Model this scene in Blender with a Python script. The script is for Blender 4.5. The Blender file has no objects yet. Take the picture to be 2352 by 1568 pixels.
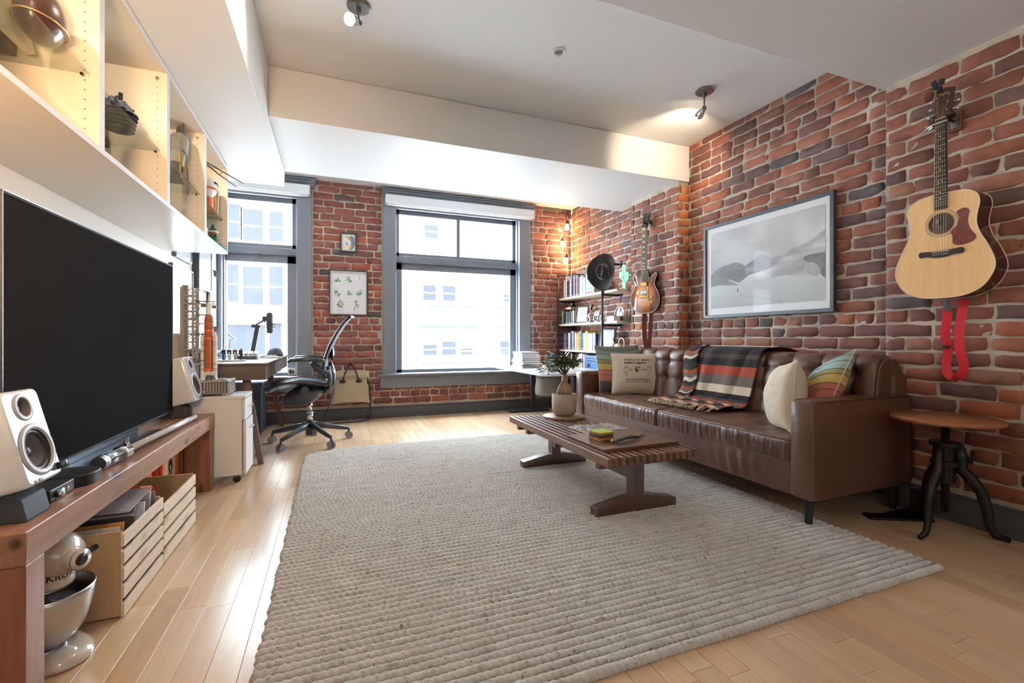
import bpy, math, random
import numpy as np
from mathutils import Matrix, Vector, noise
PI = math.pi
C = bpy.context.scene.collection
SC = bpy.context.scene
random.seed(7)

# ------------------------------------------------------------------ camera, world, large lights, exposure
cam_d = bpy.data.cameras.new('camera'); cam = bpy.data.objects.new('camera', cam_d); C.objects.link(cam)
cam_d.sensor_width = 36.0; cam_d.lens = 36.0 * 1052.0 / 2352.0
cam_d.shift_y = -7.0 / 2352.0
cam_d.clip_start = 0.02; cam_d.clip_end = 200
cam.location = (0, 0, 0.93); cam.rotation_euler = (PI / 2, 0, -math.radians(21.42))
SC.camera = cam
SC.view_settings.view_transform = 'Standard'; SC.view_settings.look = 'None'
SC.view_settings.gamma = 1.0; SC.view_settings.use_curve_mapping = False
SC.view_settings.exposure = 0.92
SC.cycles.max_bounces = 7; SC.cycles.diffuse_bounces = 4; SC.cycles.glossy_bounces = 3
SC.cycles.transmission_bounces = 4; SC.cycles.transparent_max_bounces = 8
SC.cycles.sample_clamp_indirect = 8.0; SC.cycles.caustics_reflective = False; SC.cycles.caustics_refractive = False

W = bpy.data.worlds.new('sky'); SC.world = W; W.use_nodes = True
bg = W.node_tree.nodes['Background']
bg.inputs[0].default_value = (0.79, 0.895, 1.0, 1); bg.inputs[1].default_value = 20.0

def lamp(name, kind, loc, energy, color=(1, 1, 1), size=0.1, size_y=None, aim=None, spot=None, blend=0.5, portal=False):
    d = bpy.data.lights.new(name, kind); d.energy = energy; d.color = color
    if kind == 'AREA':
        d.shape = 'RECTANGLE' if size_y else 'SQUARE'; d.size = size
        if size_y: d.size_y = size_y
        if portal: d.cycles.is_portal = True
    else:
        d.shadow_soft_size = size
    if kind == 'SPOT':
        d.spot_size = math.radians(spot); d.spot_blend = blend
    o = bpy.data.objects.new(name, d); C.objects.link(o); o.location = loc
    if aim is not None:
        o.rotation_euler = (Vector(aim) - Vector(loc)).to_track_quat('-Z', 'Y').to_euler()
    return o
lamp('window_portal', 'AREA', (1.49, 5.86, 1.5), 1, size=1.6, size_y=2.1, aim=(1.49, 0, 1.5), portal=True)
lamp('window_portal', 'AREA', (-0.75, 5.86, 1.5), 1, size=0.85, size_y=2.1, aim=(-0.75, 0, 1.5), portal=True)
# soft fill light added behind the camera, no window stands there
lamp('rear_fill', 'AREA', (0.9, -2.6, 1.9), 11, (1.0, 0.985, 0.97), size=3.2, size_y=1.9, aim=(0.9, 5, 1.3))

# warm ceiling spots and a table lamp of the part of the room behind and beside the camera
lamp('rear_spot_beam', 'SPOT', (1.3, 0.1, 2.34), 22, (1, 0.88, 0.74), size=0.03, aim=(2.9, 1.35, 1.75), spot=62, blend=0.7)
lamp('rear_spot_beam', 'SPOT', (-0.1, 0.35, 2.32), 14, (1, 0.82, 0.6), size=0.03, aim=(-1.1, 1.6, 1.7), spot=110, blend=0.8)
lamp('side_lamp_light', 'SPOT', (-0.45, 0.45, 1.35), 85, (1, 0.62, 0.30), size=0.10, aim=(-1.05, 1.65, 1.75), spot=105, blend=1.0)

# ------------------------------------------------------------------ mesh helper
def rotm(rx=0, ry=0, rz=0):
    return Matrix.Rotation(rz, 3, 'Z') @ Matrix.Rotation(ry, 3, 'Y') @ Matrix.Rotation(rx, 3, 'X')

class M:
    def __init__(s): s.v = []; s.f = []; s.uv = None; s.mi = []; s.cur = 0
    def add(s, vs, fs):
        b = len(s.v); s.v += [tuple(p) for p in vs]; s.f += [tuple(i + b for i in f) for f in fs]; s.mi += [s.cur] * len(fs); return s
    def box(s, x0, x1, y0, y1, z0, z1):
        return s.add([(x0,y0,z0),(x1,y0,z0),(x1,y1,z0),(x0,y1,z0),(x0,y0,z1),(x1,y0,z1),(x1,y1,z1),(x0,y1,z1)],
                     [(0,3,2,1),(4,5,6,7),(0,1,5,4),(1,2,6,5),(2,3,7,6),(3,0,4,7)])
    def obox(s, c, size, R=None):
        a, b, d = size[0]/2, size[1]/2, size[2]/2
        m = M().box(-a, a, -b, b, -d, d); return s.join(m, R, c)
    def join(s, m, R=None, t=(0,0,0)):
        t = Vector(t)
        vs = [((R @ Vector(p)) if R is not None else Vector(p)) + t for p in m.v]
        return s.add(vs, m.f)
    def tube(s, pts, r, n=8, cap=True, flat=1.0, up=None):
        pts = [Vector(p) for p in pts]; k = len(pts)
        rs = r if isinstance(r, (list, tuple)) else [r] * k
        T = []
        for i in range(k):
            a = pts[max(i-1, 0)]; b = pts[min(i+1, k-1)]; t = (b - a)
            T.append(t.normalized() if t.length > 1e-9 else Vector((0, 0, 1)))
        u = Vector(up) if up else (Vector((0, 0, 1)) if abs(T[0].z) < 0.9 else Vector((1, 0, 0)))
        vs, fs = [], []
        for i in range(k):
            u = (u - T[i] * u.dot(T[i]))
            if u.length < 1e-6: u = T[i].orthogonal()
            u.normalize(); w = T[i].cross(u)
            for j in range(n):
                a = 2 * PI * j / n
                vs.append(pts[i] + (u * math.cos(a) + w * (math.sin(a) * flat)) * rs[i])
        for i in range(k - 1):
            for j in range(n):
                j2 = (j + 1) % n
                fs.append((i*n+j, i*n+j2, (i+1)*n+j2, (i+1)*n+j))
        if cap:
            fs.append(tuple(range(n))[::-1]); fs.append(tuple((k-1)*n + j for j in range(n)))
        return s.add(vs, fs)
    def ring(s, pts, r, n=8):           # closed tube
        pts = [Vector(p) for p in pts]; k = len(pts); vs, fs = [], []
        cen = sum(pts, Vector()) / k
        for i in range(k):
            t = (pts[(i+1) % k] - pts[i-1]).normalized(); u = (pts[i] - cen); u = (u - t*u.dot(t)).normalized(); w = t.cross(u)
            for j in range(n):
                a = 2*PI*j/n; vs.append(pts[i] + (u*math.cos(a) + w*math.sin(a))*r)
        for i in range(k):
            i2 = (i+1) % k
            for j in range(n):
                j2 = (j+1) % n; fs.append((i*n+j, i*n+j2, i2*n+j2, i2*n+j))
        return s.add(vs, fs)
    def lathe(s, prof, c=(0,0,0), n=24, R=None, cap=True):
        vs, fs = [], []
        for (r, z) in prof:
            for j in range(n):
                a = 2*PI*j/n; vs.append((r*math.cos(a), r*math.sin(a), z))
        k = len(prof)
        for i in range(k-1):
            for j in range(n):
                j2 = (j+1) % n; fs.append((i*n+j, i*n+j2, (i+1)*n+j2, (i+1)*n+j))
        if cap:
            fs.append(tuple(range(n))[::-1]); fs.append(tuple((k-1)*n+j for j in range(n)))
        m = M(); m.add(vs, fs); return s.join(m, R, c)
    def cyl(s, a, b, r, n=16): return s.tube([a, b], r, n)
    def prism(s, poly, d0, d1, R=None, c=(0,0,0)):   # poly in local XY, extruded along Z
        k = len(poly); vs = [(x, y, d0) for x, y in poly] + [(x, y, d1) for x, y in poly]
        fs = [tuple(range(k))[::-1], tuple(range(k, 2*k))] + [(i, (i+1) % k, k+(i+1) % k, k+i) for i in range(k)]
        m = M(); m.add(vs, fs); return s.join(m, R, c)
    def ball(s, c, r, n=12, R=None):
        rx, ry, rz = (r, r, r) if not isinstance(r, (tuple, list)) else r
        vs, fs = [(0, 0, rz)], []; k = max(4, n//2)
        for i in range(1, k):
            t = PI*i/k
            for j in range(n): a = 2*PI*j/n; vs.append((rx*math.sin(t)*math.cos(a), ry*math.sin(t)*math.sin(a), rz*math.cos(t)))
        vs.append((0, 0, -rz)); L = len(vs) - 1
        for j in range(n):
            j2 = (j+1) % n; fs.append((0, 1+j, 1+j2)); fs.append((L, 1+(k-2)*n+j2, 1+(k-2)*n+j))
            for i in range(k-2): fs.append((1+i*n+j, 1+(i+1)*n+j, 1+(i+1)*n+j2, 1+i*n+j2))
        m = M(); m.add(vs, fs); return s.join(m, R, c)
    def grid(s, fn, nu, nv, uv=True):   # fn(u,v)->point
        b = len(s.v); vs = []; uvs = []
        for j in range(nv+1):
            for i in range(nu+1): vs.append(fn(i/nu, j/nv)); uvs.append((i/nu, j/nv))
        fs = [(j*(nu+1)+i, j*(nu+1)+i+1, (j+1)*(nu+1)+i+1, (j+1)*(nu+1)+i) for j in range(nv) for i in range(nu)]
        s.add(vs, fs)
        if uv:
            if s.uv is None: s.uv = [(0, 0)]*b
            s.uv += uvs
        return s

def mesh_of(name, m, mats, smooth=False):
    me = bpy.data.meshes.new(name); me.from_pydata([tuple(p) for p in m.v], [], m.f)
    for q in (mats if isinstance(mats, (list, tuple)) else [mats]): me.materials.append(q)
    if m.mi and max(m.mi) > 0: me.polygons.foreach_set('material_index', m.mi)
    if m.uv is not None:
        uvl = me.uv_layers.new(name='UVMap'); uvs = list(m.uv) + [(0, 0)]*(len(m.v)-len(m.uv))
        for l in me.loops: uvl.data[l.index].uv = uvs[l.vertex_index]
    if smooth: me.polygons.foreach_set('use_smooth', [True]*len(me.polygons))
    me.update(); return me

def part(name, m, mats, parent=None, smooth=False, bevel=0.0, world=False, color=None, seg=2, label=None, sub=0):
    me = mesh_of(name, m, mats, smooth) if isinstance(m, M) else m
    o = bpy.data.objects.new(name, me); C.objects.link(o)
    if parent is not None:
        o.parent = parent
        if world:
            r = parent
            T = Vector(r.location)
            if r.parent is not None: T = T + Vector(r.parent.location)
            if not r.get('_rot'): o.location = -T
    if bevel:
        b = o.modifiers.new('bevel', 'BEVEL'); b.width = bevel; b.segments = seg; b.limit_method = 'ANGLE'; b.angle_limit = math.radians(40)
        me.polygons.foreach_set('use_smooth', [True]*len(me.polygons))
        w = o.modifiers.new('wn', 'WEIGHTED_NORMAL'); w.keep_sharp = True
    if sub:
        b = o.modifiers.new('sub', 'SUBSURF'); b.levels = sub; b.render_levels = sub
    if color is not None: o.color = (color[0], color[1], color[2], 1)
    if label: o['label'] = label
    return o
def tag(o, label, cat, group=None, kind=None):
    o['label'] = label; o['category'] = cat
    if group: o['group'] = group
    if kind: o['kind'] = kind
    return o
def thing(name, label, cat, loc=(0,0,0), rz=0.0, group=None, rot=None):
    o = bpy.data.objects.new(name, None); C.objects.link(o); o.empty_display_size = 0.05
    o.location = loc; o.rotation_euler = rot if rot else (0, 0, rz)
    return tag(o, label, cat, group)
def struct(name, m, mats, parent=None, **k):
    o = part(name, m, mats, parent, **k)
    if parent is None: o['kind'] = 'structure'
    return o
def sgroup(name, loc=(0,0,0)):
    o = bpy.data.objects.new(name, None); C.objects.link(o); o.location = loc; o['kind'] = 'structure'; return o
def copy_tree(o, parent=None):
    c = o.copy(); C.objects.link(c); c.parent = parent
    for ch in [x for x in ALLCH(o)]: copy_tree(ch, c)
    return c
def ALLCH(o): return [x for x in bpy.data.objects if x.parent == o]

def text_mesh(body, size, bold=False, align='CENTER', spacing=1.0, extrude=0.0):
    cu = bpy.data.curves.new('lettering', 'FONT'); cu.body = body; cu.size = size; cu.align_x = align; cu.align_y = 'CENTER'
    cu.space_line = spacing; cu.resolution_u = 3; cu.extrude = extrude; cu.offset = 0.012*size if bold else 0.0
    o = bpy.data.objects.new('tmp', cu); C.objects.link(o)
    dg = bpy.context.evaluated_depsgraph_get(); me = bpy.data.meshes.new_from_object(o.evaluated_get(dg))
    m = M(); m.add([tuple(v.co) for v in me.vertices], [tuple(p.vertices) for p in me.polygons])
    bpy.data.objects.remove(o); bpy.data.meshes.remove(me); bpy.data.curves.remove(cu); return m
def map_pts(m, fn):
    m.v = [tuple(fn(*p)) for p in m.v]; return m

# ------------------------------------------------------------------ materials
def s2l(c):
    return tuple((x/12.92 if x <= 0.04045 else ((x+0.055)/1.055)**2.4) for x in c)
def rgb(r, g, b): return s2l((r/255, g/255, b/255))
class NT:
    def __init__(s, name):
        s.m = bpy.data.materials.new(name); s.m.use_nodes = True; s.t = s.m.node_tree; s.b = s.t.nodes['Principled BSDF']; s.o = s.t.nodes['Material Output']
    def n(s, t, **k):
        q = s.t.nodes.new(t)
        for a, b in k.items(): setattr(q, a, b)
        return q
    def l(s, a, b): s.t.links.new(a, b)
    def coord(s, kind='Object', scale=(1,1,1), rot=(0,0,0)):
        tc = s.n('ShaderNodeTexCoord'); mp = s.n('ShaderNodeMapping'); mp.inputs['Scale'].default_value = scale; mp.inputs['Rotation'].default_value = rot
        s.l(tc.outputs[kind], mp.inputs[0]); return mp.outputs[0]
    def noise(s, vec, scale, detail=4, rough=0.55, dist=0.0):
        q = s.n('ShaderNodeTexNoise'); q.inputs['Scale'].default_value = scale; q.inputs['Detail'].default_value = detail
        q.inputs['Roughness'].default_value = rough; q.inputs['Distortion'].default_value = dist
        if vec is not None: s.l(vec, q.inputs['Vector'])
        return q.outputs['Fac']
    def ramp(s, fac, stops, interp='LINEAR'):
        q = s.n('ShaderNodeValToRGB'); q.color_ramp.interpolation = interp; e = q.color_ramp.elements
        while len(e) < len(stops): e.new(0.5)
        for i, (p, c) in enumerate(stops): e[i].position = p; e[i].color = (*c[:3], 1) if len(c) >= 3 else (c[0], c[0], c[0], 1)
        s.l(fac, q.inputs[0]); return q.outputs[0]
    def mix(s, a, b, fac, mode='MIX'):
        q = s.n('ShaderNodeMix', data_type='RGBA', blend_type=mode)
        for ix, val in ((0, fac), (6, a), (7, b)):
            if hasattr(val, 'links'): s.l(val, q.inputs[ix])
            else: q.inputs[ix].default_value = val if ix == 0 else (*val[:3], 1)
        return q.outputs[2]
    def math(s, op, a, b=0.0):
        q = s.n('ShaderNodeMath', operation=op)
        for i, v in enumerate((a, b)):
            if hasattr(v, 'links'): s.l(v, q.inputs[i])
            else: q.inputs[i].default_value = v
        return q.outputs[0]
    def bump(s, h, strength=0.3, dist=0.01):
        q = s.n('ShaderNodeBump'); q.inputs['Strength'].default_value = strength; q.inputs['Distance'].default_value = dist
        s.l(h, q.inputs['Height']); s.l(q.outputs[0], s.b.inputs['Normal']); return q
    def set(s, **k):
        nm = dict(col='Base Color', rough='Roughness', metal='Metallic', coat='Coat Weight', coat_r='Coat Roughness', spec='Specular IOR Level', trans='Transmission Weight', sheen='Sheen Weight', ior='IOR', alpha='Alpha', sub='Subsurface Weight')
        for a, v in k.items():
            i = s.b.inputs[nm[a]]
            if hasattr(v, 'links'): s.l(v, i)
            elif a == 'col': i.default_value = (*v[:3], 1)
            else: i.default_value = v
        return s
_mc = {}
def pm(name, col, rough=0.5, metal=0.0, bump=0.0, bscale=200, var=0.0, vscale=8, **k):
    if name in _mc: return _mc[name]
    t = NT(name); t.set(col=col, rough=rough, metal=metal, **k)
    if bump or var: vec = t.coord()
    if var:
        c1 = tuple(min(1, x*(1+var)) for x in col); c2 = tuple(x*(1-var) for x in col)
        t.set(col=t.ramp(t.noise(vec, vscale, 5), [(0.3, c2), (0.7, c1)]))
    if bump: t.bump(t.noise(vec, bscale, 3), bump, 0.002)
    _mc[name] = t.m; return t.m
def emit(name, col, strength, base=(0.8, 0.8, 0.8)):
    t = NT(name); t.set(col=base, rough=0.4); t.b.inputs['Emission Color'].default_value = (*col, 1); t.b.inputs['Emission Strength'].default_value = strength; return t.m
def wood(name, c1, c2, rough=0.45, axis='Y', scale=1.0, knots=0.0, coat=0.0, dark=None, objcol=False):
    t = NT(name); st = {'X': (0.6, 9, 9), 'Y': (9, 0.6, 9), 'Z': (9, 9, 0.6)}[axis]
    vec = t.coord('Object', tuple(a*scale for a in st))
    if objcol:
        oi = t.n('ShaderNodeObjectInfo'); ad = t.n('ShaderNodeVectorMath', operation='ADD'); t.l(vec, ad.inputs[0])
        cx = t.n('ShaderNodeCombineXYZ'); r = t.math('MULTIPLY', oi.outputs['Random'], 53.0); t.l(r, cx.inputs[0]); t.l(r, cx.inputs[1]); t.l(r, cx.inputs[2]); t.l(cx.outputs[0], ad.inputs[1]); vec = ad.outputs[0]
    f = t.noise(vec, 2.0, 8, 0.6, 1.2); c = t.ramp(f, [(0.3, c1), (0.7, c2)])
    g = t.noise(vec, 14.0, 3, 0.5); c = t.mix(c, tuple(x*0.72 for x in c1), t.math('MULTIPLY', t.ramp(g, [(0.5, (0,)*3), (0.75, (1,)*3)]), 0.35))
    if knots:
        kv = t.coord('Object', {'X': (3, 9, 9), 'Y': (9, 3, 9), 'Z': (9, 9, 3)}[axis])
        vo = t.n('ShaderNodeTexVoronoi'); vo.inputs['Scale'].default_value = 1.5; t.l(kv, vo.inputs['Vector'])
        kf = t.ramp(vo.outputs['Distance'], [(0.12, (1,)*3), (0.26, (0,)*3)]); c = t.mix(c, dark or tuple(x*0.3 for x in c1), t.math('MULTIPLY', kf, knots))
    if objcol:
        c = t.mix(c, oi.outputs['Color'], 1.0, 'MULTIPLY')
    t.set(col=c, rough=rough, coat=coat, coat_r=0.2); t.bump(f, 0.12, 0.003); return t.m
# ------------------------------------------------------------------ room materials
white_paint = pm('white_paint', rgb(226, 224, 222), 0.55, bump=0.05, bscale=180)
cream_paint = pm('cream_paint', rgb(226, 222, 214), 0.5, bump=0.04, bscale=180)
grey_trim = pm('grey_trim', rgb(112, 117, 126), 0.42, var=0.05, vscale=3)
dark_trim = pm('dark_grey_trim', rgb(78, 79, 82), 0.5, var=0.08, vscale=4)
def brick_mat():
    t = NT('old_brick'); oi = t.n('ShaderNodeObjectInfo'); vec = t.coord('Object')
    ad = t.n('ShaderNodeVectorMath', operation='ADD'); cx = t.n('ShaderNodeCombineXYZ'); r = t.math('MULTIPLY', oi.outputs['Random'], 97.0)
    for i in range(3): t.l(r, cx.inputs[i])
    t.l(vec, ad.inputs[0]); t.l(cx.outputs[0], ad.inputs[1]); v = ad.outputs[0]
    big = t.noise(v, 9, 4, 0.6); c = t.mix(oi.outputs['Color'], t.mix(oi.outputs['Color'], (0.45, 0.42, 0.44), 1.0, 'MULTIPLY'), t.ramp(big, [(0.45, (0,)*3), (0.75, (0.8,)*3)]))
    fine = t.noise(v, 60, 5, 0.7); c = t.mix(c, (0.42, 0.37, 0.31), t.ramp(fine, [(0.66, (0,)*3), (0.78, (0.5,)*3)]))
    c = t.mix(c, (0.02, 0.015, 0.015), t.ramp(t.noise(v, 34, 2), [(0.7, (0,)*3), (0.76, (0.7,)*3)]))
    t.set(col=c, rough=0.82); t.bump(t.noise(v, 70, 6, 0.75), 0.55, 0.006); return t.m
brick_m = brick_mat()
def brick_stuff_mat():
    t = NT('old_brick_joined'); g = t.n('ShaderNodeNewGeometry'); vec = t.coord('Object')
    c = t.ramp(g.outputs['Random Per Island'], [(0, rgb(128, 74, 62)), (0.35, rgb(142, 84, 68)), (0.6, rgb(120, 78, 72)), (0.8, rgb(166, 86, 56)), (0.92, rgb(92, 84, 88))], 'CONSTANT')
    c = t.mix(c, (0.42, 0.37, 0.31), t.ramp(t.noise(vec, 60, 5, 0.7), [(0.62, (0,)*3), (0.75, (0.6,)*3)]))
    t.set(col=c, rough=0.82); t.bump(t.noise(vec, 70, 6, 0.75), 0.55, 0.006); return t.m
brick_sm = brick_stuff_mat()
def mortar_mat():
    t = NT('mortar'); vec = t.coord('Object')
    c = t.ramp(t.noise(vec, 5, 5), [(0.3, rgb(156, 144, 130)), (0.7, rgb(194, 182, 166))])
    c = t.mix(c, rgb(120, 90, 75), t.ramp(t.noise(vec, 22, 3), [(0.6, (0,)*3), (0.8, (0.5,)*3)]))
    t.set(col=c, rough=0.9); t.bump(t.noise(vec, 90, 6, 0.7), 0.7, 0.006); return t.m
mortar_m = mortar_mat()
PIT = 0.078; JO = 0.0165
def brick_mesh(w, h, seed, depth=0.03):
    rd = random.Random(seed); nx, nz = (5, 2) if w > 0.15 else (3, 2)
    m = M(); vs = []; e = 0.0055
    for j in range(nz+1):
        for i in range(nx+1):
            x = -w/2 + w*i/nx; z = -h/2 + h*j/nz
            jx = rd.uniform(-e, e) if True else 0; jz = rd.uniform(-e, e)
            if i in (0, nx): x += jx*0.9
            else: x += jx
            z += jz*(0.9 if j in (0, nz) else 1)
            d = rd.uniform(-0.0022, 0.0022)
            if i in (0, nx) and j in (0, nz): d += 0.002; x *= 0.985; z *= 0.95
            vs.append((x, d, z))
    n = len(vs)
    # outer skirt (bevelled lip then straight back)
    ring = [i for i in range(nx+1)] + [(j+1)*(nx+1)-1 for j in range(1, nz+1)] + [nz*(nx+1)+i for i in range(nx-1, -1, -1)] + [j*(nx+1) for j in range(nz-1, 0, -1)]
    fs = [(j*(nx+1)+i, j*(nx+1)+i+1, (j+1)*(nx+1)+i+1, (j+1)*(nx+1)+i) for j in range(nz) for i in range(nx)]
    k = len(ring); l1 = []
    for q in ring:
        x, y, z = vs[q]; l1.append((x*1.0 + math.copysign(0.0025, x), y + 0.004, z + math.copysign(0.0025, z)))
    l2 = [(x, depth, z) for x, y, z in l1]
    vs += l1 + l2
    for i in range(k):
        a, b = ring[i], ring[(i+1) % k]; fs.append((b, a, n+i, n+(i+1) % k)); fs.append((n+(i+1) % k, n+i, n+k+i, n+k+(i+1) % k))
    m.add(vs, fs); return m
BW, BH, HW = 0.216, PIT-JO, 0.102
ST = [mesh_of('brick', brick_mesh(BW, BH, s), brick_m, True) for s in range(12)]
HD = [mesh_of('brick', brick_mesh(HW, BH, 50+s), brick_m, True) for s in range(8)]
STm = [brick_mesh(BW, BH, s) for s in range(12)]
PAL = [(rgb(138, 86, 68), 5), (rgb(126, 80, 68), 5), (rgb(148, 92, 70), 3), (rgb(116, 78, 70), 4), (rgb(158, 92, 62), 1.5), (rgb(106, 80, 76), 1.6), (rgb(96, 86, 86), 0.7), (rgb(150, 104, 84), 1.5)]
PALB = [(rgb(140, 84, 72), 6), (rgb(130, 80, 70), 5), (rgb(148, 90, 74), 3), (rgb(122, 78, 72), 2), (rgb(96, 82, 78), .7), (rgb(158, 88, 64), 1)]
def pick(rd, pal):
    t = rd.uniform(0, sum(w for _, w in pal))
    for c, w in pal:
        t -= w
        if t <= 0: break
    f = rd.uniform(0.84, 1.14); return tuple(min(1, x*f*rd.uniform(0.96, 1.04)) for x in c)
def brick_wall(parent, O, U, N, u0, u1, z0, z1, ok, pal, seed, cap=290, phase=0.0, hdr=(11, 3), gone=0.0):
    """bricks on the plane O + u*U (u horizontal), N = direction out of the wall into the room"""
    rd = random.Random(seed); U = Vector(U); N = Vector(N); O = Vector(O)
    R = Matrix((( U.x, -N.x, 0), (U.y, -N.y, 0), (0, 0, 1))).to_4x4()
    cand = []
    row = int(math.floor(z0/PIT)); rows = int(math.ceil(z1/PIT))
    for r in range(row, rows+1):
        zc = (r+0.5)*PIT
        if zc - BH/2 < z0 - 0.03 or zc + BH/2 > z1 + 0.035: continue
        u = u0 - 0.3 + phase + ((r % 2)*0.1145) + rd.uniform(-0.02, 0.02)
        while u < u1:
            hd = (r % hdr[0] == hdr[1]) or rd.random() < 0.07
            w = (HW if hd else BW)*rd.uniform(0.95, 1.04); a, b = u, u + w; u = b + JO*rd.uniform(0.75, 1.3)
            for (lo, hi) in ok(zc):
                aa, bb = max(a, lo), min(b, hi)
                if bb - aa > 0.035: cand.append((aa, bb, zc, rd.uniform(-0.0022, 0.0022), hd))
    cc = Vector((0, 0, 0.93))
    def key(t):
        p = O + U*((t[0]+t[1])/2) + Vector((0, 0, t[2])); d = (p-cc); return -abs(d.normalized().dot(N))*(t[1]-t[0])/d.length_squared
    cand.sort(key=key)
    rest = M()
    for q, (a, b, z, dz, hd) in enumerate(cand):
        w = b - a; s = (w/HW, 1, 1) if w < 0.14 else (w/BW, 1, 1)
        p = O + U*((a+b)/2) + Vector((0, 0, z+dz)) + N*(0.004 + rd.uniform(-0.003, 0.003))
        if q < cap:
            me = rd.choice(HD) if w < 0.14 else rd.choice(ST)
            o = bpy.data.objects.new('brick', me); C.objects.link(o)
            sc = Matrix.Diagonal((s[0], 1, rd.uniform(0.95, 1.04), 1))
            o.matrix_world = Matrix.Translation(p) @ R @ Matrix.Rotation(rd.uniform(-0.008, 0.008), 4, 'Y') @ sc
            if parent is not None:
                o.parent = parent; o.matrix_parent_inverse = Matrix.Translation(-Vector(parent.location))
            o.color = (*pick(rd, pal), 1)
        else:
            mm = rd.choice(STm); sx = w/BW
            rest.add([p + R.to_3x3() @ Vector((v[0]*sx, v[1], v[2])) for v in mm.v], mm.f)
    if rest.v:
        o = part('bricks', rest, brick_sm, parent, smooth=True, world=True); o['kind'] = 'stuff'
def rough_plane(m, O, U, N, rects, step=0.016, amp=0.0028, seed=0):
    U = Vector(U); N = Vector(N); O = Vector(O)
    for (a, b, z0, z1) in rects:
        nu = max(1, int((b-a)/step)); nz = max(1, int((z1-z0)/step))
        def fn(u, v):
            p = O + U*(a+(b-a)*u) + Vector((0, 0, z0+(z1-z0)*v))
            k = noise.noise((p*38)+Vector((seed, 0, 0)))*amp + noise.noise(p*11)*amp*0.8
            return p + N*(k - 0.0015)
        m.grid(fn, nu, nz, uv=False)
    return m
YB, XR, XP, XL, ZC, ZB = 5.58, 3.07, 2.96, -1.14, 2.70, 2.372
# back wall openings (X ranges) z
W1 = (-1.09, -0.30, 0.50, 2.56); W2 = (0.66, 2.32, 0.50, 2.56)
def ok_back(z):
    if z > 0.42: return [(-0.195, 0.535), (2.46, 3.06)]
    if z > 0.36: return [(-0.195, 0.50), (2.47, 3.06)]
    return [(XL, 3.06)]
wall_back = struct('wall_back', rough_plane(M(), (0, YB, 0), (1, 0, 0), (0, -1, 0), [(XL, W1[0], 0, ZC), (W1[0], W1[1], 0, W1[2]), (W1[0], W1[1], W1[3], ZC), (W1[1], W2[0], 0, ZC), (W2[0], W2[1], 0, W2[2]), (W2[0], W2[1], W2[3], ZC), (W2[1], XR, 0, ZC)], 0.02), mortar_m)
brick_wall(wall_back, (0, YB, 0), (1, 0, 0), (0, -1, 0), XL, 3.06, 0.13, ZC, ok_back, PALB, 3, cap=295, phase=0.05)
# right wall: four stretches, two of them piers standing 11 cm proud
def rsec(name, X, y0, y1, z1, seed, hide, cap=295, pal=PAL, phase=0.0):
    w = struct(name, rough_plane(M(), (X, 0, 0), (0, -1, 0), (-1, 0, 0), [(-y1, -y0, 0, z1)], 0.015, seed=seed), mortar_m)
    brick_wall(w, (X, 0, 0), (0, -1, 0), (-1, 0, 0), -y1, -y0, hide, z1, lambda z: [(-y1+0.003, -y0-0.003)], pal, seed, cap=cap, phase=phase, hdr=(9, 4)); return w
w1 = rsec('wall_right', XR, 1.60, 3.36, ZC, 11, 0.55)
w2 = rsec('wall_right', XP, 0.70, 1.665, ZB, 12, 0.13, phase=0.07)
w3 = rsec('wall_right', XP, 3.35, 4.07, ZB, 13, 0.70, phase=0.03)
w4 = rsec('wall_right', XR, 4.05, YB, ZC, 14, 0.45, phase=0.11)
# returns of the piers
orange_pal = [(rgb(196, 116, 66), 3), (rgb(178, 98, 62), 3), (rgb(140, 84, 66), 1.5)]
def ret(w, y, n, z0, z1, seed, pal):
    m = rough_plane(M(), (0, y, 0), (1, 0, 0), (0, n, 0), [(XP, XR, 0, z1)], 0.02); part('pier_return', m, mortar_m, w, world=True)
    brick_wall(w, (0, y, 0), (1 if n < 0 else -1, 0, 0), (0, n, 0), XP if n < 0 else -XR, XR if n < 0 else -XP, z0, z1, lambda z: [(XP+0.003, XR)] if n < 0 else [(-XR, -XP-0.003)], pal, seed, hdr=(2, 1))
ret(w3, 3.35, -1, 0.6, ZB, 21, orange_pal)
# plastered rest of the room behind the camera
struct('wall_left', M().box(XL-0.1, XL, -3, YB+0.3, 0, ZC), cream_paint)
struct('wall_rear', M().box(XL, XR, -3.1, -3, 0, ZC), white_paint)
struct('wall_right', M().box(XP, XP+0.2, -3, 0.70, 0, ZC), white_paint)
struct('wall_right', M().box(XR+0.03, XR+0.2, 0.6, YB+0.3, 0, ZC), white_paint)   # masonry core behind the brick face
# ceiling with beams and the bulkhead over the cabinets
ceil = struct('ceiling', M().box(XL-0.1, XR+0.2, -3.1, YB+0.3, ZC, ZC+0.1), white_paint)
part('beam', M().box(-0.386, XR, 3.337, 4.40, ZB, ZC-0.001), white_paint, ceil, bevel=0.004)
part('beam', M().box(-0.386, XR, -0.35, 1.69, ZB, ZC-0.001), white_paint, ceil, bevel=0.004)
part('bulkhead', M().box(XL, -0.386, -2.9, 4.42, 2.245, ZC-0.001), white_paint, ceil, bevel=0.004)
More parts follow.
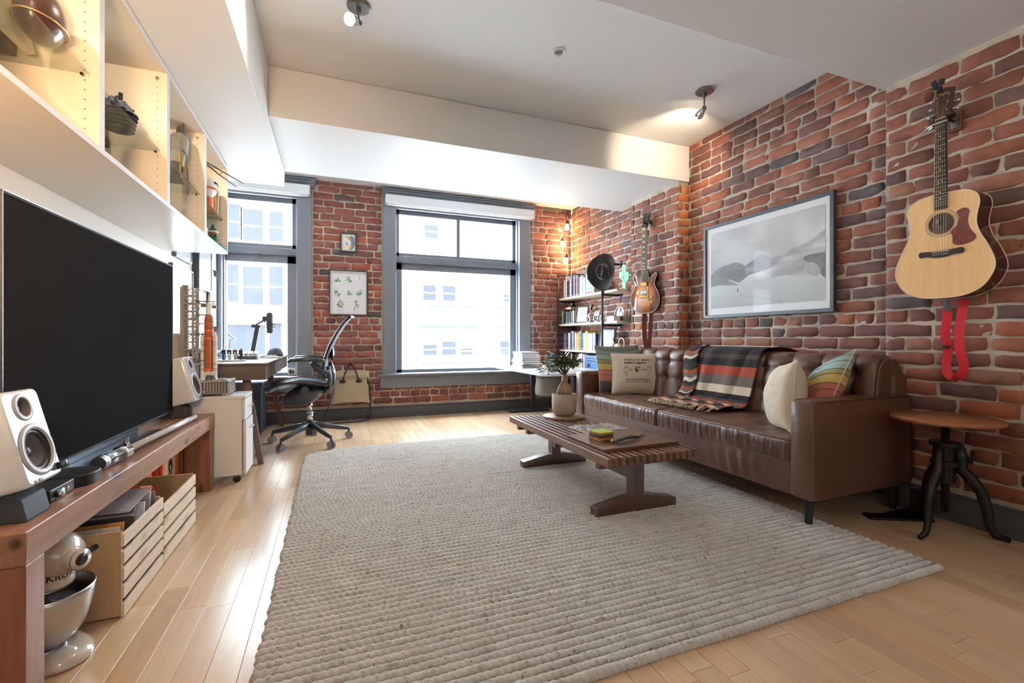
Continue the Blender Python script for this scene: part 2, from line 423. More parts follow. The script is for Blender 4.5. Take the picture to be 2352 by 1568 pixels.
# baseboards
bb = M().box(XL, XR, YB-0.026, YB-0.002, 0, 0.118).box(XL, XR, YB-0.018, YB-0.002, 0.118, 0.132).box(XL, XR, YB-0.042, YB-0.024, 0, 0.022)
struct('baseboard_back', bb, dark_trim, bevel=0.003)
struct('baseboard_right', M().box(XP-0.022, XP, -2.9, 1.675, 0, 0.125).box(XP-0.016, XP, -2.9, 1.675, 0.125, 0.138).box(XP-0.035, XP-0.02, -2.9, 1.68, 0, 0.02), dark_trim, bevel=0.003)
struct('baseboard_right', M().box(XR-0.022, XR, 1.66, YB, 0, 0.13), dark_trim, bevel=0.003)
# floor of maple strips
maple = wood('maple_strip', rgb(214, 182, 148), rgb(204, 170, 134), 0.26, 'Y', 1.0, coat=0.3, objcol=True)
under = pm('subfloor', rgb(96, 70, 48), 0.7)
floor = struct('floor', M().box(XL-0.1, XR+0.2, -3.1, YB+0.3, -0.12, -0.004), under)
rd = random.Random(5); PW = 0.0835; cand = []
x = XL - 0.02; k = 0
while x < XR:
    y = -3.0 + rd.uniform(0, 0.6)
    while y < YB:
        L = rd.uniform(0.35, 1.25); a, b = y, min(y+L, YB); y = b
        if b - a < 0.05: continue
        inrug = (x > -0.18 and x + PW < 2.28 and a > 1.15 and b < 4.05)
        cen = Vector((x+PW/2, (a+b)/2, 0)); d = (cen - Vector((0, 0, 0.93)))
        vis = cen.y > 0.35 and not inrug
        cand.append((not vis, -1/d.length_squared*(b-a), x, a, b))
    x += PW; k += 1
cand.sort()
base_p = {}
rest = M()
def plank_m(L):
    m = M().box(0.0006, PW-0.0006, 0.0006, L-0.0006, -0.006, 0); return m
for q, (nv, _, x, a, b) in enumerate(cand):
    L = b - a; f = rd.uniform(0.86, 1.08); t = rd.uniform(-0.05, 0.05)
    col = (min(1, f*(1.0+t*0.3)), f*(1-0.02), f*(0.96-t))
    if rd.random() < 0.12: col = (f*0.97, f*0.90, f*0.82)
    if q < 298 and not nv:
        o = part('plank', plank_m(L), maple, floor, color=col); o.location = (x, a, 0)
        bv = o.modifiers.new('bevel', 'BEVEL'); bv.width = 0.0004; bv.segments = 1
    else: rest.box(x+0.0006, x+PW-0.0006, a+0.0006, b-0.0006, -0.006, 0)
maple2 = wood('maple_strip_joined', rgb(214, 182, 148), rgb(204, 170, 134), 0.26, 'Y', 1.0, coat=0.3)
o = part('planks', rest, maple2, floor); o['kind'] = 'stuff'

# ------------------------------------------------------------------ windows
def thin_glass(name, tint=(1, 1, 1), refl=0.35):
    t = NT(name); tr = t.n('ShaderNodeBsdfTransparent'); tr.inputs[0].default_value = (*tint, 1); gl = t.n('ShaderNodeBsdfGlossy'); gl.inputs['Roughness'].default_value = 0.02
    fr = t.n('ShaderNodeLayerWeight'); mx = t.n('ShaderNodeMixShader')
    t.l(t.math('ADD', t.math('MULTIPLY', t.math('POWER', fr.outputs['Facing'], 4.0), refl), 0.04*refl*2), mx.inputs[0]); t.l(tr.outputs[0], mx.inputs[1]); t.l(gl.outputs[0], mx.inputs[2]); t.l(mx.outputs[0], t.o.inputs[0]); return t.m
win_glass = thin_glass('window_glass', (0.97, 0.99, 1.0))
clear_glass = thin_glass('shelf_glass', (0.91, 0.94, 0.92), 0.6)
def window(name, xi0, xi1, cl, cr, crown, mull=None, pl=None):
    """xi: pane opening; cl/cr: casing outer-inner pairs"""
    w = sgroup(name, ((xi0+xi1)/2, YB, 0.5)); K = dict(world=True, bevel=0.003)
    G = YB + 0.125
    for a, b in (cl, cr): part('casing', M().box(a, b, YB-0.032, YB+0.004, 0.49, 2.62), grey_trim, w, **K)
    part('casing', M().box(cl[1]-0.01, cr[0]+0.01, YB-0.026, YB+0.004, 2.47, 2.62), grey_trim, w, **K)
    for a, b in ((cl[1]-0.02, cl[1]), (cr[0], cr[0]+0.02)): part('jamb', M().box(a, b, YB, YB+0.2, 0.49, 2.60), grey_trim, w, **K)
    part('jamb', M().box(cl[1]-0.02, cr[0]+0.02, YB, YB+0.2, 2.50, 2.62), grey_trim, w, **K)
    # mitred stop strips beside the jamb
    part('stop', M().box(cl[1], cl[1]+0.014, YB+0.03, YB+0.09, 0.50, 2.5).box(cr[0]-0.014, cr[0], YB+0.03, YB+0.09, 0.50, 2.5), grey_trim, w, **K)
    A, B = cl[1], cr[0]
    # transom bar
    part('transom', M().box(A, B, YB+0.05, YB+0.2, 1.845, 1.925).box(A, B, YB+0.035, YB+0.06, 1.85, 1.868), grey_trim, w, **K)
    # upper sash
    up0, up1 = pl or (xi0, xi1)
    f = M().box(A, up0, G-0.02, G+0.03, 1.925, 2.50).box(up1, B, G-0.02, G+0.03, 1.925, 2.50).box(A, B, G-0.02, G+0.03, 1.925, 1.972).box(A, B, G-0.02, G+0.03, 2.437, 2.50)
    part('sash', f, grey_trim, w, **K)
    if mull is not None: part('muntin', M().box(mull-0.022, mull+0.022, G-0.02, G+0.03, 1.96, 2.45), grey_trim, w, **K)
    part('pane', M().box(up0, up1, G+0.004, G+0.008, 1.97, 2.44), win_glass, w, world=True)
    # lower sash
    f = M().box(A, xi0, G-0.03, G+0.02, 0.50, 1.845).box(xi1, B, G-0.03, G+0.02, 0.50, 1.845).box(A, B, G-0.03, G+0.02, 0.50, 0.552).box(A, B, G-0.03, G+0.02, 1.765, 1.845)
    part('sash', f, grey_trim, w, **K)
    part('pane', M().box(xi0, xi1, G-0.004, G, 0.55, 1.77), win_glass, w, world=True)
    c = (xi0+xi1)/2
    part('sash_lock', M().box(c-0.012, c+0.012, G-0.05, G-0.028, 1.80, 1.845), grey_trim, w, **K)
    part('sash_lift', M().box(c-0.28, c-0.20, G-0.045, G-0.03, 0.508, 0.525), grey_trim, w, **K)
    # stool and apron
    s0 = max(cl[0]-0.07, XL)
    part('sill', M().box(s0, cr[1]+0.06, YB-0.085, YB+0.12, 0.487, 0.515), grey_trim, w, world=True, bevel=0.008)
    part('apron', M().box(max(cl[0]-0.03, XL), cr[1], YB-0.03, YB, 0.345, 0.487), grey_trim, w, **K)
    # crown
    x0, x1 = crown
    cr_ = M()
    for (z0, z1, d) in ((2.60, 2.622, 0.045), (2.622, 2.640, 0.06), (2.640, 2.668, 0.075), (2.668, 2.686, 0.095)): cr_.box(max(x0-(d-0.045)*0.5, XL), x1+(d-0.045)*0.5, YB-d, YB, z0, z1)
    part('crown', cr_, grey_trim, w, **K)
    return w
window('window_1', -1.055, -0.468, (-1.135, -1.075), (-0.362, -0.214), (-1.14, -0.19), pl=(-1.06, -0.42))
window('window_2', 0.79, 2.198, (0.552, 0.70), (2.285, 2.444), (0.555, 2.47), mull=1.495, pl=(0.757, 2.236))
blind_m = pm('blind_white', rgb(226, 230, 234), 0.4)
for nm, x0, x1, lb in (('roller_blind', 0.572, 2.455, 'long white roller blind headbox over the wide window'), ('roller_blind', -1.12, -0.235, 'short white roller blind headbox over the narrow corner window')):
    r = thing(nm, lb, 'window blind', ((x0+x1)/2, YB-0.08, 2.5), group='white blind headboxes over the windows')
    part('headbox', M().box(x0, x1, YB-0.125, YB-0.035, 2.497, 2.603), blind_m, r, world=True, bevel=0.006)
    part('end_cap', M().box(x1, x1+0.006, YB-0.127, YB-0.035, 2.495, 2.605), blind_m, r, world=True)
    part('bottom_rail', M().box(x0+0.02, x1-0.02, YB-0.10, YB-0.06, 2.486, 2.497), blind_m, r, world=True)
    if x1 > 1:
        for q in (0, 0.014): part('pull_chain', M().tube([(x1-0.002+q, YB-0.07, 2.5), (x1+0.003+q, YB-0.045, 1.7), (x1+0.003+q, YB-0.045, 0.75)], 0.0016, 5), blind_m, r, world=True)

# ------------------------------------------------------------------ street outside
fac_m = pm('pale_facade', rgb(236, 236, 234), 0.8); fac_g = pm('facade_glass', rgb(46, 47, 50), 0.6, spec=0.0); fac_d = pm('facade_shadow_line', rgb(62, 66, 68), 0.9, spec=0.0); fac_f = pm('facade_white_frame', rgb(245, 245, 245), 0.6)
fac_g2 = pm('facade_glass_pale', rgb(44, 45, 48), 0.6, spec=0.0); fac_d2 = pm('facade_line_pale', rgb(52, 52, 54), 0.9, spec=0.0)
def facade(name, x0, x1, y, z0, z1, wins, bands, label, depth=4.0, gl=None, dl=None):
    f = thing(name, label, 'building', ((x0+x1)/2, y, z0))
    part('wall', M().box(x0, x1, y, y+depth, z0, z1), fac_m, f, world=True)
    for (a, b, c, d) in wins:
        p = part('window', M().box(a-0.05, b+0.05, y-0.02, y, c-0.05, c).box(a-0.05, b+0.05, y-0.02, y, d, d+0.05).box(a-0.05, a, y-0.02, y, c, d).box(b, b+0.05, y-0.02, y, c, d).box(a, b, y-0.02, y, c+(d-c)*0.45, c+(d-c)*0.45+0.04), fac_f, f, world=True)
        part('pane', M().box(a, b, y-0.008, y-0.004, c, d), gl or fac_g, p, world=False).location = (0, 0, 0)
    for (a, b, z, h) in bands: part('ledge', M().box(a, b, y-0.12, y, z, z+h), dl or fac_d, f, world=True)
    return f
fw = [(2.62, 3.02, 4.0, 4.4), (2.58, 2.97, 2.1, 2.56), (3.18, 3.58, 2.1, 2.56), (2.58, 3.0, .42, .74), (3.17, 3.6, .42, .84), (3.75, 4.15, .42, .62), (5.08, 5.45, .38, .84), (5.2, 5.4, 2.12, 2.36)]
fb = [(2.5, 4.3, 1.9, .05), (2.5, 4.3, 1.24, .1), (2.5, 4.3, .14, .05), (5.0, 6.0, 1.25, .08), (5.0, 6.0, .15, .04), (5.0, 6.0, 1.9, .04)]
facade('apartment_building', 0.4, 9, 14, -9, 13, fw, fb, 'overexposed pale apartment building across the street behind the wide window', gl=fac_g2, dl=fac_d2)
fw = [(-2.62, -2.33, 1.9, 2.9), (-2.23, -1.75, 1.84, 2.86), (-1.6, -1.26, 1.84, 2.9), (-2.6, -2.3, 3.6, 4.5), (-2.23, -1.75, 3.55, 4.4), (-1.6, -1.26, 3.58, 4.4), (-2.6, -1.7, -.3, 1.3), (-1.6, -1.3, -.3, 1.35)]
fb = [(-3.2, -1.1, 1.52, .05), (-3.2, -1.1, 1.36, .08), (-3.2, -1.1, 3.2, .06), (-3.2, -1.1, 4.6, .08)]
facade('apartment_building', -7.5, 0.3, 14.05, -9, 13, fw, fb, 'pale building with white sash windows behind the narrow corner window')
struct('street', M().box(-20, 20, 6.2, 40, -9.2, -9), pm('street_grey', rgb(120, 120, 120), 0.9))

# ------------------------------------------------------------------ TV bench of reclaimed beams
beam_w = wood('reclaimed_beam', rgb(132, 90, 66), rgb(176, 130, 100), 0.42, 'Y', 1.0, knots=0.85, dark=rgb(60, 36, 26), coat=0.1)
beam_z = wood('reclaimed_beam_leg', rgb(128, 78, 56), rgb(156, 104, 80), 0.42, 'Z', 1.0, knots=0.7, dark=rgb(60, 36, 26), coat=0.1)
b = thing('tv_bench', 'long low bench of knotty reclaimed brown beams under the television', 'bench', (-0.92, 2.4, 0))
for i, (x0, x1) in enumerate(((-1.125, -0.982), (-0.979, -0.838), (-0.835, -0.69))):
    part('top_beam', M().box(x0, x1, 1.46, 3.372, 0.378, 0.461), beam_w, b, world=True, bevel=0.004)
for y0, y1 in ((1.463, 1.545), (3.266, 3.368)):
    for (x0, x1) in ((-1.12, -0.96), (-0.957, -0.83), (-0.827, -0.692)):
        part('leg', M().box(x0, x1, y0, y1, 0, 0.378), beam_z, b, world=True, bevel=0.004)

# ------------------------------------------------------------------ television
black_gloss = pm('black_screen', rgb(38, 38, 40), 0.22, spec=0.0, ior=1.12); blackp = pm('black_plastic', rgb(24, 24, 26), 0.4); blackm = pm('black_matt', rgb(28, 28, 30), 0.6)
dark_metal = pm('dark_metal', rgb(92, 96, 104), 0.25, 0.9); chrome = pm('chrome', rgb(215, 217, 220), 0.12, 1.0); steel = pm('brushed_steel', rgb(190, 192, 194), 0.28, 1.0)
tv = thing('television', 'large flat black television standing on the beam bench', 'television', (-0.88, 2.45, 0.461))
TX, TY0, TY1, TZ0, TZ1 = -0.862, 1.718, 3.186, 0.506, 1.350
part('screen', M().box(TX-.036, TX-.001, TY0+.002, TY1-.002, TZ0+.002, TZ1-.002), blackm, tv, world=True, bevel=0.003)
part('display_glass', M().box(TX-.0015, TX+.0005, TY0+.008, TY1-.008, TZ0+.010, TZ1-.008), black_gloss, tv, world=True)
part('bezel', M().box(TX-.038, TX+.001, TY0, TY1, TZ0, TZ0+.003).box(TX-.038, TX+.001, TY0, TY0+.0025, TZ0+.003, TZ1).box(TX-.038, TX+.001, TY1-.0025, TY1, TZ0+.003, TZ1).box(TX-.038, TX+.001, TY0+.0025, TY1-.0025, TZ1-.0025, TZ1), dark_metal, tv, world=True)
part('stand', M().box(-1.05, -0.80, 1.98, 2.84, 0.461, 0.466).box(TX-.08, TX-.038, 2.1, 2.8, 0.466, 0.62), dark_metal, tv, world=True, bevel=0.002)

# ------------------------------------------------------------------ desktop speakers on wedge stands
white_gloss = pm('speaker_white', rgb(226, 228, 230), 0.16, coat=0.6); grey_soft = pm('speaker_grey', rgb(176, 178, 180), 0.3)
cone_m = pm('speaker_cone', rgb(88, 84, 82), 0.45); cone_d = pm('speaker_surround', rgb(38, 38, 40), 0.5); stand_m = pm('stand_rubber', rgb(66, 72, 78), 0.65)
def ell(cx, rx, ry, z, n=28): return [(cx+rx*math.cos(2*PI*k/n), ry*math.sin(2*PI*k/n), z) for k in range(n)]
def loft(rings):
    m = M(); n = len(rings[0]); vs = [p for r in rings for p in r]; fs = []
    for i in range(len(rings)-1):
        for j in range(n): fs.append((i*n+j, i*n+(j+1) % n, (i+1)*n+(j+1) % n, (i+1)*n+j))
    fs.append(tuple(range(n))[::-1]); fs.append(tuple((len(rings)-1)*n+j for j in range(n))); m.add(vs, fs); return m
def rrect(w, h, r, n=4):
    p = []
    for cx, cy, a0 in ((w/2-r, h/2-r, 0), (-w/2+r, h/2-r, 90), (-w/2+r, -h/2+r, 180), (w/2-r, -h/2+r, 270)):
        for i in range(n+1): a = math.radians(a0+90*i/n); p.append((cx+r*math.cos(a), cy+r*math.sin(a)))
    return p
def hole_face(m, outl, c, r, x):        # outl: list of (y,z); a face with a round hole
    n = len(outl); vs = [(x, y, z) for y, z in outl]
    for y, z in outl:
        a = math.atan2(z-c[1], y-c[0]); vs.append((x, c[0]+r*math.cos(a), c[1]+r*math.sin(a)))
    m.add(vs, [(i, (i+1) % n, n+(i+1) % n, n+i) for i in range(n)])
def densify(P, d=0.012):
    o_ = []
    for i in range(len(P)):
        a, b = P[i], P[(i+1) % len(P)]; k = max(1, int(math.hypot(b[0]-a[0], b[1]-a[1])/d))
        o_ += [(a[0]+(b[0]-a[0])*q/k, a[1]+(b[1]-a[1])*q/k) for q in range(k)]
    return o_
def speaker(loc, rz, label, knob):
    t = thing('speaker', label, 'speaker', loc, rz=rz, group='white desktop speakers beside the television'); t['_rot'] = 1
    T = math.radians(-14); R = Matrix.Rotation(T, 3, 'Y')       # front faces local +X, leaning back
    D, Wd, H = 0.14, 0.162, 0.252
    c0 = Vector((-0.07, 0, H/2 + 0.070))
    def P(m): q = M(); q.join(m, R, c0); return q
    rr = rrect(Wd, H, 0.016); rings = []
    for x, s in ((-D/2, .93), (-D/2+0.006, .985), (-D/2+0.02, 1), (D/2-0.02, 1), (D/2-0.006, .985), (D/2-0.001, .955), (D/2, .93)): rings.append([(x, y*(1-(1-s)*1.5), z*s) for y, z in rr])
    body = loft(rings); body.f.pop()          # open front, closed by the baffle
    part('body', P(body), white_gloss, t, smooth=True)
    fx = D/2; zs = 0.037; yo = max(y for x, y, z in rings[-1]); zo = max(z for x, y, z in rings[-1]); bf_ = M()
    outer = [(y, z) for x, y, z in rings[-1]]
    lo = densify([(y, z) for y, z in outer if z < 0] + [(yo, zs), (-yo, zs)][::1] if False else [(-yo, zs), (-yo, -zo+0.016)]+[(y, z) for y, z in sorted([p for p in outer if p[1] < -zo+0.018], key=lambda p: p[0])]+[(yo, -zo+0.016), (yo, zs)])
    hi = densify([(yo, zs), (yo, zo-0.016)]+sorted([p for p in outer if p[1] > zo-0.018], key=lambda p: -p[0])+[(-yo, zo-0.016), (-yo, zs)])
    hole_face(bf_, lo, (0, -0.038), 0.056, fx); hole_face(bf_, hi, (-0.004, 0.078), 0.024, fx)
    part('baffle', P(bf_), pm('speaker_front', rgb(166, 172, 178), 0.25, 0.6, coat=0.4), t)
    RX = Matrix.Rotation(PI/2, 3, 'Y')
    def disc(prof, y, z): return M().lathe(prof, (fx, y, z), 44, RX, cap=False)
    part('woofer_ring', P(disc([(0.054, 0.001), (0.056, 0.005), (0.068, 0.0045), (0.0705, 0.002), (0.071, 0.0)], 0, -0.038)), grey_soft, t, smooth=True)
    part('woofer_surround', P(disc([(0.056, 0.001), (0.0545, -0.006), (0.050, -0.001), (0.045, -0.006), (0.043, -0.010)], 0, -0.038)), cone_d, t, smooth=True)
    part('woofer_cone', P(disc([(0.043, -0.010), (0.030, -0.020), (0.014, -0.030), (0.0, -0.031)], 0, -0.038)), cone_m, t, smooth=True)
    part('dust_cap', P(M().ball((fx-0.026, 0, -0.038), (0.010, 0.017, 0.017), 18)), cone_d, t, smooth=True)
    part('tweeter_plate', P(disc([(0.024, 0.0), (0.026, 0.004), (0.036, 0.003), (0.0375, 0.0)], -0.004, 0.078)), grey_soft, t, smooth=True)
    part('tweeter', P(disc([(0.025, 0.003), (0.014, -0.014), (0.0, -0.018)], -0.004, 0.078)), cone_m, t, smooth=True)
    part('tweeter_dome', P(M().ball((fx-0.014, -0.004, 0.078), (0.006, 0.009, 0.009), 12)), grey_soft, t, smooth=True)
    if knob:
        part('volume_knob', P(M().tube([(fx, 0.066, -0.102), (fx+0.019, 0.066, -0.102)], 0.0105, 20)), dark_metal, t, smooth=True)
        for y in (-0.045, -0.027): part('jack', P(M().tube([(fx-0.002, y, -0.117), (fx+0.003, y, -0.117)], 0.006, 16)), chrome, t, smooth=True)
    st = M().prism([(-0.155, 0), (-0.03 if not knob else 0.012, 0), (-0.03 if not knob else 0.0, 0.058), (-0.145, 0.100), (-0.155, 0.100)], -0.055, 0.055, Matrix.Rotation(PI/2, 3, 'X'))
    part('wedge_stand', st, stand_m, t, bevel=0.006)
    return t
speaker((-0.735, 1.590, 0.461), 0.0, 'white desktop speaker nearer the camera, volume knob on its front', True)
speaker((-0.775, 3.275, 0.461), -0.05, 'white desktop speaker at the far end of the bench beside the file cabinet', False).scale = (1.08, 1.04, 1.08)

# ------------------------------------------------------------------ small gear on the bench
def tagpart(name, m, mat, label, cat, group=None, **k): return tag(part(name, m, mat, **k), label, cat, group)
dac = thing('headphone_amplifier', 'small dark grey amplifier box with a silver knob by the near speaker', 'amplifier', (-0.80, 1.755, 0.461)); dac['_rot'] = 1
part('case', M().box(-0.10, 0.055, -0.065, 0.065, 0.002, 0.036), pm('gunmetal', rgb(70, 72, 76), 0.4, 0.6), dac, bevel=0.003)
part('knob', M().tube([(0.055, -0.035, 0.018), (0.072, -0.035, 0.018)], 0.010, 18), steel, dac, smooth=True)
part('power_light', M().tube([(0.055, 0.0, 0.02), (0.0565, 0.0, 0.02)], 0.005, 10), emit('cyan_light', (0.4, 1, 0.95), 4), dac)
part('gold_jack', M().tube([(0.055, 0.025, 0.02), (0.057, 0.025, 0.02)], 0.0045, 10), pm('gold', rgb(210, 160, 80), 0.25, 1), dac)
hub = thing('streaming_box', 'flat black rounded box on the bench in front of the sword handle', 'media box', (-0.80, 1.90, 0.461)); hub['_rot'] = 1
part('case', M().prism(rrect(0.165, 0.145, 0.06, 8), 0, 0.036), blackp, hub, bevel=0.003)
part('top_plate', M().prism(rrect(0.157, 0.137, 0.057, 8), 0.036, 0.0375), pm('satin_black', rgb(52, 54, 58), 0.3), hub)
# toy sword with a pale tube blade, lying along the bench
sw = thing('toy_sword', 'chrome handled toy sword with long pale tube blade lying on the bench', 'toy sword', (-0.747, 2.1, 0.461)); sw['_rot'] = 1
a = Vector((-0.020, -0.07, 0.027)); bdir = Vector((0.045, 1.06, 0.0)).normalized()
def A(s): return tuple(a + bdir*s)
part('pommel', M().tube([A(0), A(0.012), A(0.03)], [0.024, 0.0265, 0.0265], 24), steel, sw, smooth=False)
part('grip', M().tube([A(0.03), A(0.145)], 0.023, 24), chrome, sw, smooth=True)
side = bdir.cross(Vector((0, 0, 1))).normalized()
for k in range(7):
    an = 2*PI*k/7 + 0.3; off = (side*math.cos(an)+Vector((0, 0, 1))*math.sin(an))*0.0235
    part('grip_rib', M().tube([Vector(A(0.035))+off, Vector(A(0.13))+off], 0.0042, 6), blackp, sw)
part('collar', M().tube([A(0.145), A(0.17), A(0.19), A(0.235)], [0.0265, 0.0265, 0.019, 0.0165], 24), chrome, sw, smooth=True)
part('clamp', M().obox(Vector(A(0.165))+side*0.024, (0.018, 0.06, 0.024)), steel, sw, bevel=0.002)
part('switch', M().obox(Vector(A(0.215))+Vector((0, 0, 0.021)), (0.018, 0.03, 0.014)).obox(Vector(A(0.205))+Vector((0, 0, 0.038)), (0.008, 0.006, 0.022)).obox(Vector(A(0.222))+Vector((0, 0, 0.038)), (0.008, 0.006, 0.022)), chrome, sw, bevel=0.002)
part('blade', M().tube([A(0.235), A(1.03), A(1.046), A(1.052)], [0.0135, 0.0135, 0.010, 0.003], 20), pm('pale_tube', rgb(206, 212, 222), 0.12, coat=0.8), sw, smooth=True)

# ------------------------------------------------------------------ crates with sleeves, orange amplifier, mixer
pine = wood('pale_pine', rgb(226, 206, 178), rgb(240, 224, 200), 0.55, 'Y', 1.0, knots=0.5, dark=rgb(170, 128, 92))
pine_x = wood('pine_panel', rgb(190, 152, 112), rgb(210, 172, 130), 0.5, 'Z', 0.8, knots=0.7, dark=rgb(110, 70, 44))
ply = pm('ply_inside', rgb(150, 118, 86), 0.6, var=0.06)
def crate(y0, y1, h, label):
    c = thing('wooden_crate', label, 'crate', (-0.86, (y0+y1)/2, 0), group='pine slat crates under the bench')
    xo, xi = -0.645, -1.08; n = 5 if h > 0.26 else 4; ph = h/n
    for yy, tt in ((y0, 1), (y1-0.012, 2)):
        # end panel with a hand hole (built round a stadium opening)
        zc, hw, hr = h-0.055, 0.045, 0.016; xc = (xo+xi)/2
        m = M().box(xi+0.01, xo-0.01, yy, yy+0.012, 0.006, zc-hr).box(xi+0.01, xo-0.01, yy, yy+0.012, zc+hr, h)
        m.box(xi+0.01, xc-hw-hr, yy, yy+0.012, zc-hr, zc+hr).box(xc+hw+hr, xo-0.01, yy, yy+0.012, zc-hr, zc+hr)
        for sx in (-1, 1):
            for k in range(6):
                a0, a1 = PI/2*k/6, PI/2*(k+1)/6
                for sz in (-1, 1):
                    px = lambda a: xc + sx*(hw + hr*math.sin(a)); pz = lambda a: zc + sz*hr*math.cos(a)
                    q = [(px(a0), pz(a0)), (px(a1), pz(a1)), (xc+sx*(hw+hr), zc+sz*hr)]
                    m.add([(x, yy, z) for x, z in q] + [(x, yy+0.012, z) for x, z in q], [(0, 1, 2), (3, 5, 4), (0, 3, 4, 1), (1, 4, 5, 2)])
        part('end_panel', m, pine_x, c, world=True)
    part('bottom', M().box(xi+0.01, xo-0.01, y0+0.012, y1-0.012, 0.006, 0.015), ply, c, world=True)
    for i in range(n):
        z0 = 0.004 + i*ph + (0.003 if i else 0)
        o = part('slat', M().box(xo-0.01, xo, y0-0.004, y1+0.004, z0, z0+ph-0.0145), pine, c, world=True, bevel=0.0015)
        part('slat', M().box(xi, xi+0.01, y0-0.004, y1+0.004, z0, z0+ph-0.0145), pine, c, world=True, bevel=0.0015)
    return c
crate(1.895, 2.268, 0.287, 'taller pine slat crate nearer the mixer, full of record sleeves')
crate(2.284, 2.745, 0.250, 'lower empty pine slat crate with an oval hand hole, behind the full one')
rd = random.Random(4)
cols = [(222, 214, 204), (205, 140, 50), (60, 60, 64), (196, 190, 188), (150, 150, 156), (222, 220, 224), (44, 46, 50), (176, 168, 176), (206, 206, 210), (120, 108, 118)]
names = ['cream fronted record sleeve with an ochre edge, first in the near crate', 'thick ochre record sleeve behind the cream one', 'black record sleeve, third in the near crate', 'off-white record sleeve, fourth in the near crate', 'grey record sleeve, fifth in the near crate', 'white record sleeve, sixth in the near crate', 'narrow black record sleeve behind the white one', 'mauve grey record sleeve, eighth in the near crate', 'pale sleeve in plastic near the back of the crate', 'plum grey patterned sleeve topping the back of the crate']
for k in range(10):
    y = 1.935 + k*0.030; h = 0.272 + (0.010 if k in (4, 5, 8) else 0) + k*0.0028; tl = math.radians(3+rd.uniform(-1.5, 2.5) + k*0.5)
    m = M().obox((0, 0, h/2+0.016), (0.30, 0.004 if k not in (1, 5, 8) else 0.013, h))
    o = part('record_sleeve', m, pm('sleeve_%d' % k, rgb(*cols[k]), 0.3, coat=0.3), bevel=0.0006); o.location = (-0.82+rd.uniform(-0.008, 0.008), y, 0); o.rotation_euler = (-tl*1.2, 0, rd.uniform(-0.02, 0.02))
    tag(o, names[k], 'record sleeve', 'record sleeves in the near crate')
# a wide sleeve resting flat across the top of the others
sl = tagpart('record_sleeve', M().obox((0, 0, 0), (0.30, 0.25, 0.004)), pm('sleeve_top', rgb(170, 164, 170), 0.25, var=0.25, vscale=9, coat=0.4), 'glossy grey patterned sleeve lying flat across the upright sleeves', 'record sleeve', 'record sleeves in the near crate'); sl.location = (-0.825, 2.13, 0.322); sl.rotation_euler = (0.05, 0.0, 0.02)
orange = pm('orange_tolex', rgb(214, 98, 42), 0.55, bump=0.15, bscale=500)
def clothm(name, c1, c2, sc=160):
    t = NT(name); v = t.coord('Object'); w = t.n('ShaderNodeTexWave'); w.inputs['Scale'].default_value = sc/4; w.bands_direction = 'Z'; t.l(v, w.inputs[0]); t.set(col=t.ramp(w.outputs['Fac'], [(0.3, c1), (0.7, c2)]), rough=0.85); return t.m
am = thing('orange_amplifier', 'orange guitar amplifier with a cream cloth front under the bench end', 'amplifier', (-0.98, 3.06, 0))
part('cabinet', M().box(-1.10, -0.86, 2.96, 3.24, 0.0, 0.36), orange, am, world=True, bevel=0.008)
part('grille_cloth', M().box(-0.86, -0.852, 3.00, 3.20, 0.03, 0.33), clothm('cream_grille', rgb(214, 196, 164), rgb(180, 160, 130)), am, world=True)
part('front_rim', M().box(-0.86, -0.845, 2.96, 3.0, 0, 0.36).box(-0.86, -0.845, 3.2, 3.24, 0, 0.36).box(-0.86, -0.845, 3.0, 3.2, 0.33, 0.36).box(-0.86, -0.845, 3.0, 3.2, 0, 0.03), orange, am, world=True, bevel=0.003)
cr = M().ring([(-0.850, 3.11+0.026*math.cos(2*PI*k/24), 0.215+0.034*math.sin(2*PI*k/24)) for k in range(24)], 0.0025, 5).tube([(-0.850, 3.085, 0.17), (-0.850, 3.135, 0.17)], 0.003, 5).tube([(-0.85, 3.095, 0.215), (-0.85, 3.11, 0.235), (-0.85, 3.125, 0.215)], 0.003, 5)
part('emblem', cr, blackm, am, world=True)
ob = thing('orange_box', 'plain orange cabinet with a dark seam behind the crates under the bench', 'box', (-0.98, 2.85, 0))
part('shell', M().box(-1.10, -0.88, 2.77, 2.925, 0, 0.33), orange, ob, world=True, bevel=0.006)
part('seam', M().box(-0.8805, -0.879, 2.845, 2.849, 0.0, 0.33), blackm, ob, world=True)

enamel = pm('cream_enamel', rgb(206, 194, 178), 0.14, coat=0.8)
mx = thing('stand_mixer', 'cream stand mixer with a steel bowl standing under the near bench end', 'stand mixer', (-0.825, 1.757, 0), rz=math.radians(-28)); mx['_rot'] = 1
part('base', loft([ell(0.0, 0.180, 0.108, 0.002), ell(0.0, 0.182, 0.110, 0.010), ell(0.0, 0.178, 0.106, 0.022), ell(0.0, 0.158, 0.09, 0.032), ell(0.02, 0.10, 0.07, 0.036)]), enamel, mx, smooth=True)
part('column', loft([ell(-0.115, 0.052, 0.062, 0.02), ell(-0.115, 0.045, 0.052, 0.08), ell(-0.115, 0.043, 0.050, 0.2), ell(-0.10, 0.055, 0.055, 0.25)]), enamel, mx, smooth=True)
def ringyz(x, ry, rz, zc, n=24): return [(x, ry*math.cos(2*PI*k/n), zc+rz*math.sin(2*PI*k/n)) for k in range(n)]
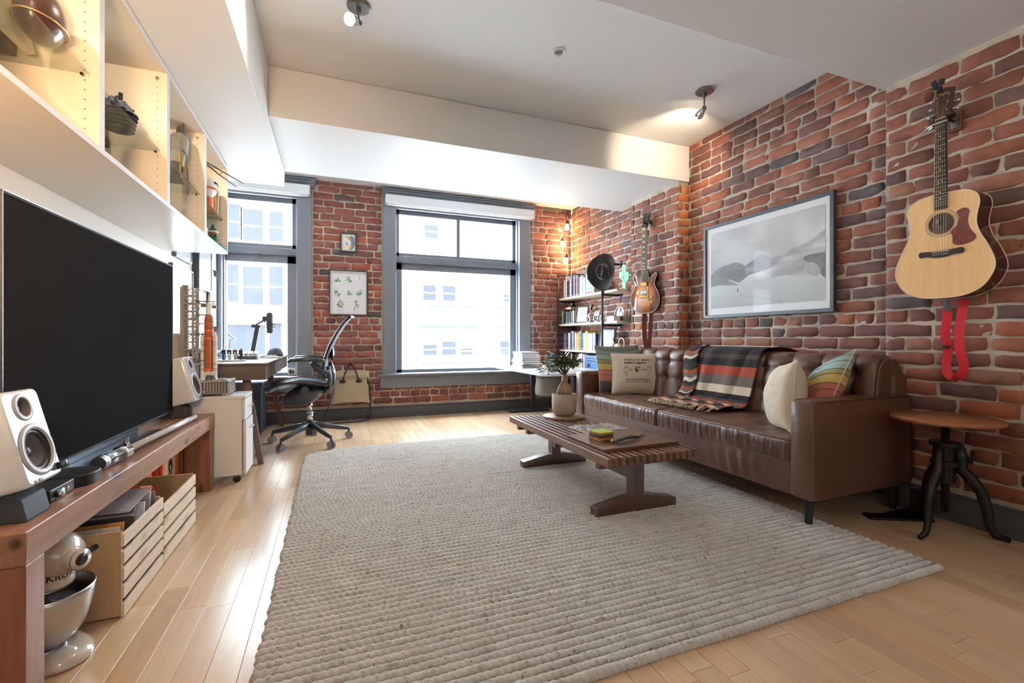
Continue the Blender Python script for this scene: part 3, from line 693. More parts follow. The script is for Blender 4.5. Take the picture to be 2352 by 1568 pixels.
part('head', loft([ringyz(-0.175, 0.012, 0.012, 0.30), ringyz(-0.168, 0.045, 0.038, 0.30), ringyz(-0.14, 0.062, 0.055, 0.302), ringyz(-0.04, 0.070, 0.064, 0.305), ringyz(0.07, 0.070, 0.065, 0.306), ringyz(0.105, 0.066, 0.061, 0.305), ringyz(0.128, 0.054, 0.050, 0.303), ringyz(0.140, 0.034, 0.034, 0.300), ringyz(0.15, 0.028, 0.028, 0.298), ringyz(0.172, 0.026, 0.026, 0.297)]), enamel, mx, smooth=True)
part('hub_ring', M().tube([(0.168, 0, 0.297), (0.176, 0, 0.297)], 0.0275, 20), enamel, mx, smooth=True)
part('hub_socket', M().tube([(0.170, 0, 0.297), (0.1775, 0, 0.297)], 0.017, 20), blackp, mx, smooth=True)
part('hub_screw', M().tube([(0.162, 0.020, 0.303), (0.165, 0.052, 0.310)], 0.009, 10), blackp, mx)
part('planetary', loft([ell(0.045, 0.062, 0.060, 0.200), ell(0.045, 0.070, 0.066, 0.206), ell(0.045, 0.072, 0.068, 0.217)]), steel, mx, smooth=True)
part('trim_band', loft([ell(0.035, 0.088, 0.068, 0.215), ell(0.03, 0.094, 0.0705, 0.220), ell(0.02, 0.106, 0.0725, 0.250), ell(0.01, 0.118, 0.0730, 0.285)]), pm('trim_cream', rgb(220, 208, 190), 0.2, coat=0.5), mx, smooth=True)
tm = text_mesh('KitchenAid', 0.034, bold=True)
def wrap(x, y, z):
    ang = -PI/2 + (x*0.80+0.142)/0.082; rx, ry = 0.1115, 0.0765
    return (0.0185 + rx*math.cos(ang), ry*math.sin(ang), 0.254 + y*0.9)
part('lettering', map_pts(tm, wrap), blackm, mx)
bp = [(0.045, 0.036), (0.05, 0.040), (0.048, 0.046), (0.062, 0.052), (0.088, 0.085), (0.103, 0.135), (0.110, 0.185), (0.112, 0.202), (0.108, 0.202), (0.099, 0.135), (0.085, 0.088), (0.06, 0.057), (0.0, 0.054)]
part('bowl', M().lathe(bp, (0.055, 0, 0), 40, cap=False), steel, mx, smooth=True)
part('bowl_foot', M().lathe([(0.046, 0.030), (0.052, 0.034), (0.046, 0.042), (0.040, 0.048)], (0.055, 0, 0), 32), chrome, mx, smooth=True)
bt = M().tube([(0.045, 0, 0.21), (0.045, 0, 0.165)], 0.008, 10)
part('beater_shaft', bt, blackp, mx)
part('flat_beater', M().tube([(0.045-0.062, 0, 0.10), (0.045-0.066, 0, 0.135), (0.045-0.045, 0, 0.165), (0.045, 0, 0.176), (0.045+0.045, 0, 0.165), (0.045+0.066, 0, 0.135), (0.045+0.058, 0, 0.10), (0.045, 0, 0.075), (0.045-0.058, 0, 0.10)], 0.0055, 8).tube([(0.0, 0, 0.13), (0.045, 0, 0.155), (0.09, 0, 0.13)], 0.0045, 8), pm('beater_grey', rgb(190, 190, 190), 0.4), mx, smooth=True)

# ------------------------------------------------------------------ wall display cabinet
cab_m = pm('cabinet_white', rgb(224, 214, 200), 0.32); cab_e = pm('cabinet_edge', rgb(212, 214, 218), 0.3)
XF, XB, ZL, ZT = -0.745, -1.138, 1.590, 2.214
dc = thing('display_cabinet', 'long white wall cabinet with open lit bays and glass shelves above the television', 'cabinet', (-0.94, 2.4, 1.57))
yedges = [0.60, 1.312, 2.003, 2.697, 3.402, 4.062]
part('bottom_panel', M().box(XB, XF-0.002, 0.60, 4.062, 1.573, ZL), cab_m, dc, world=True)
part('top_panel', M().box(XB, XF-0.002, 0.60, 4.062, ZT, 2.236), cab_m, dc, world=True)
part('back_panel', M().box(XB, XB+0.008, 0.60, 4.062, ZL, ZT), cab_m, dc, world=True)
part('edge_strip', M().box(XF-0.002, XF, 0.60, 4.062, 1.571, ZL+0.001).box(XF-0.002, XF, 0.60, 4.062, ZT-0.001, 2.238), cab_e, dc, world=True)
part('gable', M().box(XB, XF-0.002, 0.60, 0.618, ZL, ZT), cab_m, dc, world=True)
screw_m = pm('cam_cover', rgb(150, 140, 120), 0.3, 0.8)
hole_m = pm('peg_hole', rgb(40, 34, 30), 0.7)
for i, ye in enumerate(yedges[1:]):
    w = 0.020 if i < 4 else 0.010
    if i < 4:
        for s in (-1, 1):
            part('gable', M().box(XB+0.008, XF-0.002, ye-0.0015 + (s-1)/2*0.018, ye+0.0015+(s+1)/2*0.018, ZL, ZT), cab_m, dc, world=True)
        part('edge_strip', M().box(XF-0.002, XF, ye-0.0195, ye+0.0195, ZL, ZT), cab_e, dc, world=True)
        yf = ye-0.0196
    else:
        part('gable', M().box(XB+0.008, XF-0.002, ye-0.018, ye, ZL, ZT), cab_m, dc, world=True); part('edge_strip', M().box(XF-0.002, XF, ye-0.018, ye, ZL, ZT), cab_e, dc, world=True); yf = ye-0.018
    hm = M()
    for k in range(17): hm.tube([(XF-0.04, yf-0.0004, ZL+0.055+k*0.033), (XF-0.04, yf, ZL+0.055+k*0.033)], 0.0022, 6)
    part('peg_holes', hm, hole_m, dc, world=True)['kind'] = 'stuff'
    part('cam_cover', M().tube([(XF-0.04, yf-0.002, ZT-0.03), (XF-0.04, yf, ZT-0.03)], 0.008, 12), screw_m, dc, world=True)
    y0 = yedges[i]+0.0196; y1 = yf
    part('glass_shelf', M().box(XB+0.012, XF-0.026, y0+0.001, y1-0.001, 1.829, 1.835), clear_glass, dc, world=True)
    for yy, s in ((y0, 1), (y1, -1)): part('shelf_pin', M().tube([(XF-0.045, yy, 1.826), (XF-0.045, yy+s*0.010, 1.826)], 0.005, 8), dark_metal, dc, world=True)
# a puck light under the top panel of every bay
puck_m = emit('puck_light', (1, 0.82, 0.58), 14)
for i in range(5):
    y = yedges[i]+0.085
    p = thing('puck_light', ['puck light hidden at the top of the bay nearest the camera', 'puck light in the bay with the bowl shape and branch panel', 'puck light in the bay holding the black engine model', 'puck light in the bay holding the telescope model', 'puck light in the end bay holding the books'][i], 'light', (-0.93, y, ZT-0.012), group='puck lights in the display cabinet')
    p['_rot'] = 1
    part('housing', M().tube([(0, 0, 0.003), (0, 0, 0.012)], 0.032, 20), steel, p); part('lens', M().tube([(0, 0, 0), (0, 0, 0.003)], 0.024, 20), puck_m, p)
    l = lamp('puck_light_beam', 'SPOT', (-0.93, y, ZT-0.018), 6.5, (1, 0.76, 0.48), size=0.02, aim=(-0.905, y+0.55, 2.06), spot=95, blend=1.0)

# --- things in the cabinet
cb = thing('canvas_panel', 'cream canvas with a grey branch drawing leaning in the nearest visible bay', 'picture', (-0.93, 1.80, 1.836)); cb['_rot'] = 1
R = rotm(0, math.radians(-12), 0)
part('canvas', M().obox((0, 0, 0.15), (0.022, 0.26, 0.30), R), pm('canvas_cream', rgb(222, 210, 186), 0.7), cb)
gr = pm('branch_grey', rgb(120, 114, 120), 0.7); rd = random.Random(2); m = M()
for k in range(7):
    y, z = rd.uniform(-0.05, 0.02), 0.05; pts = []
    for q in range(6): pts.append(R @ Vector((0.0135, y, z)) + Vector((0, 0, 0))); y += rd.uniform(-0.012, 0.03); z += 0.045
    pts = [Vector((p[0]-0.0, p[1], p[2])) for p in pts]; m.tube(pts, 0.0035, 4)
part('drawing', m, gr, cb)
hm = thing('brown_bowl', 'dark brown domed bowl with a thin gold rim on the glass shelf', 'bowl', (-0.835, 1.84, 1.836)); hm['_rot'] = 1
part('dome', M().ball((0, 0, 0.085), (0.055, 0.085, 0.085), 24), pm('brown_lacquer', rgb(74, 48, 38), 0.3, coat=0.4), hm, smooth=True)
part('rim', M().ring([(0.058*math.cos(2*PI*k/30), 0.089*math.sin(2*PI*k/30), 0.055) for k in range(30)], 0.0028, 6), pm('gold_rim', rgb(214, 178, 120), 0.3, 0.8), hm, smooth=True)
bx = thing('blue_box', 'blue painted box behind the brown bowl at the top of the bay', 'box', (-0.99, 1.90, 1.836)); bx['_rot'] = 1
part('box', M().box(-0.05, 0.05, -0.075, 0.055, 0.17, 0.30), pm('blue_print', rgb(58, 116, 168), 0.4, var=0.4, vscale=20), bx, bevel=0.002); part('riser', M().box(-0.045, 0.045, -0.07, 0.05, 0.0, 0.17), pm('riser_dark', rgb(52, 40, 34), 0.5), bx)
en = thing('engine_model', 'black finned engine model on the glass shelf of the second bay', 'model engine', (-0.865, 2.475, 1.836)); en['_rot'] = 1; en.scale = (0.78, 0.78, 0.85)
blk = pm('engine_black', rgb(30, 30, 32), 0.35, 0.4)
m = M()
for k in range(9): m.lathe([(0.055+0.012*((k+1) % 2)+0.002*k, 0.004+k*0.010), (0.055+0.012*((k+1) % 2)+0.002*k, 0.009+k*0.010)], (0, 0.02, 0), 18).tube([(0, 0.02, 0), (0, 0.02, 0.1)], 0.045, 12)
part('finned_cylinder', m, blk, en)
part('crankcase', M().box(-0.045, 0.045, -0.05, 0.07, 0.098, 0.135).tube([(0, -0.09, 0.12), (0, 0.10, 0.12)], 0.016, 10), pm('engine_blue', rgb(44, 62, 84), 0.4, 0.3), en, bevel=0.003)
part('valve_gear', M().tube([(0.0, 0.03, 0.13), (0, 0.03, 0.20)], 0.010, 8).tube([(0.02, -0.02, 0.14), (-0.02, 0.10, 0.16)], 0.008, 8).tube([(0.0, 0.05, 0.15), (0.03, 0.12, 0.15)], 0.006, 8).ball((0, 0.0, 0.155), 0.018, 10).ball((0.01, 0.06, 0.15), 0.014, 10), blk, en)
fr = thing('dark_frame', 'dark brown framed picture standing behind the black engine model', 'picture', (-0.99, 2.58, 1.836)); fr['_rot'] = 1
part('frame', M().obox((0, 0, 0.13), (0.02, 0.16, 0.31), rotm(0, -0.12, 0)), pm('frame_umber', rgb(64, 50, 46), 0.4), fr, bevel=0.003)
part('print', M().obox((0.013, 0, 0.13), (0.002, 0.10, 0.22), rotm(0, -0.12, 0)), pm('print_grey', rgb(120, 112, 108), 0.5), fr)
sh = thing('ship_model', 'pale translucent spiky ship model on the bottom of the second bay', 'model ship', (-0.95, 2.50, 1.591)); sh['_rot'] = 1
m = M().tube([(0, -0.13, 0.05), (0, 0.0, 0.055), (0, 0.15, 0.05)], [0.012, 0.026, 0.006], 8)
for k in range(7): m.tube([(0, -0.10+k*0.035, 0.05), (0.03*((k % 3)-1), -0.08+k*0.035, 0.13-0.008*k)], 0.005, 5)
part('hull', m, pm('pale_grey_plastic', rgb(150, 144, 134), 0.5), sh); part('plinth', M().box(-0.05, 0.05, -0.12, 0.0, 0, 0.018).box(-0.006, 0.006, -0.03, -0.02, 0.018, 0.05), pm('plinth_grey', rgb(120, 112, 104), 0.5), sh)
te = thing('telescope_model', 'silver space telescope model with gold solar wings in the third bay', 'model telescope', (-0.85, 3.25, 1.838), rz=0.1); te['_rot'] = 1; te.scale = (1.2, 1.15, 1.4)
ax0, ax1 = Vector((0, -0.075, 0.055)), Vector((0, 0.035, 0.20)); silver = pm('silver_plastic', rgb(170, 168, 164), 0.3, 0.5)
part('tube', M().tube([ax0, ax0.lerp(ax1, .45), ax0.lerp(ax1, .46), ax1], [0.034, 0.034, 0.042, 0.042], 12), silver, te)
part('mirror', M().tube([ax1, ax1+(ax1-ax0).normalized()*0.002], 0.034, 12).tube([ax1, ax1+(ax1-ax0).normalized()*0.003], 0.012, 12), pm('brown_mirror', rgb(96, 66, 44), 0.3, 0.4), te)
part('hatch', M().obox(tuple(ax1+Vector((0, 0.015, 0.055))), (0.004, 0.075, 0.07), rotm(0.5, 0, 0.5)).tube([ax1, ax1+Vector((0, 0.015, 0.03))], 0.004, 5), pm('hatch_grey', rgb(90, 88, 86), 0.5), te)
gold_m = pm('gold_plastic', rgb(206, 168, 60), 0.35)
panel_m = pm('solar_panel', rgb(122, 112, 84), 0.4)
for s in (-1, 1):
    q = part('solar_wing', M().obox((0.02, 0.02+s*0.10 if s > 0 else -0.06, 0.09 - s*0.02), (0.004, 0.05, 0.17), rotm(-0.55, 0, 0.2)), panel_m, te)
    part('wing_spar', M().tube([(0.02, -0.02, 0.13), (0.02, 0.10 if s > 0 else -0.1, 0.11), (0.022, 0.165 if s > 0 else -0.08, 0.03)], 0.0035, 5), gold_m, te)
part('stand', M().box(-0.03, 0.03, -0.09, -0.02, 0, 0.012).tube([(0, -0.05, 0.01), (0, -0.05, 0.07)], 0.01, 8).box(-0.02, 0.02, -0.07, -0.03, 0.012, 0.035), blk, te)
for k, (y, s, lb) in enumerate(((-0.03, .06, 'x'),)):
    pass
dr = thing('white_saucer_model', 'white rounded model ship below the telescope on the bay floor', 'model ship', (-0.93, 3.22, 1.591)); dr['_rot'] = 1
part('hull', M().ball((0, 0, 0.06), (0.07, 0.10, 0.028), 20).ball((0, -0.02, 0.085), (0.03, 0.035, 0.02), 14), pm('hull_white', rgb(176, 170, 156), 0.4), dr, smooth=True); part('stand', M().tube([(0, 0, 0), (0, 0, 0.05)], 0.006, 8).tube([(0, 0, 0), (0, 0, 0.008)], 0.03, 16), pm('stand_clear', rgb(150, 144, 130), 0.3), dr)
# end bay
bn = thing('antenna_rods', 'pair of thin black rods sticking out of the end bay', 'rods', (-0.80, 3.60, 2.03)); bn['_rot'] = 1
part('rod', M().tube([(0.0, -0.12, 0.065), (0.10, 0.06, 0.045), (0.18, 0.19, 0.030), (0.20, 0.22, 0.024)], [0.004, 0.0045, 0.004, 0.002], 6), blackp, bn); part('rod', M().tube([(0.0, -0.12, 0.06), (0.08, 0.05, 0.02), (0.16, 0.19, -0.012)], [0.004, 0.0045, 0.002], 6), blackp, bn)
part('clip', M().box(-0.01, 0.01, -0.13, -0.10, 0.04, 0.08), blackp, bn)
hl = thing('toy_helmet', 'white and orange toy helmet with a dark visor in the end bay', 'toy helmet', (-0.82, 3.72, 1.872)); hl['_rot'] = 1
part('shell', M().ball((0, 0, 0.105), (0.075, 0.085, 0.08), 20), pm('toy_white', rgb(222, 218, 210), 0.3), hl, smooth=True)
part('visor', M().ball((0.012, 0.012, 0.125), (0.068, 0.078, 0.035), 20), blackp, hl, smooth=True)
part('orange_band', M().ring([(0.078*math.cos(2*PI*k/24), 0.088*math.sin(2*PI*k/24), 0.085) for k in range(24)], 0.007, 6), pm('toy_orange', rgb(208, 96, 44), 0.4), hl, smooth=True)
part('crest', M().tube([(0.04, 0, 0.165), (0, 0, 0.19), (-0.05, 0, 0.16)], 0.008, 6), pm('toy_orange', rgb(208, 96, 44), 0.4), hl)
part('base', M().tube([(0, 0, -0.036), (0, 0, 0.03)], 0.05, 16), pm('toy_orange', rgb(208, 96, 44), 0.4), hl)
for k, (c, lb, th, hh) in enumerate([((224, 150, 70), 'orange covered book first in the end bay', .014, .20), ((92, 66, 72), 'dark plum book with a grey spine in the end bay', .018, .215), ((120, 104, 84), 'taupe book in the end bay beside the gold one', .016, .21), ((206, 160, 60), 'gold and green marbled book in the end bay', .022, .22), ((112, 100, 84), 'olive brown book closing the row in the end bay', .02, .225)]):
    o = part('book', M().box(-0.085, 0.095, 0, th, 0, hh-0.03), pm('cab_book_%d' % k, rgb(*c), 0.45, var=0.2, vscale=25), bevel=0.001); o.location = (-0.88, 3.85+k*0.024, 1.836); o.rotation_euler = (-0.12, 0, 0); tag(o, lb, 'book', 'books in the end bay of the display cabinet')
gn = thing('gnome_figure', 'small figure in a green pointed hat sitting on the end bay floor', 'figurine', (-0.790, 3.80, 1.591)); gn['_rot'] = 1
gg = pm('felt_green', rgb(30, 104, 66), 0.8); part('body', loft([ell(0, .032, .034, 0), ell(0, .036, .038, .03), ell(0, .02, .022, .062)]), gg, gn, smooth=True)
part('head', M().ball((0, 0, 0.078), 0.027, 14), pm('figure_brown', rgb(120, 84, 68), 0.5), gn, smooth=True); part('beard', M().ball((0.014, 0.0, 0.066), (0.016, 0.022, 0.02), 12), pm('figure_dark', rgb(50, 38, 34), 0.7), gn, smooth=True)
part('hat', loft([ell(0, .03, .03, .093), ell(0, .028, .028, .10), ell(0, .012, .012, .125), ell(0, .004, .004, .148)]), gg, gn, smooth=True); part('hat_band', M().ring([(0.030*math.cos(2*PI*k/16), 0.030*math.sin(2*PI*k/16), 0.094) for k in range(16)], 0.006, 6), pm('toy_white', rgb(222, 218, 210), 0.3), gn, smooth=True)
part('leg', M().tube([(0.01, 0.01, 0.015), (0.03, 0.10, 0.016), (0.045, 0.20, 0.012)], [0.016, 0.014, 0.008], 8), gg, gn, smooth=True)
cn = tagpart('white_canister', M().tube([(0, 0, 0), (0, 0, 0.07)], 0.016, 16), white_gloss, 'small white cylinder standing beside the green hatted figure', 'canister', smooth=False); cn.location = (-0.785, 3.56, 1.591)

# ------------------------------------------------------------------ glossy framed pictures on the left wall beyond the cabinet
fr_d = pm('frame_charcoal', rgb(60, 62, 66), 0.3); glare = pm('glazing_glare', rgb(222, 226, 232), 0.04, coat=1.0, spec=0.9)  # near-white base colour stands in for window glare on the glass
def wall_pic(y0, y1, z0, z1, label, th=0.03):
    p = thing('framed_picture', label, 'picture', (XL, (y0+y1)/2, (z0+z1)/2), group='glazed pictures on the plaster wall by the desk'); a = 0.012
    part('frame', M().box(XL, XL+th, y0, y0+a, z0, z1).box(XL, XL+th, y1-a, y1, z0, z1).box(XL, XL+th, y0+a, y1-a, z0, z0+a).box(XL, XL+th, y0+a, y1-a, z1-a, z1), fr_d, p, world=True, bevel=0.001)
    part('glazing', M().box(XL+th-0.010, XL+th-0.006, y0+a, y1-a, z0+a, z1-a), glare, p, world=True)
wall_pic(4.12, 4.66, 0.82, 1.50, 'large glazed picture reflecting the window, half hidden by the television edge')
wall_pic(4.74, 5.20, 1.37, 1.80, 'upright glazed picture above the rocket tower tip', 0.055)
wall_pic(5.24, 5.52, 1.62, 1.98, 'small glazed picture under the far end of the cabinet')
wall_pic(5.24, 5.54, 1.05, 1.56, 'tall glazed picture beside the narrow window')
wall_pic(4.20, 4.62, 1.56, 1.92, 'glazed picture tucked up under the cabinet end')

# ------------------------------------------------------------------ file cabinet and rocket model
fcw = pm('file_white', rgb(232, 232, 230), 0.35); fce = pm('particle_edge', rgb(206, 172, 124), 0.7)
fc = thing('file_cabinet', 'white wheeled file cabinet standing past the bench end', 'cabinet', (-0.74, 3.52, 0))
y0, y1, zt = 3.384, 3.660, 0.5625
part('carcass', M().box(-0.98, -0.543, y0+.004, y0+.022, 0.05, zt-.02).box(-0.98, -0.543, y1-.022, y1-.004, 0.05, zt-.02).box(-0.98, -0.964, y0+.022, y1-.022, 0.05, zt-.02).box(-0.98, -0.543, y0+.022, y1-.022, 0.05, 0.068), fcw, fc, world=True, bevel=0.001)
part('top', M().box(-0.985, -0.524, y0-.002, y1+.002, zt-.02, zt), fcw, fc, world=True, bevel=0.002)
for z0, z1, xo in ((0.405, zt-.026, -0.525), (0.052, 0.398, -0.519)):
    d = part('drawer', M().box(xo-0.017, xo, y0+.002, y1-.002, z0, z1), fcw, fc, world=True, bevel=0.002)
    part('drawer_side', M().box(-0.9, xo-0.017, y0+.028, y0+.036, z0+0.02, z1-0.02), fce, fc, world=True)
    zc = z1-0.055; ym = (y0+y1)/2
    part('handle', M().tube([(xo, ym-.035, zc), (xo+0.022, ym-.035, zc), (xo+0.022, ym+.035, zc), (xo, ym+.035, zc)], 0.004, 8), pm('clear_pull', rgb(220, 226, 232), 0.1, 0.4), d, world=False).location = (0, 0, 0)
for x in (-0.92, -0.575):
    for y in (y0+.035, y1-.035):
        c = part('caster', M().tube([(x, y-0.012, 0.023), (x, y+0.012, 0.023)], 0.023, 18), blackp, fc, world=True, smooth=False); part('fork', M().box(x-0.014, x+0.014, y-0.016, y+0.016, 0.030, 0.052), dark_metal, c).location = (0, 0, 0)
lg = pm('model_grey', rgb(158, 152, 146), 0.45); dg = pm('model_dark_grey', rgb(92, 94, 96), 0.45); wh = pm('model_white', rgb(232, 232, 230), 0.35); orr = pm('model_orange', rgb(168, 88, 50), 0.6); orb = pm('model_bright_orange', rgb(232, 112, 40), 0.4)
rk = thing('rocket_model', 'orange and white toy brick rocket with a grey launch tower on the file cabinet', 'model rocket', (-0.71, 3.40, 0.586)); 
m = M().box(-0.855, -0.60, 3.30, 3.50, 0.606, 0.672)
part('platform', m, dg, rk, world=True)
for k in range(17): part('platform_rib', M().box(-0.853+k*0.0155, -0.845+k*0.0155, 3.294, 3.30, 0.608, 0.668), lg, rk, world=True)
for k in range(9): part('platform_rib', M().box(-0.60, -0.594, 3.305+k*0.022, 3.316+k*0.022, 0.608, 0.668), lg, rk, world=True)
m = M().box(-0.858, -0.594, 3.294, 3.504, 0.672, 0.680).box(-0.858, -0.594, 3.294, 3.504, 0.600, 0.606)
for x in (-0.84, -0.62):
    for y in (3.31, 3.48): m.box(x-0.012, x+0.012, y-0.012, y+0.012, 0.586, 0.602)
part('deck', m, lg, rk, world=True)
rd = random.Random(9); m = M()
for k in range(46): x, y = rd.uniform(-0.85, -0.605), rd.uniform(3.30, 3.50); m.box(x-0.005, x+0.005, y-0.005, y+0.005, 0.68, 0.684+rd.uniform(0, 0.008))
o = part('deck_studs', m, lg, rk, world=True); o['kind'] = 'stuff'
part('name_plate', M().box(-0.752, -0.722, 3.290, 3.294, 0.612, 0.620), wh, rk, world=True)
cx, cy = -0.718, 3.37
part('core_stage', M().tube([(cx, cy, 0.735), (cx, cy, 1.060), (cx, cy, 1.083), (cx, cy, 1.092)], [0.0245, 0.0245, 0.019, 0.015], 16), orr, rk, world=True)
part('orange_band', M().tube([(cx, cy, 0.735), (cx, cy, 0.753)], 0.0252, 16).tube([(cx, cy, 0.935), (cx, cy, 0.950)], 0.0252, 16).tube([(cx, cy, 0.985), (cx, cy, 0.998)], 0.0252, 16).tube([(cx, cy, 1.03), (cx, cy, 1.036)], 0.0252, 16).box(cx+0.010, cx+0.016, cy-0.0245, cy-0.021, 0.75, 0.94), orb, rk, world=True)
part('upper_stage', M().tube([(cx, cy, 1.092), (cx, cy, 1.135), (cx, cy, 1.17), (cx, cy, 1.19), (cx, cy, 1.225)], [0.0135, 0.0125, 0.007, 0.003, 0.0012], 12), wh, rk, world=True)
part('engine_skirt', M().tube([(cx, cy, 0.700), (cx, cy, 0.735)], [0.020, 0.0245], 12), wh, rk, world=True)
part('engine', M().tube([(cx+0.004, cy-0.028, 0.680), (cx+0.004, cy-0.024, 0.715)], [0.018, 0.010], 12).tube([(cx+0.030, cy-0.01, 0.680), (cx+0.022, cy-0.01, 0.712)], [0.02, 0.012], 10), dg, rk, world=True)
for s in (-1, 1):
    bx_ = cx + s*0.036; by = cy - 0.01*s
    bo = part('booster', M().tube([(bx_, by, 0.68), (bx_, by, 0.70), (bx_, by, 0.945), (bx_, by, 0.975), (bx_, by, 0.985)], [0.016, 0.0115, 0.0115, 0.006, 0.003], 12), wh, rk, world=True)
    for z in (0.742, 0.752, 0.775, 0.785, 0.90, 0.915): part('black_band', M().tube([(bx_, by, z), (bx_, by, z+0.0025)], 0.012, 12), blackp, bo).location = (0, 0, 0)
# launch tower lattice
tx0, tx1, ty0, ty1 = -0.862, -0.800, 3.36, 3.44
tw = M(); dk = M()
for k in range(12):
    z = 0.68 + k*0.048
    for (a_, b_) in (((tx0, ty0), (tx1, ty0)), ((tx1, ty0), (tx1, ty1)), ((tx0, ty1), (tx1, ty1)), ((tx0, ty0), (tx0, ty1))):
        tw.tube([(a_[0], a_[1], z), (b_[0], b_[1], z)], 0.0052, 4)
        tw.tube([(a_[0], a_[1], z) if k % 2 else (b_[0], b_[1], z), (b_[0], b_[1], z+0.048) if k % 2 else (a_[0], a_[1], z+0.048)], 0.0028, 4)
    for x2 in (tx1, tx1+0.028): tw.tube([(x2, ty0, z), (x2+0.028 if x2 == tx1 else x2, ty0, z if x2 == tx1 else z+0.048)], 0.0046, 4)
    tw.tube([(tx1, ty0, z), (tx1+0.028, ty0, z+0.048)], 0.0028, 4); dk.box(tx0+0.016, tx0+0.034, ty0+0.004, ty0+0.03, z+0.006, z+0.042)
for x in (tx0, tx0+0.010, tx1):
    for y in (ty0, ty1): tw.tube([(x, y, 0.68), (x, y, 1.262)], 0.0062, 5)
part('launch_tower', tw, lg, rk, world=True); part('lift_shaft', dk, pm('model_taupe', rgb(120, 112, 100), 0.5), rk, world=True)
part('tower_cap', M().box(tx0+0.006, tx0+0.036, ty0-0.002, ty0+0.05, 1.236, 1.272), pm('model_taupe', rgb(120, 112, 100), 0.5), rk, world=True)
for k, z in enumerate((0.80, 0.86, 0.965, 1.03, 1.085, 1.155, 1.17)): part('service_arm', M().box(tx1+0.02, cx-0.012 if k < 5 else cx+0.032, cy-0.006, cy+0.006, z, z+0.007).box(tx1+0.02, tx1+0.032, cy-0.014, cy+0.012, z-0.008, z+0.012), lg if k % 2 else dg, rk, world=True)
part('crew_box', M().box(cx-0.040, cx-0.012, cy-0.014, cy+0.014, 1.138, 1.158), dg, rk, world=True); part('crew_box', M().box(cx+0.016, cx+0.044, cy-0.014, cy+0.014, 1.132, 1.150), dg, rk, world=True)
part('red_detail', M().box(tx1+0.028, tx1+0.036, cy-0.016, cy-0.010, 1.12, 1.136), pm('model_red', rgb(200, 50, 50), 0.4), rk, world=True)
tagpart('beige_canister', M().tube([(-0.935, 3.49, 0.5635), (-0.935, 3.49, 0.95), (-0.935, 3.49, 0.962)], [0.042, 0.042, 0.036], 24), pm('beige_card', rgb(206, 190, 166), 0.6), 'tall beige canister behind the launch tower, beside the television', 'canister', smooth=False)

rk.location = (-0.735, 3.503, 0.563); rk.scale = (1.03, 1.03, 1.03)
# ------------------------------------------------------------------ walnut desk by the narrow window
walnut_d = wood('desk_walnut', rgb(78, 62, 54), rgb(104, 84, 72), 0.35, 'Y', 1.0, coat=0.25)
walnut_dx = wood('desk_walnut_end', rgb(78, 62, 54), rgb(104, 84, 72), 0.35, 'X', 1.0, coat=0.25)
walnut_dz = wood('desk_walnut_leg', rgb(84, 66, 56), rgb(112, 88, 74), 0.4, 'Z', 1.0)
dk_ = thing('writing_desk', 'dark walnut desk with splayed legs under the narrow window', 'desk', (-0.78, 4.62, 0))
part('top', M().box(-1.11, -0.445, 3.765, 5.475, 0.735, 0.752), walnut_d, dk_, world=True, bevel=0.003)
part('apron', M().box(-1.105, -0.452, 3.772, 3.790, 0.628, 0.735), walnut_dx, dk_, world=True, bevel=0.002)
part('apron', M().box(-1.105, -0.452, 5.45, 5.468, 0.628, 0.735), walnut_dx, dk_, world=True, bevel=0.002)
part('side_panel', M().box(-1.105, -1.09, 3.79, 5.45, 0.628, 0.735), walnut_d, dk_, world=True)
for y0, y1 in ((3.795, 4.33), (4.336, 4.90), (4.906, 5.445)):
    d = part('drawer', M().box(-0.468, -0.450, y0, y1, 0.632, 0.728), walnut_d, dk_, world=True, bevel=0.002)
part('underside', M().box(-1.09, -0.468, 3.79, 5.45, 0.628, 0.640), walnut_d, dk_, world=True)
def qleg(x0, y0, z0, x1, y1, z1, a, b):
    vs = [(x0-a/2, y0-b/2, z0), (x0+a/2, y0-b/2, z0), (x0+a/2, y0+b/2, z0), (x0-a/2, y0+b/2, z0), (x1-a*.7, y1-b*.7, z1), (x1+a*.7, y1-b*.7, z1), (x1+a*.7, y1+b*.7, z1), (x1-a*.7, y1+b*.7, z1)]
    m = M(); m.add(vs, [(0, 3, 2, 1), (4, 5, 6, 7), (0, 1, 5, 4), (1, 2, 6, 5), (2, 3, 7, 6), (3, 0, 4, 7)]); return m
for (x0, y0, x1, y1) in ((-0.492, 3.84, -0.60, 3.93), (-0.50, 5.42, -0.61, 5.34), (-1.07, 3.84, -0.97, 3.93), (-1.07, 5.42, -0.97, 5.34)):
    part('leg', qleg(x0, y0, 0, x1, y1, 0.628, 0.036, 0.036), walnut_dz, dk_, world=True, bevel=0.003)
part('cross_rail', M().box(-0.99, -0.58, 3.905, 3.94, 0.54, 0.60).box(-0.99, -0.58, 5.33, 5.36, 0.54, 0.60), walnut_dx, dk_, world=True, bevel=0.002)
# computer tower under the desk
tc = thing('storage_box', 'dark blue grey storage box standing under the desk by the wall', 'box', (-0.80, 5.18, 0)); part('box', M().box(-0.97, -0.64, 5.02, 5.40, 0.005, 0.46), pm('storage_blue', rgb(58, 70, 90), 0.45), tc, world=True, bevel=0.01); part('lid', M().box(-0.98, -0.63, 5.01, 5.41, 0.46, 0.50), pm('storage_lid', rgb(70, 82, 104), 0.4), tc, world=True, bevel=0.006); part('label_holder', M().box(-0.63, -0.626, 5.14, 5.22, 0.36, 0.39), steel, tc, world=True)
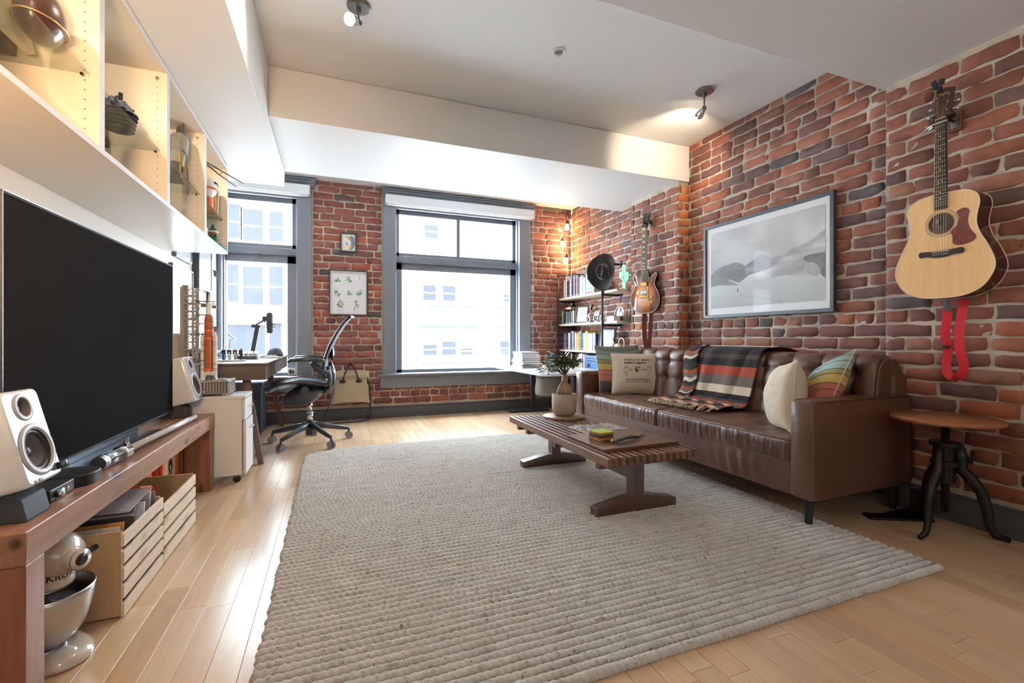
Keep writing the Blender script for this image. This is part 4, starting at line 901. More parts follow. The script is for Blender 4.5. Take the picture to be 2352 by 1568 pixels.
# things on the desk
Zd = 0.752
mc = thing('microphone', 'black studio microphone on a boom arm clamped to the desk', 'microphone', (-0.70, 4.95, Zd)); mg = pm('mic_black', rgb(46, 52, 56), 0.5)
part('clamp', M().tube([(-0.72, 4.98, Zd), (-0.72, 4.98, Zd+0.05)], 0.022, 16).box(-0.75, -0.69, 4.95, 5.01, Zd, Zd+0.012), mg, mc, world=True)
part('lower_arm', M().obox((-0.690, 4.98, Zd+0.16), (0.036, 0.030, 0.26), rotm(0, 0.16, 0)), mg, mc, world=True, bevel=0.006)
part('joint', M().tube([(-0.70, 4.955, Zd+0.298), (-0.70, 5.005, Zd+0.298)], 0.018, 14).box(-0.715, -0.645, 4.965, 4.995, Zd+0.28, Zd+0.305), mg, mc, world=True)
part('upper_arm', M().tube([(-0.695, 4.98, Zd+0.30), (-0.625, 4.98, Zd+0.345), (-0.60, 4.98, Zd+0.37)], 0.008, 10).box(-0.625, -0.585, 4.965, 4.995, Zd+0.345, Zd+0.388), mg, mc, world=True)
part('body', M().tube([(-0.565, 4.98, Zd+0.228), (-0.565, 4.98, Zd+0.24), (-0.565, 4.98, Zd+0.41), (-0.565, 4.98, Zd+0.425), (-0.565, 4.98, Zd+0.431)], [0.016, 0.0275, 0.0275, 0.020, 0.006], 22), mg, mc, world=True, smooth=True)
part('shock_mount', M().ring([(-0.565+0.048*math.cos(2*PI*k/20), 4.98+0.048*math.sin(2*PI*k/20), Zd+0.315) for k in range(20)], 0.004, 6).ring([(-0.565+0.048*math.cos(2*PI*k/20), 4.98+0.048*math.sin(2*PI*k/20), Zd+0.29) for k in range(20)], 0.004, 6).tube([(-0.613, 4.98, Zd+0.33), (-0.60, 4.98, Zd+0.355)], 0.005, 6).tube([(-0.592, 4.98, Zd+0.22), (-0.575, 4.98, Zd+0.25)], 0.004, 6), mg, mc, world=True)
bag2 = thing('zip_case', 'dark domed cloth case on the desk behind the synthesizer', 'case', (-0.53, 5.10, Zd)); part('dome', loft([[(-0.53+0.075*math.cos(2*PI*k/20)*f, 5.10+0.06*math.sin(2*PI*k/20)*f, Zd+z) for k in range(20)] for f, z in ((1, 0), (1, .02), (.8, .06), (.35, .085))]), pm('case_grey', rgb(74, 84, 92), 0.7), bag2, world=True, smooth=True); part('zip', M().tube([(-0.60, 5.04, Zd+0.02), (-0.53, 5.035, Zd+0.022), (-0.458, 5.06, Zd+0.02)], 0.003, 5), blackp, bag2, world=True)
sy = thing('synthesizer', 'small grey synthesizer with a row of white keys on the desk', 'synthesizer', (-0.64, 4.62, Zd)); part('case', M().box(-0.77, -0.60, 4.42, 4.54, Zd+0.004, Zd+0.03), pm('synth_grey', rgb(84, 92, 98), 0.4), sy, world=True, bevel=0.003)
for k in range(5): part('key', M().obox((-0.757+k*0.035, 4.50, Zd+0.045), (0.028, 0.06, 0.03), rotm(0.3, 0, 0)), pm('key_white', rgb(206, 212, 216), 0.3), sy, world=True, bevel=0.002)
part('side_cheek', M().box(-0.60, -0.588, 4.42, 4.54, Zd+0.002, Zd+0.034), wh, sy, world=True)
nb = thing('notebook', 'white notebook with a pen lying near the desk edge', 'notebook', (-0.52, 4.75, Zd)); part('pages', M().obox((-0.545, 4.72, Zd+0.008), (0.13, 0.30, 0.014), rotm(0, 0, 0.35)), pm('paper', rgb(238, 238, 236), 0.7), nb, world=True); part('pen', M().tube([(-0.62, 4.55, Zd+0.019), (-0.49, 4.86, Zd+0.019)], 0.005, 8), blackp, nb, world=True)
bk = thing('black_gadget_box', 'black and brown case with a dark lid at the left of the desk', 'box', (-0.90, 4.30, Zd)); part('case', M().box(-1.02, -0.845, 4.10, 4.22, Zd+0.002, Zd+0.035), walnut_dx, bk, world=True, bevel=0.003); part('lid', M().box(-1.02, -0.85, 4.11, 4.22, Zd+0.035, Zd+0.098), pm('case_black', rgb(44, 42, 44), 0.35), bk, world=True, bevel=0.006); part('copper_panel', M().box(-0.955, -0.878, 4.108, 4.111, Zd+0.066, Zd+0.092), pm('copper', rgb(150, 96, 74), 0.3, 0.6), bk, world=True)
for k, (c, nm) in enumerate((((70, 110, 180), 'blue'), ((236, 238, 240), 'white'), ((200, 206, 200), 'pale green'), ((70, 78, 84), 'charcoal'))):
    w_ = thing('wrist_watch', '%s strapped watch standing in the row beside the dark case' % nm, 'watch', (-0.805+k*0.040, 4.24, Zd), group='watches in a row on the desk'); w_['_rot'] = 1
    part('strap', M().ring([(0.0, 0.020*math.cos(2*PI*q/16), 0.046+0.044*math.sin(2*PI*q/16)) for q in range(16)], 0.009, 6), pm('strap_%d' % k, rgb(*c), 0.4), w_); part('face', M().box(-0.014, 0.014, -0.024, -0.014, 0.052, 0.086), blackp, w_, bevel=0.002)
pd = tagpart('wrist_rest', loft([[(-0.735+0.11*math.cos(2*PI*k/24)*f, 4.10+0.03*math.sin(2*PI*k/24)*f, Zd+z) for k in range(24)] for f, z in ((.92, 0.001), (1, .006), (.8, .012))]), wh, 'flat white oval pad near the front of the desk', 'pad', smooth=True)
ls = thing('tablet_stand', 'pale folding stand with a tilted arm at the back of the desk', 'stand', (-0.98, 5.25, Zd)); part('post', M().tube([(-0.95, 5.20, Zd), (-0.935, 5.20, Zd+0.17)], 0.006, 8).tube([(-0.95, 5.20, Zd), (-0.95, 5.20, Zd+0.01)], 0.05, 18), pm('stand_lilac', rgb(170, 176, 200), 0.35, 0.4), ls, world=True); part('cradle', M().obox((-0.925, 5.20, Zd+0.20), (0.09, 0.05, 0.010), rotm(0, 0.75, 0)), pm('stand_lilac', rgb(170, 176, 200), 0.35, 0.4), ls, world=True)
cl = thing('cable_heap', 'tangle of pale blue cables on the desk against the wall', 'cables', (-1.0, 4.9, Zd)); rd = random.Random(3)
for k in range(4): part('cable', M().tube([(-1.02+rd.uniform(0, .12), 4.75+rd.uniform(0, .3), Zd+0.01+rd.uniform(0, .06)) for q in range(7)], 0.006, 6), pm('cable_%d' % (k % 2), rgb(150, 160, 190) if k % 2 else rgb(214, 218, 226), 0.4), cl, world=True)

# ------------------------------------------------------------------ office chair
ch = thing('office_chair', 'black mesh office chair on clear casters at the walnut desk', 'office chair', (-0.185, 4.46, 0)); ch['_rot'] = 1
cg = pm('chair_graphite', rgb(50, 56, 64), 0.42); cgl = pm('chair_gloss', rgb(38, 42, 48), 0.25, coat=0.4)
mesh_m = pm('chair_mesh', rgb(52, 58, 66), 0.6, bump=0.3, bscale=900)
R5 = 0.335
angs = [math.radians(a) for a in (158, 232, 301, 15, 86)]
for a in angs:
    dx, dy = math.cos(a), math.sin(a)
    part('base_arm', M().tube([(dx*0.02, dy*0.02, 0.16), (dx*0.12, dy*0.12, 0.142), (dx*0.25, dy*0.25, 0.112), (dx*R5, dy*R5, 0.094)], [0.034, 0.026, 0.021, 0.017], 8, flat=0.8), cg, ch, smooth=True)
    cx_, cy_ = dx*(R5+0.005), dy*(R5+0.005)
    c = part('caster', M().tube([(cx_, cy_, 0.09), (cx_, cy_, 0.055)], 0.010, 8).tube([(cx_-dy*0.012, cy_+dx*0.012, 0.031), (cx_+dy*0.012, cy_-dx*0.012, 0.031)], 0.021, 18), cg, ch)
    for s in (-1, 1): part('clear_wheel', M().tube([(cx_+s*dy*0.012, cy_-s*dx*0.012, 0.031), (cx_+s*dy*0.024, cy_-s*dx*0.024, 0.031)], 0.031, 22), pm('clear_tyre', rgb(176, 186, 196), 0.1, trans=0.6), c).location = (0, 0, 0)
part('hub', M().tube([(0, 0, 0.075), (0, 0, 0.165), (0, 0, 0.185)], [0.036, 0.036, 0.028], 20), cg, ch, smooth=True)
part('gas_lift', M().tube([(0, 0, 0.18), (0, 0, 0.27)], 0.024, 20).tube([(0, 0, 0.27), (0, 0, 0.37)], 0.018, 20).tube([(0, 0, 0.265), (0, 0, 0.275)], 0.029, 20), chrome, ch, smooth=True)
part('tilt_mechanism', loft([[(x+sx*math.cos(2*PI*k/16), sy*math.sin(2*PI*k/16), z) for k in range(16)] for x, sx, sy, z in ((-0.12, .07, .06, 0.335), (-0.10, .13, .09, 0.36), (-0.06, .16, .11, 0.42), (-0.03, .16, .11, 0.46), (0.0, .12, .09, 0.50))]), cg, ch, smooth=True)
part('lever', M().tube([(-0.02, -0.10, 0.475), (0.05, -0.24, 0.50)], 0.007, 8).tube([(-0.03, -0.20, 0.49), (-0.03, -0.215, 0.49)], 0.032, 14), cgl, ch)
# seat: profile from nose (-X) to rear
def seat_prof(t):   # t 0 nose .. 1 rear
    P = [(-0.345, 0.495), (-0.30, 0.528), (-0.20, 0.560), (-0.08, 0.573), (0.04, 0.560), (0.13, 0.535), (0.165, 0.545)]
    f = t*(len(P)-1); i = min(int(f), len(P)-2); u = f-i; return (P[i][0]*(1-u)+P[i+1][0]*u, P[i][1]*(1-u)+P[i+1][1]*u)
def hw(t): return 0.235*math.sin(PI*min(1, 0.14+t*0.80))**0.35 + 0.012
def seat_pt(u, v):
    x, z = seat_prof(v); w = hw(v)*(2*u-1); return (x, w, z - 0.030*(1-abs(2*u-1)**2))
part('seat_mesh', M().grid(seat_pt, 14, 16), mesh_m, ch, smooth=True)
rim = [seat_pt(0, t/14) for t in range(15)] + [seat_pt(u/8, 1) for u in range(1, 8)] + [seat_pt(1, 1-t/14) for t in range(15)] + [seat_pt(1-u/8, 0) for u in range(1, 8)]
part('seat_frame', M().ring([(p[0], p[1], p[2]-0.004) for p in rim], 0.014, 8), cgl, ch, smooth=True)
part('seat_pan', M().grid(lambda u, v: (seat_prof(v*0.92+.04)[0], (2*u-1)*0.19, seat_prof(v*.92+.04)[1]-0.048-0.012*math.sin(PI*u)), 8, 10), cg, ch, smooth=True)
# back
BP = [(0.135, 0.600), (0.125, 0.66), (0.135, 0.74), (0.175, 0.86), (0.235, 0.98), (0.285, 1.06), (0.325, 1.105), (0.345, 1.12)]
def back_prof(t):
    f = t*(len(BP)-1); i = min(int(f), len(BP)-2); u = f-i; return (BP[i][0]*(1-u)+BP[i+1][0]*u, BP[i][1]*(1-u)+BP[i+1][1]*u)
def bw(t): return 0.165 + 0.105*math.sin(PI*(0.12+0.62*t))
def back_pt(u, v):
    x, z = back_prof(v); s = 2*u-1; return (x - 0.035*(abs(s)**2) + 0.02, bw(v)*s, z)
part('back_mesh', M().grid(back_pt, 16, 20), mesh_m, ch, smooth=True)
rim = [back_pt(0, t/18) for t in range(19)] + [back_pt(u/9, 1) for u in range(1, 9)] + [back_pt(1, 1-t/18) for t in range(19)] + [back_pt(1-u/9, 0) for u in range(1, 9)]
part('back_frame', M().ring(rim, 0.013, 8), cgl, ch, smooth=True)
part('lumbar_pad', M().ball((0.185, 0, 0.80), (0.022, 0.15, 0.07), 16), cgl, ch, smooth=True)
part('back_support', M().tube([(0.02, 0, 0.455), (0.14, 0, 0.455), (0.185, 0, 0.52), (0.185, 0, 0.64), (0.17, 0, 0.72)], [0.03, 0.032, 0.032, 0.026, 0.014], 10, flat=1.7), cg, ch, smooth=True)
part('yoke', M().tube([(0.16, -0.21, 0.68), (0.185, -0.12, 0.62), (0.19, 0, 0.60), (0.185, 0.12, 0.62), (0.16, 0.21, 0.68)], 0.022, 10), cg, ch, smooth=True)
for s in (-1, 1):
    ar = part('armrest', M().tube([(-0.155, s*0.265, 0.735), (-0.14, s*0.268, 0.750), (-0.04, s*0.272, 0.758), (0.08, s*0.272, 0.752), (0.125, s*0.268, 0.742)], [0.020, 0.030, 0.034, 0.032, 0.02], 10, flat=0.55, up=(0, 1, 0)), cgl, ch, smooth=True)
    part('arm_bracket', M().tube([(0.02, s*0.265, 0.728), (0.05, s*0.262, 0.685), (0.10, s*0.255, 0.645), (0.16, s*0.235, 0.64)], [0.018, 0.020, 0.022, 0.02], 10), cg, ar, smooth=True).location = (0, 0, 0)
    part('arm_post', M().tube([(0.15, s*0.225, 0.69), (0.165, s*0.215, 0.58), (0.16, s*0.14, 0.50), (0.13, s*0.04, 0.46)], 0.019, 10), cg, ch, smooth=True)

# ------------------------------------------------------------------ wall socket, canvas bag, small prints on the brick
ws = thing('wall_socket', 'white power socket with black plugs below the narrow window', 'socket', (-0.415, YB, 0.57)); part('plate', M().box(-0.455, -0.375, YB-0.038, YB-0.030, 0.53, 0.605), wh, ws, world=True, bevel=0.002); part('plug', M().box(-0.435, -0.415, YB-0.066, YB-0.038, 0.545, 0.59), blackp, ws, world=True, bevel=0.003); part('plug', M().box(-0.408, -0.388, YB-0.066, YB-0.038, 0.55, 0.58), blackp, ws, world=True, bevel=0.003)
can = pm('canvas_khaki', rgb(164, 148, 122), 0.85, bump=0.2, bscale=600, var=0.08); lea = pm('bag_leather', rgb(48, 34, 32), 0.45)
bg_ = thing('messenger_bag', 'khaki canvas messenger bag hanging from a red hook beside the chair', 'bag', (0.19, 5.45, 0.40)); bg_['_rot'] = 1
def bag_pt(u, v):
    a = 2*PI*u; z = -0.185+0.345*v; sx = 0.215 - 0.035*v; sy = 0.06*(1-0.55*v) + 0.008
    c, s = math.cos(a), math.sin(a); return (sx*math.copysign(abs(c)**0.45, c), sy*math.copysign(abs(s)**0.6, s)-0.01, z + 0.01*math.sin(3*a))
m = M().grid(bag_pt, 40, 12, uv=False); m.add([bag_pt(k/40, 0) for k in range(40)], [tuple(range(40))[::-1]])
part('body', m, can, bg_, smooth=True)
part('flap', M().grid(lambda u, v: ((2*u-1)*(0.19+0.012*v), 0.045 - 0.10*min(1, v*1.4) - 0.01, 0.165 + 0.012*math.sin(PI*min(1, v*1.4)) - max(0, v-0.35)*0.10 - 0.02*abs(2*u-1)**3), 16, 10), can, bg_, smooth=True)
for s in (-1, 1):
    part('leather_patch', M().ball((s*0.085, -0.062, 0.055), (0.035, 0.006, 0.022), 12), lea, bg_, smooth=True)
    part('handle', M().tube([(s*0.085, -0.062, 0.06), (s*0.055, -0.058, 0.16), (s*0.025, -0.02, 0.235), (0, 0.0, 0.25)], 0.0085, 8), lea, bg_, smooth=True)
part('shoulder_strap', M().tube([(0.175, -0.05, 0.10), (0.20, -0.045, 0.0), (0.205, -0.05, -0.15), (0.21, -0.03, -0.30), (0.205, -0.06, -0.375), (0.10, -0.09, -0.390), (-0.08, -0.10, -0.393), (-0.30, -0.09, -0.393), (-0.25, -0.08, -0.28), (-0.17, -0.05, -0.02)], 0.010, 6, flat=0.4), lea, bg_, smooth=True)
part('buckle', M().ball((0.20, -0.065, -0.345), (0.022, 0.014, 0.03), 10).ball((0.19, -0.05, 0.035), (0.018, 0.01, 0.02), 10), blackp, bg_, smooth=True)
hk = thing('red_hook', 'red forked wall hook holding the khaki bag', 'hook', (0.19, YB-0.04, 0.66)); rm = pm('hook_red', rgb(150, 48, 48), 0.4)
part('plate', M().tube([(0.19, YB-0.035, 0.655), (0.19, YB-0.002, 0.655)], 0.02, 12), rm, hk, world=True)
for s in (-1, 1): part('prong', M().tube([(0.19, YB-0.03, 0.65), (0.19+s*0.02, YB-0.10, 0.625), (0.19+s*0.032, YB-0.15, 0.645), (0.19+s*0.045, YB-0.16, 0.668)], 0.008, 8), rm, hk, world=True, smooth=True)

# flat prints: a grid carrying the printed colours
def cprint(name, w, h, nu, nv, fn, parent, place, rough=0.35):
    """fn(U,V)->rgb array; place(u,v)->3D"""
    m = M(); m.grid(place, nu, nv, uv=False)
    me = mesh_of(name, m, None or [])
    if 'print_ink' not in _mc:
        t = NT('print_ink'); at = t.n('ShaderNodeVertexColor'); at.layer_name = 'ink'; t.set(col=at.outputs[0], rough=0.6, spec=0.15); _mc['print_ink'] = t.m
    me.materials.clear(); me.materials.append(_mc['print_ink'])
    U, V = np.meshgrid(np.linspace(0, 1, nu+1), np.linspace(0, 1, nv+1))
    c = np.clip(fn(U, V), 0, 1).reshape(-1, 3); c = np.where(c <= 0.04045, c/12.92, ((c+0.055)/1.055)**2.4)
    at = me.color_attributes.new('ink', 'FLOAT_COLOR', 'POINT'); at.data.foreach_set('color', np.hstack([c, np.ones((len(c), 1))]).ravel())
    o = bpy.data.objects.new(name, me); C.objects.link(o); o.parent = parent; return o
def blob(U, V, x, y, rx, ry, ang=0.0):
    c, s = math.cos(ang), math.sin(ang); a = (U-x)*c + (V-y)*s; b = -(U-x)*s + (V-y)*c; return (a/rx)**2 + (b/ry)**2 < 1
f1 = thing('framed_poster', 'black framed poster of nine green plant drawings on the brick pier', 'picture', (0.173, YB, 1.45))
def frame4(x0, x1, z0, z1, a, y0, y1, mat, par, name='frame'):
    for q in (M().box(x0, x1, y0, y1, z0, z0+a), M().box(x0, x1, y0, y1, z1-a, z1), M().box(x0, x0+a, y0, y1, z0+a, z1-a), M().box(x1-a, x1, y0, y1, z0+a, z1-a)): part(name, q, mat, par, world=True, bevel=0.001)
fb_ = pm('frame_black', rgb(48, 46, 48), 0.4)
frame4(-0.036, 0.383, 1.192, 1.712, 0.014, YB-0.036, YB-0.010, fb_, f1)
def plants(U, V):
    Cc = np.ones(U.shape+(3,))*np.array([0.86, 0.86, 0.88]); r = np.random.RandomState(3)
    for gi, (cx_, cy_) in enumerate([(.2, .80), (.5, .80), (.8, .80), (.2, .51), (.52, .51), (.8, .51), (.28, .22), (.70, .22)]):
        for q in range(26):
            an = r.uniform(0, PI) if gi in (0, 4, 2) else r.uniform(0, 2*PI); rad = r.uniform(.02, .10 if gi != 2 else .11)
            if gi == 2: an = r.choice([1.45, 1.75])
            x, y = cx_+rad*math.cos(an)*(.9 if gi != 7 else 1.1), cy_-0.06*(gi in (0, 4))+rad*math.sin(an)*0.9
            col = np.array([[.42, .62, .50], [.30, .48, .38], [.62, .70, .35], [.20, .22, .24], [.55, .75, .66]][r.randint(0, 5) if gi not in (6,) else r.choice([2, 3, 3])])
            Cc[blob(U, V, x, y, .030, .007, an)] = col
        for q in range(1): Cc[(np.abs(V-(cy_-.125)) < .003) & (np.abs(U-cx_) < .07)] = [.55, .55, .58]
    return Cc
cprint('plant_print', 0, 0, 110, 140, plants, f1, lambda u, v: (0.173 - 0.173 - 0.196 + 0.392*u, -0.018, 1.205-1.45+0.494*v))
tm = text_mesh('NATIVE PLANTS OF THE PACIFIC NORTHWEST', 0.0185)
part('lettering', map_pts(tm, lambda x, y, z: (x, -0.0195, 1.672-1.45+y)), pm('ink_grey', rgb(90, 90, 96), 0.6), f1)
part('paper_border', M().box(-0.022, 0.369, YB-0.016, YB-0.012, 1.206, 1.698), pm('poster_paper', rgb(220, 220, 226), 0.5), f1, world=True)
f2 = thing('framed_sketch', 'small black framed sketch of a grey and yellow curled shape, above the plant poster', 'picture', (0.175, YB, 2.03))
frame4(0.082, 0.262, 1.915, 2.138, 0.016, YB-0.034, YB-0.008, fb_, f2)
def sketch(U, V):
    Cc = np.ones(U.shape+(3,))*np.array([0.86, 0.87, 0.84])
    cres = blob(U, V, .68, .48, .30, .42, -.15) & ~blob(U, V, .40, .45, .27, .34, -.1); Cc[cres] = [.50, .52, .60]
    Cc[blob(U, V, .50, .74, .06, .14, .4)] = [.88, .68, .30]; Cc[blob(U, V, .60, .25, .08, .16, -.4)] = [.88, .72, .30]
    Cc[blob(U, V, .38, .42, .13, .09, .4)] = [.62, .65, .78]; Cc[blob(U, V, .56, .50, .05, .10, -.2)] = [.92, .93, .95]; Cc[blob(U, V, .34, .82, .08, .03, -.2)] = [.35, .30, .30]
    return Cc
cprint('sketch_print', 0, 0, 60, 76, sketch, f2, lambda u, v: (0.098-0.175+0.148*u, -0.016, 1.931-2.03+0.191*v))
# ------------------------------------------------------------------ rug of twisted wool rows
def rug_mat():
    t = NT('wool_rope'); v = t.coord('Object', (1, 1, 1)); oi = t.n('ShaderNodeObjectInfo')
    ad = t.n('ShaderNodeVectorMath', operation='ADD'); cx = t.n('ShaderNodeCombineXYZ'); r = t.math('MULTIPLY', oi.outputs['Random'], 31.0); t.l(r, cx.inputs[0]); t.l(r, cx.inputs[1]); t.l(v, ad.inputs[0]); t.l(cx.outputs[0], ad.inputs[1]); v = ad.outputs[0]
    c = t.ramp(t.noise(v, 14, 5, 0.7), [(0.3, rgb(212, 207, 200)), (0.5, rgb(233, 229, 222)), (0.7, rgb(244, 241, 235))])
    c = t.mix(c, rgb(86, 80, 76), t.ramp(t.noise(v, 75, 2, 0.5), [(0.655, (0,)*3), (0.70, (0.65,)*3)]))
    c = t.mix(c, rgb(178, 150, 108), t.ramp(t.noise(v, 30, 2, 0.5), [(0.66, (0,)*3), (0.74, (0.6,)*3)]))
    c = t.mix(c, (0, 0, 0), t.math('MULTIPLY', oi.outputs['Random'], 0.06))
    t.set(col=c, rough=0.95, sheen=0.15); t.bump(t.noise(t.coord('Object', (90, 260, 260), (0, 0, 0.5)), 2.0, 6, 0.75), 0.9, 0.004); return t.m
rug_m = rug_mat()
rug = thing('rug', 'large cream braided wool rug of thick twisted rows under the coffee table', 'rug', (1.04, 2.6, 0))
RX0, RX1, RY0, RY1 = -0.205, 2.30, 1.075, 4.10; NR = 92; RP = (RY1-RY0)/NR
part('backing', M().box(RX0+0.02, RX1-0.03, RY0+0.012, RY1-0.012, 0.0005, 0.006), pm('rug_backing', rgb(150, 140, 118), 0.95), rug, world=True)
def rope(seed):
    rs = np.random.RandomState(seed); L = RX1 - RX0; n = 620; K = 9
    x = np.linspace(0, L, n); tw = PI/0.0235; ph = seed*1.7
    jit = np.cumsum(rs.uniform(-.16, .16, n)); wob = np.array([noise.noise(Vector((xx*3.0, seed*3.3, 0))) for xx in x])
    fine = np.array([noise.noise(Vector((xx*60, seed*9.1, 2))) for xx in x]); thick = np.array([noise.noise(Vector((xx*9, seed*5.1, 7))) for xx in x])
    vs = []
    for i in range(n):
        e = min(1.0, min(x[i], L-x[i])/0.018); e = math.sqrt(max(0.02, 1-(1-e)**2))
        for k in range(K):
            a = math.radians(-18 + 216*k/(K-1)); lob = abs(math.sin(a*0.9 - tw*x[i] - jit[i] + ph))
            r = 0.0152*(0.80 + 0.25*lob**0.7 + 0.10*fine[i] + 0.12*thick[i]) * e
            vs.append((x[i], r*math.cos(a)*1.0 + wob[i]*0.0035, max(0.001, 0.005*e + r*math.sin(a)*0.95)))
    fs = [(i*K+k, i*K+k+1, (i+1)*K+k+1, (i+1)*K+k) for i in range(n-1) for k in range(K-1)]
    m = M(); m.add(vs, fs); return mesh_of('rope_row', m, rug_m, True)
ROPES = [rope(s) for s in range(7)]
rd = random.Random(8)
for k in range(NR):
    o = bpy.data.objects.new('rope_row', ROPES[rd.randrange(7)]); C.objects.link(o); o.parent = rug
    fl = rd.random() < 0.5
    y = RY0 + (k+0.5)*RP; dx = rd.uniform(-0.006, 0.006)
    # the far corner by the chair is rounded off
    if k > NR-7: dx += 0.010*(k-(NR-7))**1.4
    o.location = (RX0 - rug.location[0] + dx + ((RX1-RX0) if fl else 0), y - rug.location[1], 0); o.rotation_euler = (0, 0, PI if fl else 0)
    if dx > 0.02: o.scale = (1 - dx*(1.0)/(RX1-RX0), 1, 1)

# ------------------------------------------------------------------ slatted coffee table
wal = wood('walnut_slat', rgb(104, 74, 58), rgb(138, 102, 80), 0.32, 'Y', 1.0, coat=0.25, objcol=True)
wal_d = wood('walnut_frame', rgb(76, 52, 42), rgb(100, 72, 58), 0.35, 'Z', 1.0, coat=0.25)
wal_y = wood('walnut_rail', rgb(84, 58, 48), rgb(108, 78, 64), 0.35, 'Y', 1.0, coat=0.25)
ct = thing('coffee_table', 'low slatted walnut coffee table on trestle feet standing on the rug', 'coffee table', (1.515, 2.55, 0)); ZT_ = 0.346
rd = random.Random(12); n = 14; X0, X1 = 1.238, 1.795; wS = 0.0215
for i in range(n):
    x = X0 + (X1-X0-wS)*i/(n-1); g = rd.uniform(0.8, 1.25)
    part('slat', M().box(x, x+wS, 1.885 + (0.0 if i == 0 else 0.004), 3.205, ZT_-0.041, ZT_), wal, ct, world=True, bevel=0.0015, color=(g, g*0.97, g*0.94))
for y in (2.03, 2.95): part('cross_bearer', M().box(X0+0.03, X1-0.03, y-0.02, y+0.02, ZT_-0.085, ZT_-0.041), wal_y, ct, world=True, bevel=0.002)
part('cross_bearer', M().box(X0+0.012, X1-0.012, 2.47, 2.51, ZT_-0.075, ZT_-0.041), wal_y, ct, world=True, bevel=0.002)
part('cross_bearer', M().box(X0+0.012, X1-0.012, 3.05, 3.09, ZT_-0.075, ZT_-0.041), wal_y, ct, world=True, bevel=0.002)
xm = 1.512
for y in (2.045, 3.005):
    part('post', M().box(xm-0.034, xm+0.034, y-0.034, y+0.034, 0.075, ZT_-0.041), wal_d, ct, world=True, bevel=0.003)
    f = M().prism([(-0.255, 0.012), (0.25, 0.012), (0.25, 0.055), (0.06, 0.092), (-0.06, 0.092), (-0.255, 0.055)], -0.032, 0.032, Matrix.Rotation(PI/2, 3, 'X'), (xm-0.003, y, 0.004))
    part('foot', f, wal_d, ct, world=True, bevel=0.003)
part('stretcher', M().box(xm-0.020, xm+0.020, 2.08, 2.975, 0.172, 0.236), wal_y, ct, world=True, bevel=0.002)
tagp = lambda *a, **k: tag(*a, **k)
bd = tag(part('serving_board', M().prism(rrect(0.49, 0.385, 0.008), 0, 0.018), wood('board_walnut', rgb(92, 62, 46), rgb(120, 84, 64), 0.32, 'X', 1.0, coat=0.3), bevel=0.002), 'flat walnut board carrying the coasters and the remote', 'board'); bd.location = (1.532, 2.20, ZT_); bd.rotation_euler = (0, 0, 0.02)
cc = [((90, 90, 60), 'mustard yellow'), ((206, 110, 60), 'brown orange'), ((70, 78, 92), 'navy blue'), ((96, 112, 92), 'grey green'), ((226, 104, 66), 'coral orange'), ((168, 190, 66), 'lime green')]
cc[0] = ((222, 170, 80), 'mustard yellow')
for k, (c, nm) in enumerate(cc):
    o = part('coaster', M().prism(rrect(0.103, 0.103, 0.012), 0, 0.0068), pm('felt_%d' % k, rgb(*c), 0.85, bump=0.1, bscale=900), bevel=0.002)
    o.location = (1.418+rd.uniform(-.0015, .0015), 2.232+rd.uniform(-.0015, .0015), ZT_+0.0182+k*0.0074); o.rotation_euler = (0, 0, 0.10+rd.uniform(-.03, .03))
    tag(o, '%s felt coaster, %s of the stack on the board' % (nm, ['bottom', 'second from the bottom', 'third from the bottom', 'third from the top', 'second from the top', 'top'][k]), 'coaster', 'felt coasters stacked on the walnut board')
rm_ = thing('remote_control', 'black curved remote control resting on the walnut board', 'remote control', (1.51, 2.125, ZT_+0.018), rz=0.25); rm_['_rot'] = 1
def rem(u, v):
    x = -0.115+0.23*v; a = 2*PI*u; w = 0.024 + 0.006*math.cos(PI*(v-0.15)*2); h = 0.0085
    zc = 0.011 + 0.008*math.sin(PI*v) ; e = math.sqrt(max(0, 1-(2*v-1)**8)); return (x, w*math.cos(a)*e, zc+h*math.sin(a)*e)
part('body', M().grid(rem, 20, 24), pm('remote_black', rgb(28, 28, 30), 0.3, coat=0.3), rm_, smooth=True)
m = M(); m2 = M()
for i in range(9):
    for j in range(3):
        x = -0.09+0.019*i; v = (x+0.115)/0.23; z = 0.011+0.008*math.sin(PI*v)+0.0078
        part('button', M().ball((x, -0.012+0.012*j, z), (0.005, 0.0038, 0.002), 8), pm('button_grey', rgb(120, 122, 126), 0.5), rm_)
sc2 = tagpart('slim_remote', M().prism(rrect(0.11, 0.022, 0.008), 0, 0.006), pm('slim_grey', rgb(78, 74, 74), 0.4), 'slim dark grey remote behind the curved black one', 'remote control', bevel=0.001); sc2.location = (1.64, 2.195, ZT_+0.018); sc2.rotation_euler = (0, 0, 0.3)
mgz = thing('magazine', 'open pictured magazine lying on the table slats behind the board', 'magazine', (1.60, 2.55, ZT_), rz=0.06); mgz['_rot'] = 1
part('pages', M().box(-0.155, 0.155, -0.115, 0.115, 0.0, 0.009), pm('paper', rgb(238, 238, 236), 0.7), mgz)
def cover(U, V):
    r = np.random.RandomState(5); Cc = np.ones(U.shape+(3,))*np.array([.62, .62, .64])
    for q in range(150):
        x, y = r.rand(2); col = [[.85, .45, .22], [.25, .26, .30], [.80, .80, .82], [.45, .46, .52], [.72, .60, .52]][r.randint(5)]
        if x < .35 and r.rand() < .8: col = [[.16, .2, .2], [.85, .87, .85], [.45, .52, .40]][r.randint(3)]
        Cc[blob(U, V, x, y, r.uniform(.02, .08), r.uniform(.01, .04), r.uniform(0, 3))] = col
    return Cc
cprint('cover', 0, 0, 90, 60, cover, mgz, lambda u, v: (-0.155+0.31*u, -0.115+0.23*v, 0.0095+0.004*math.sin(PI*u*2)**2))
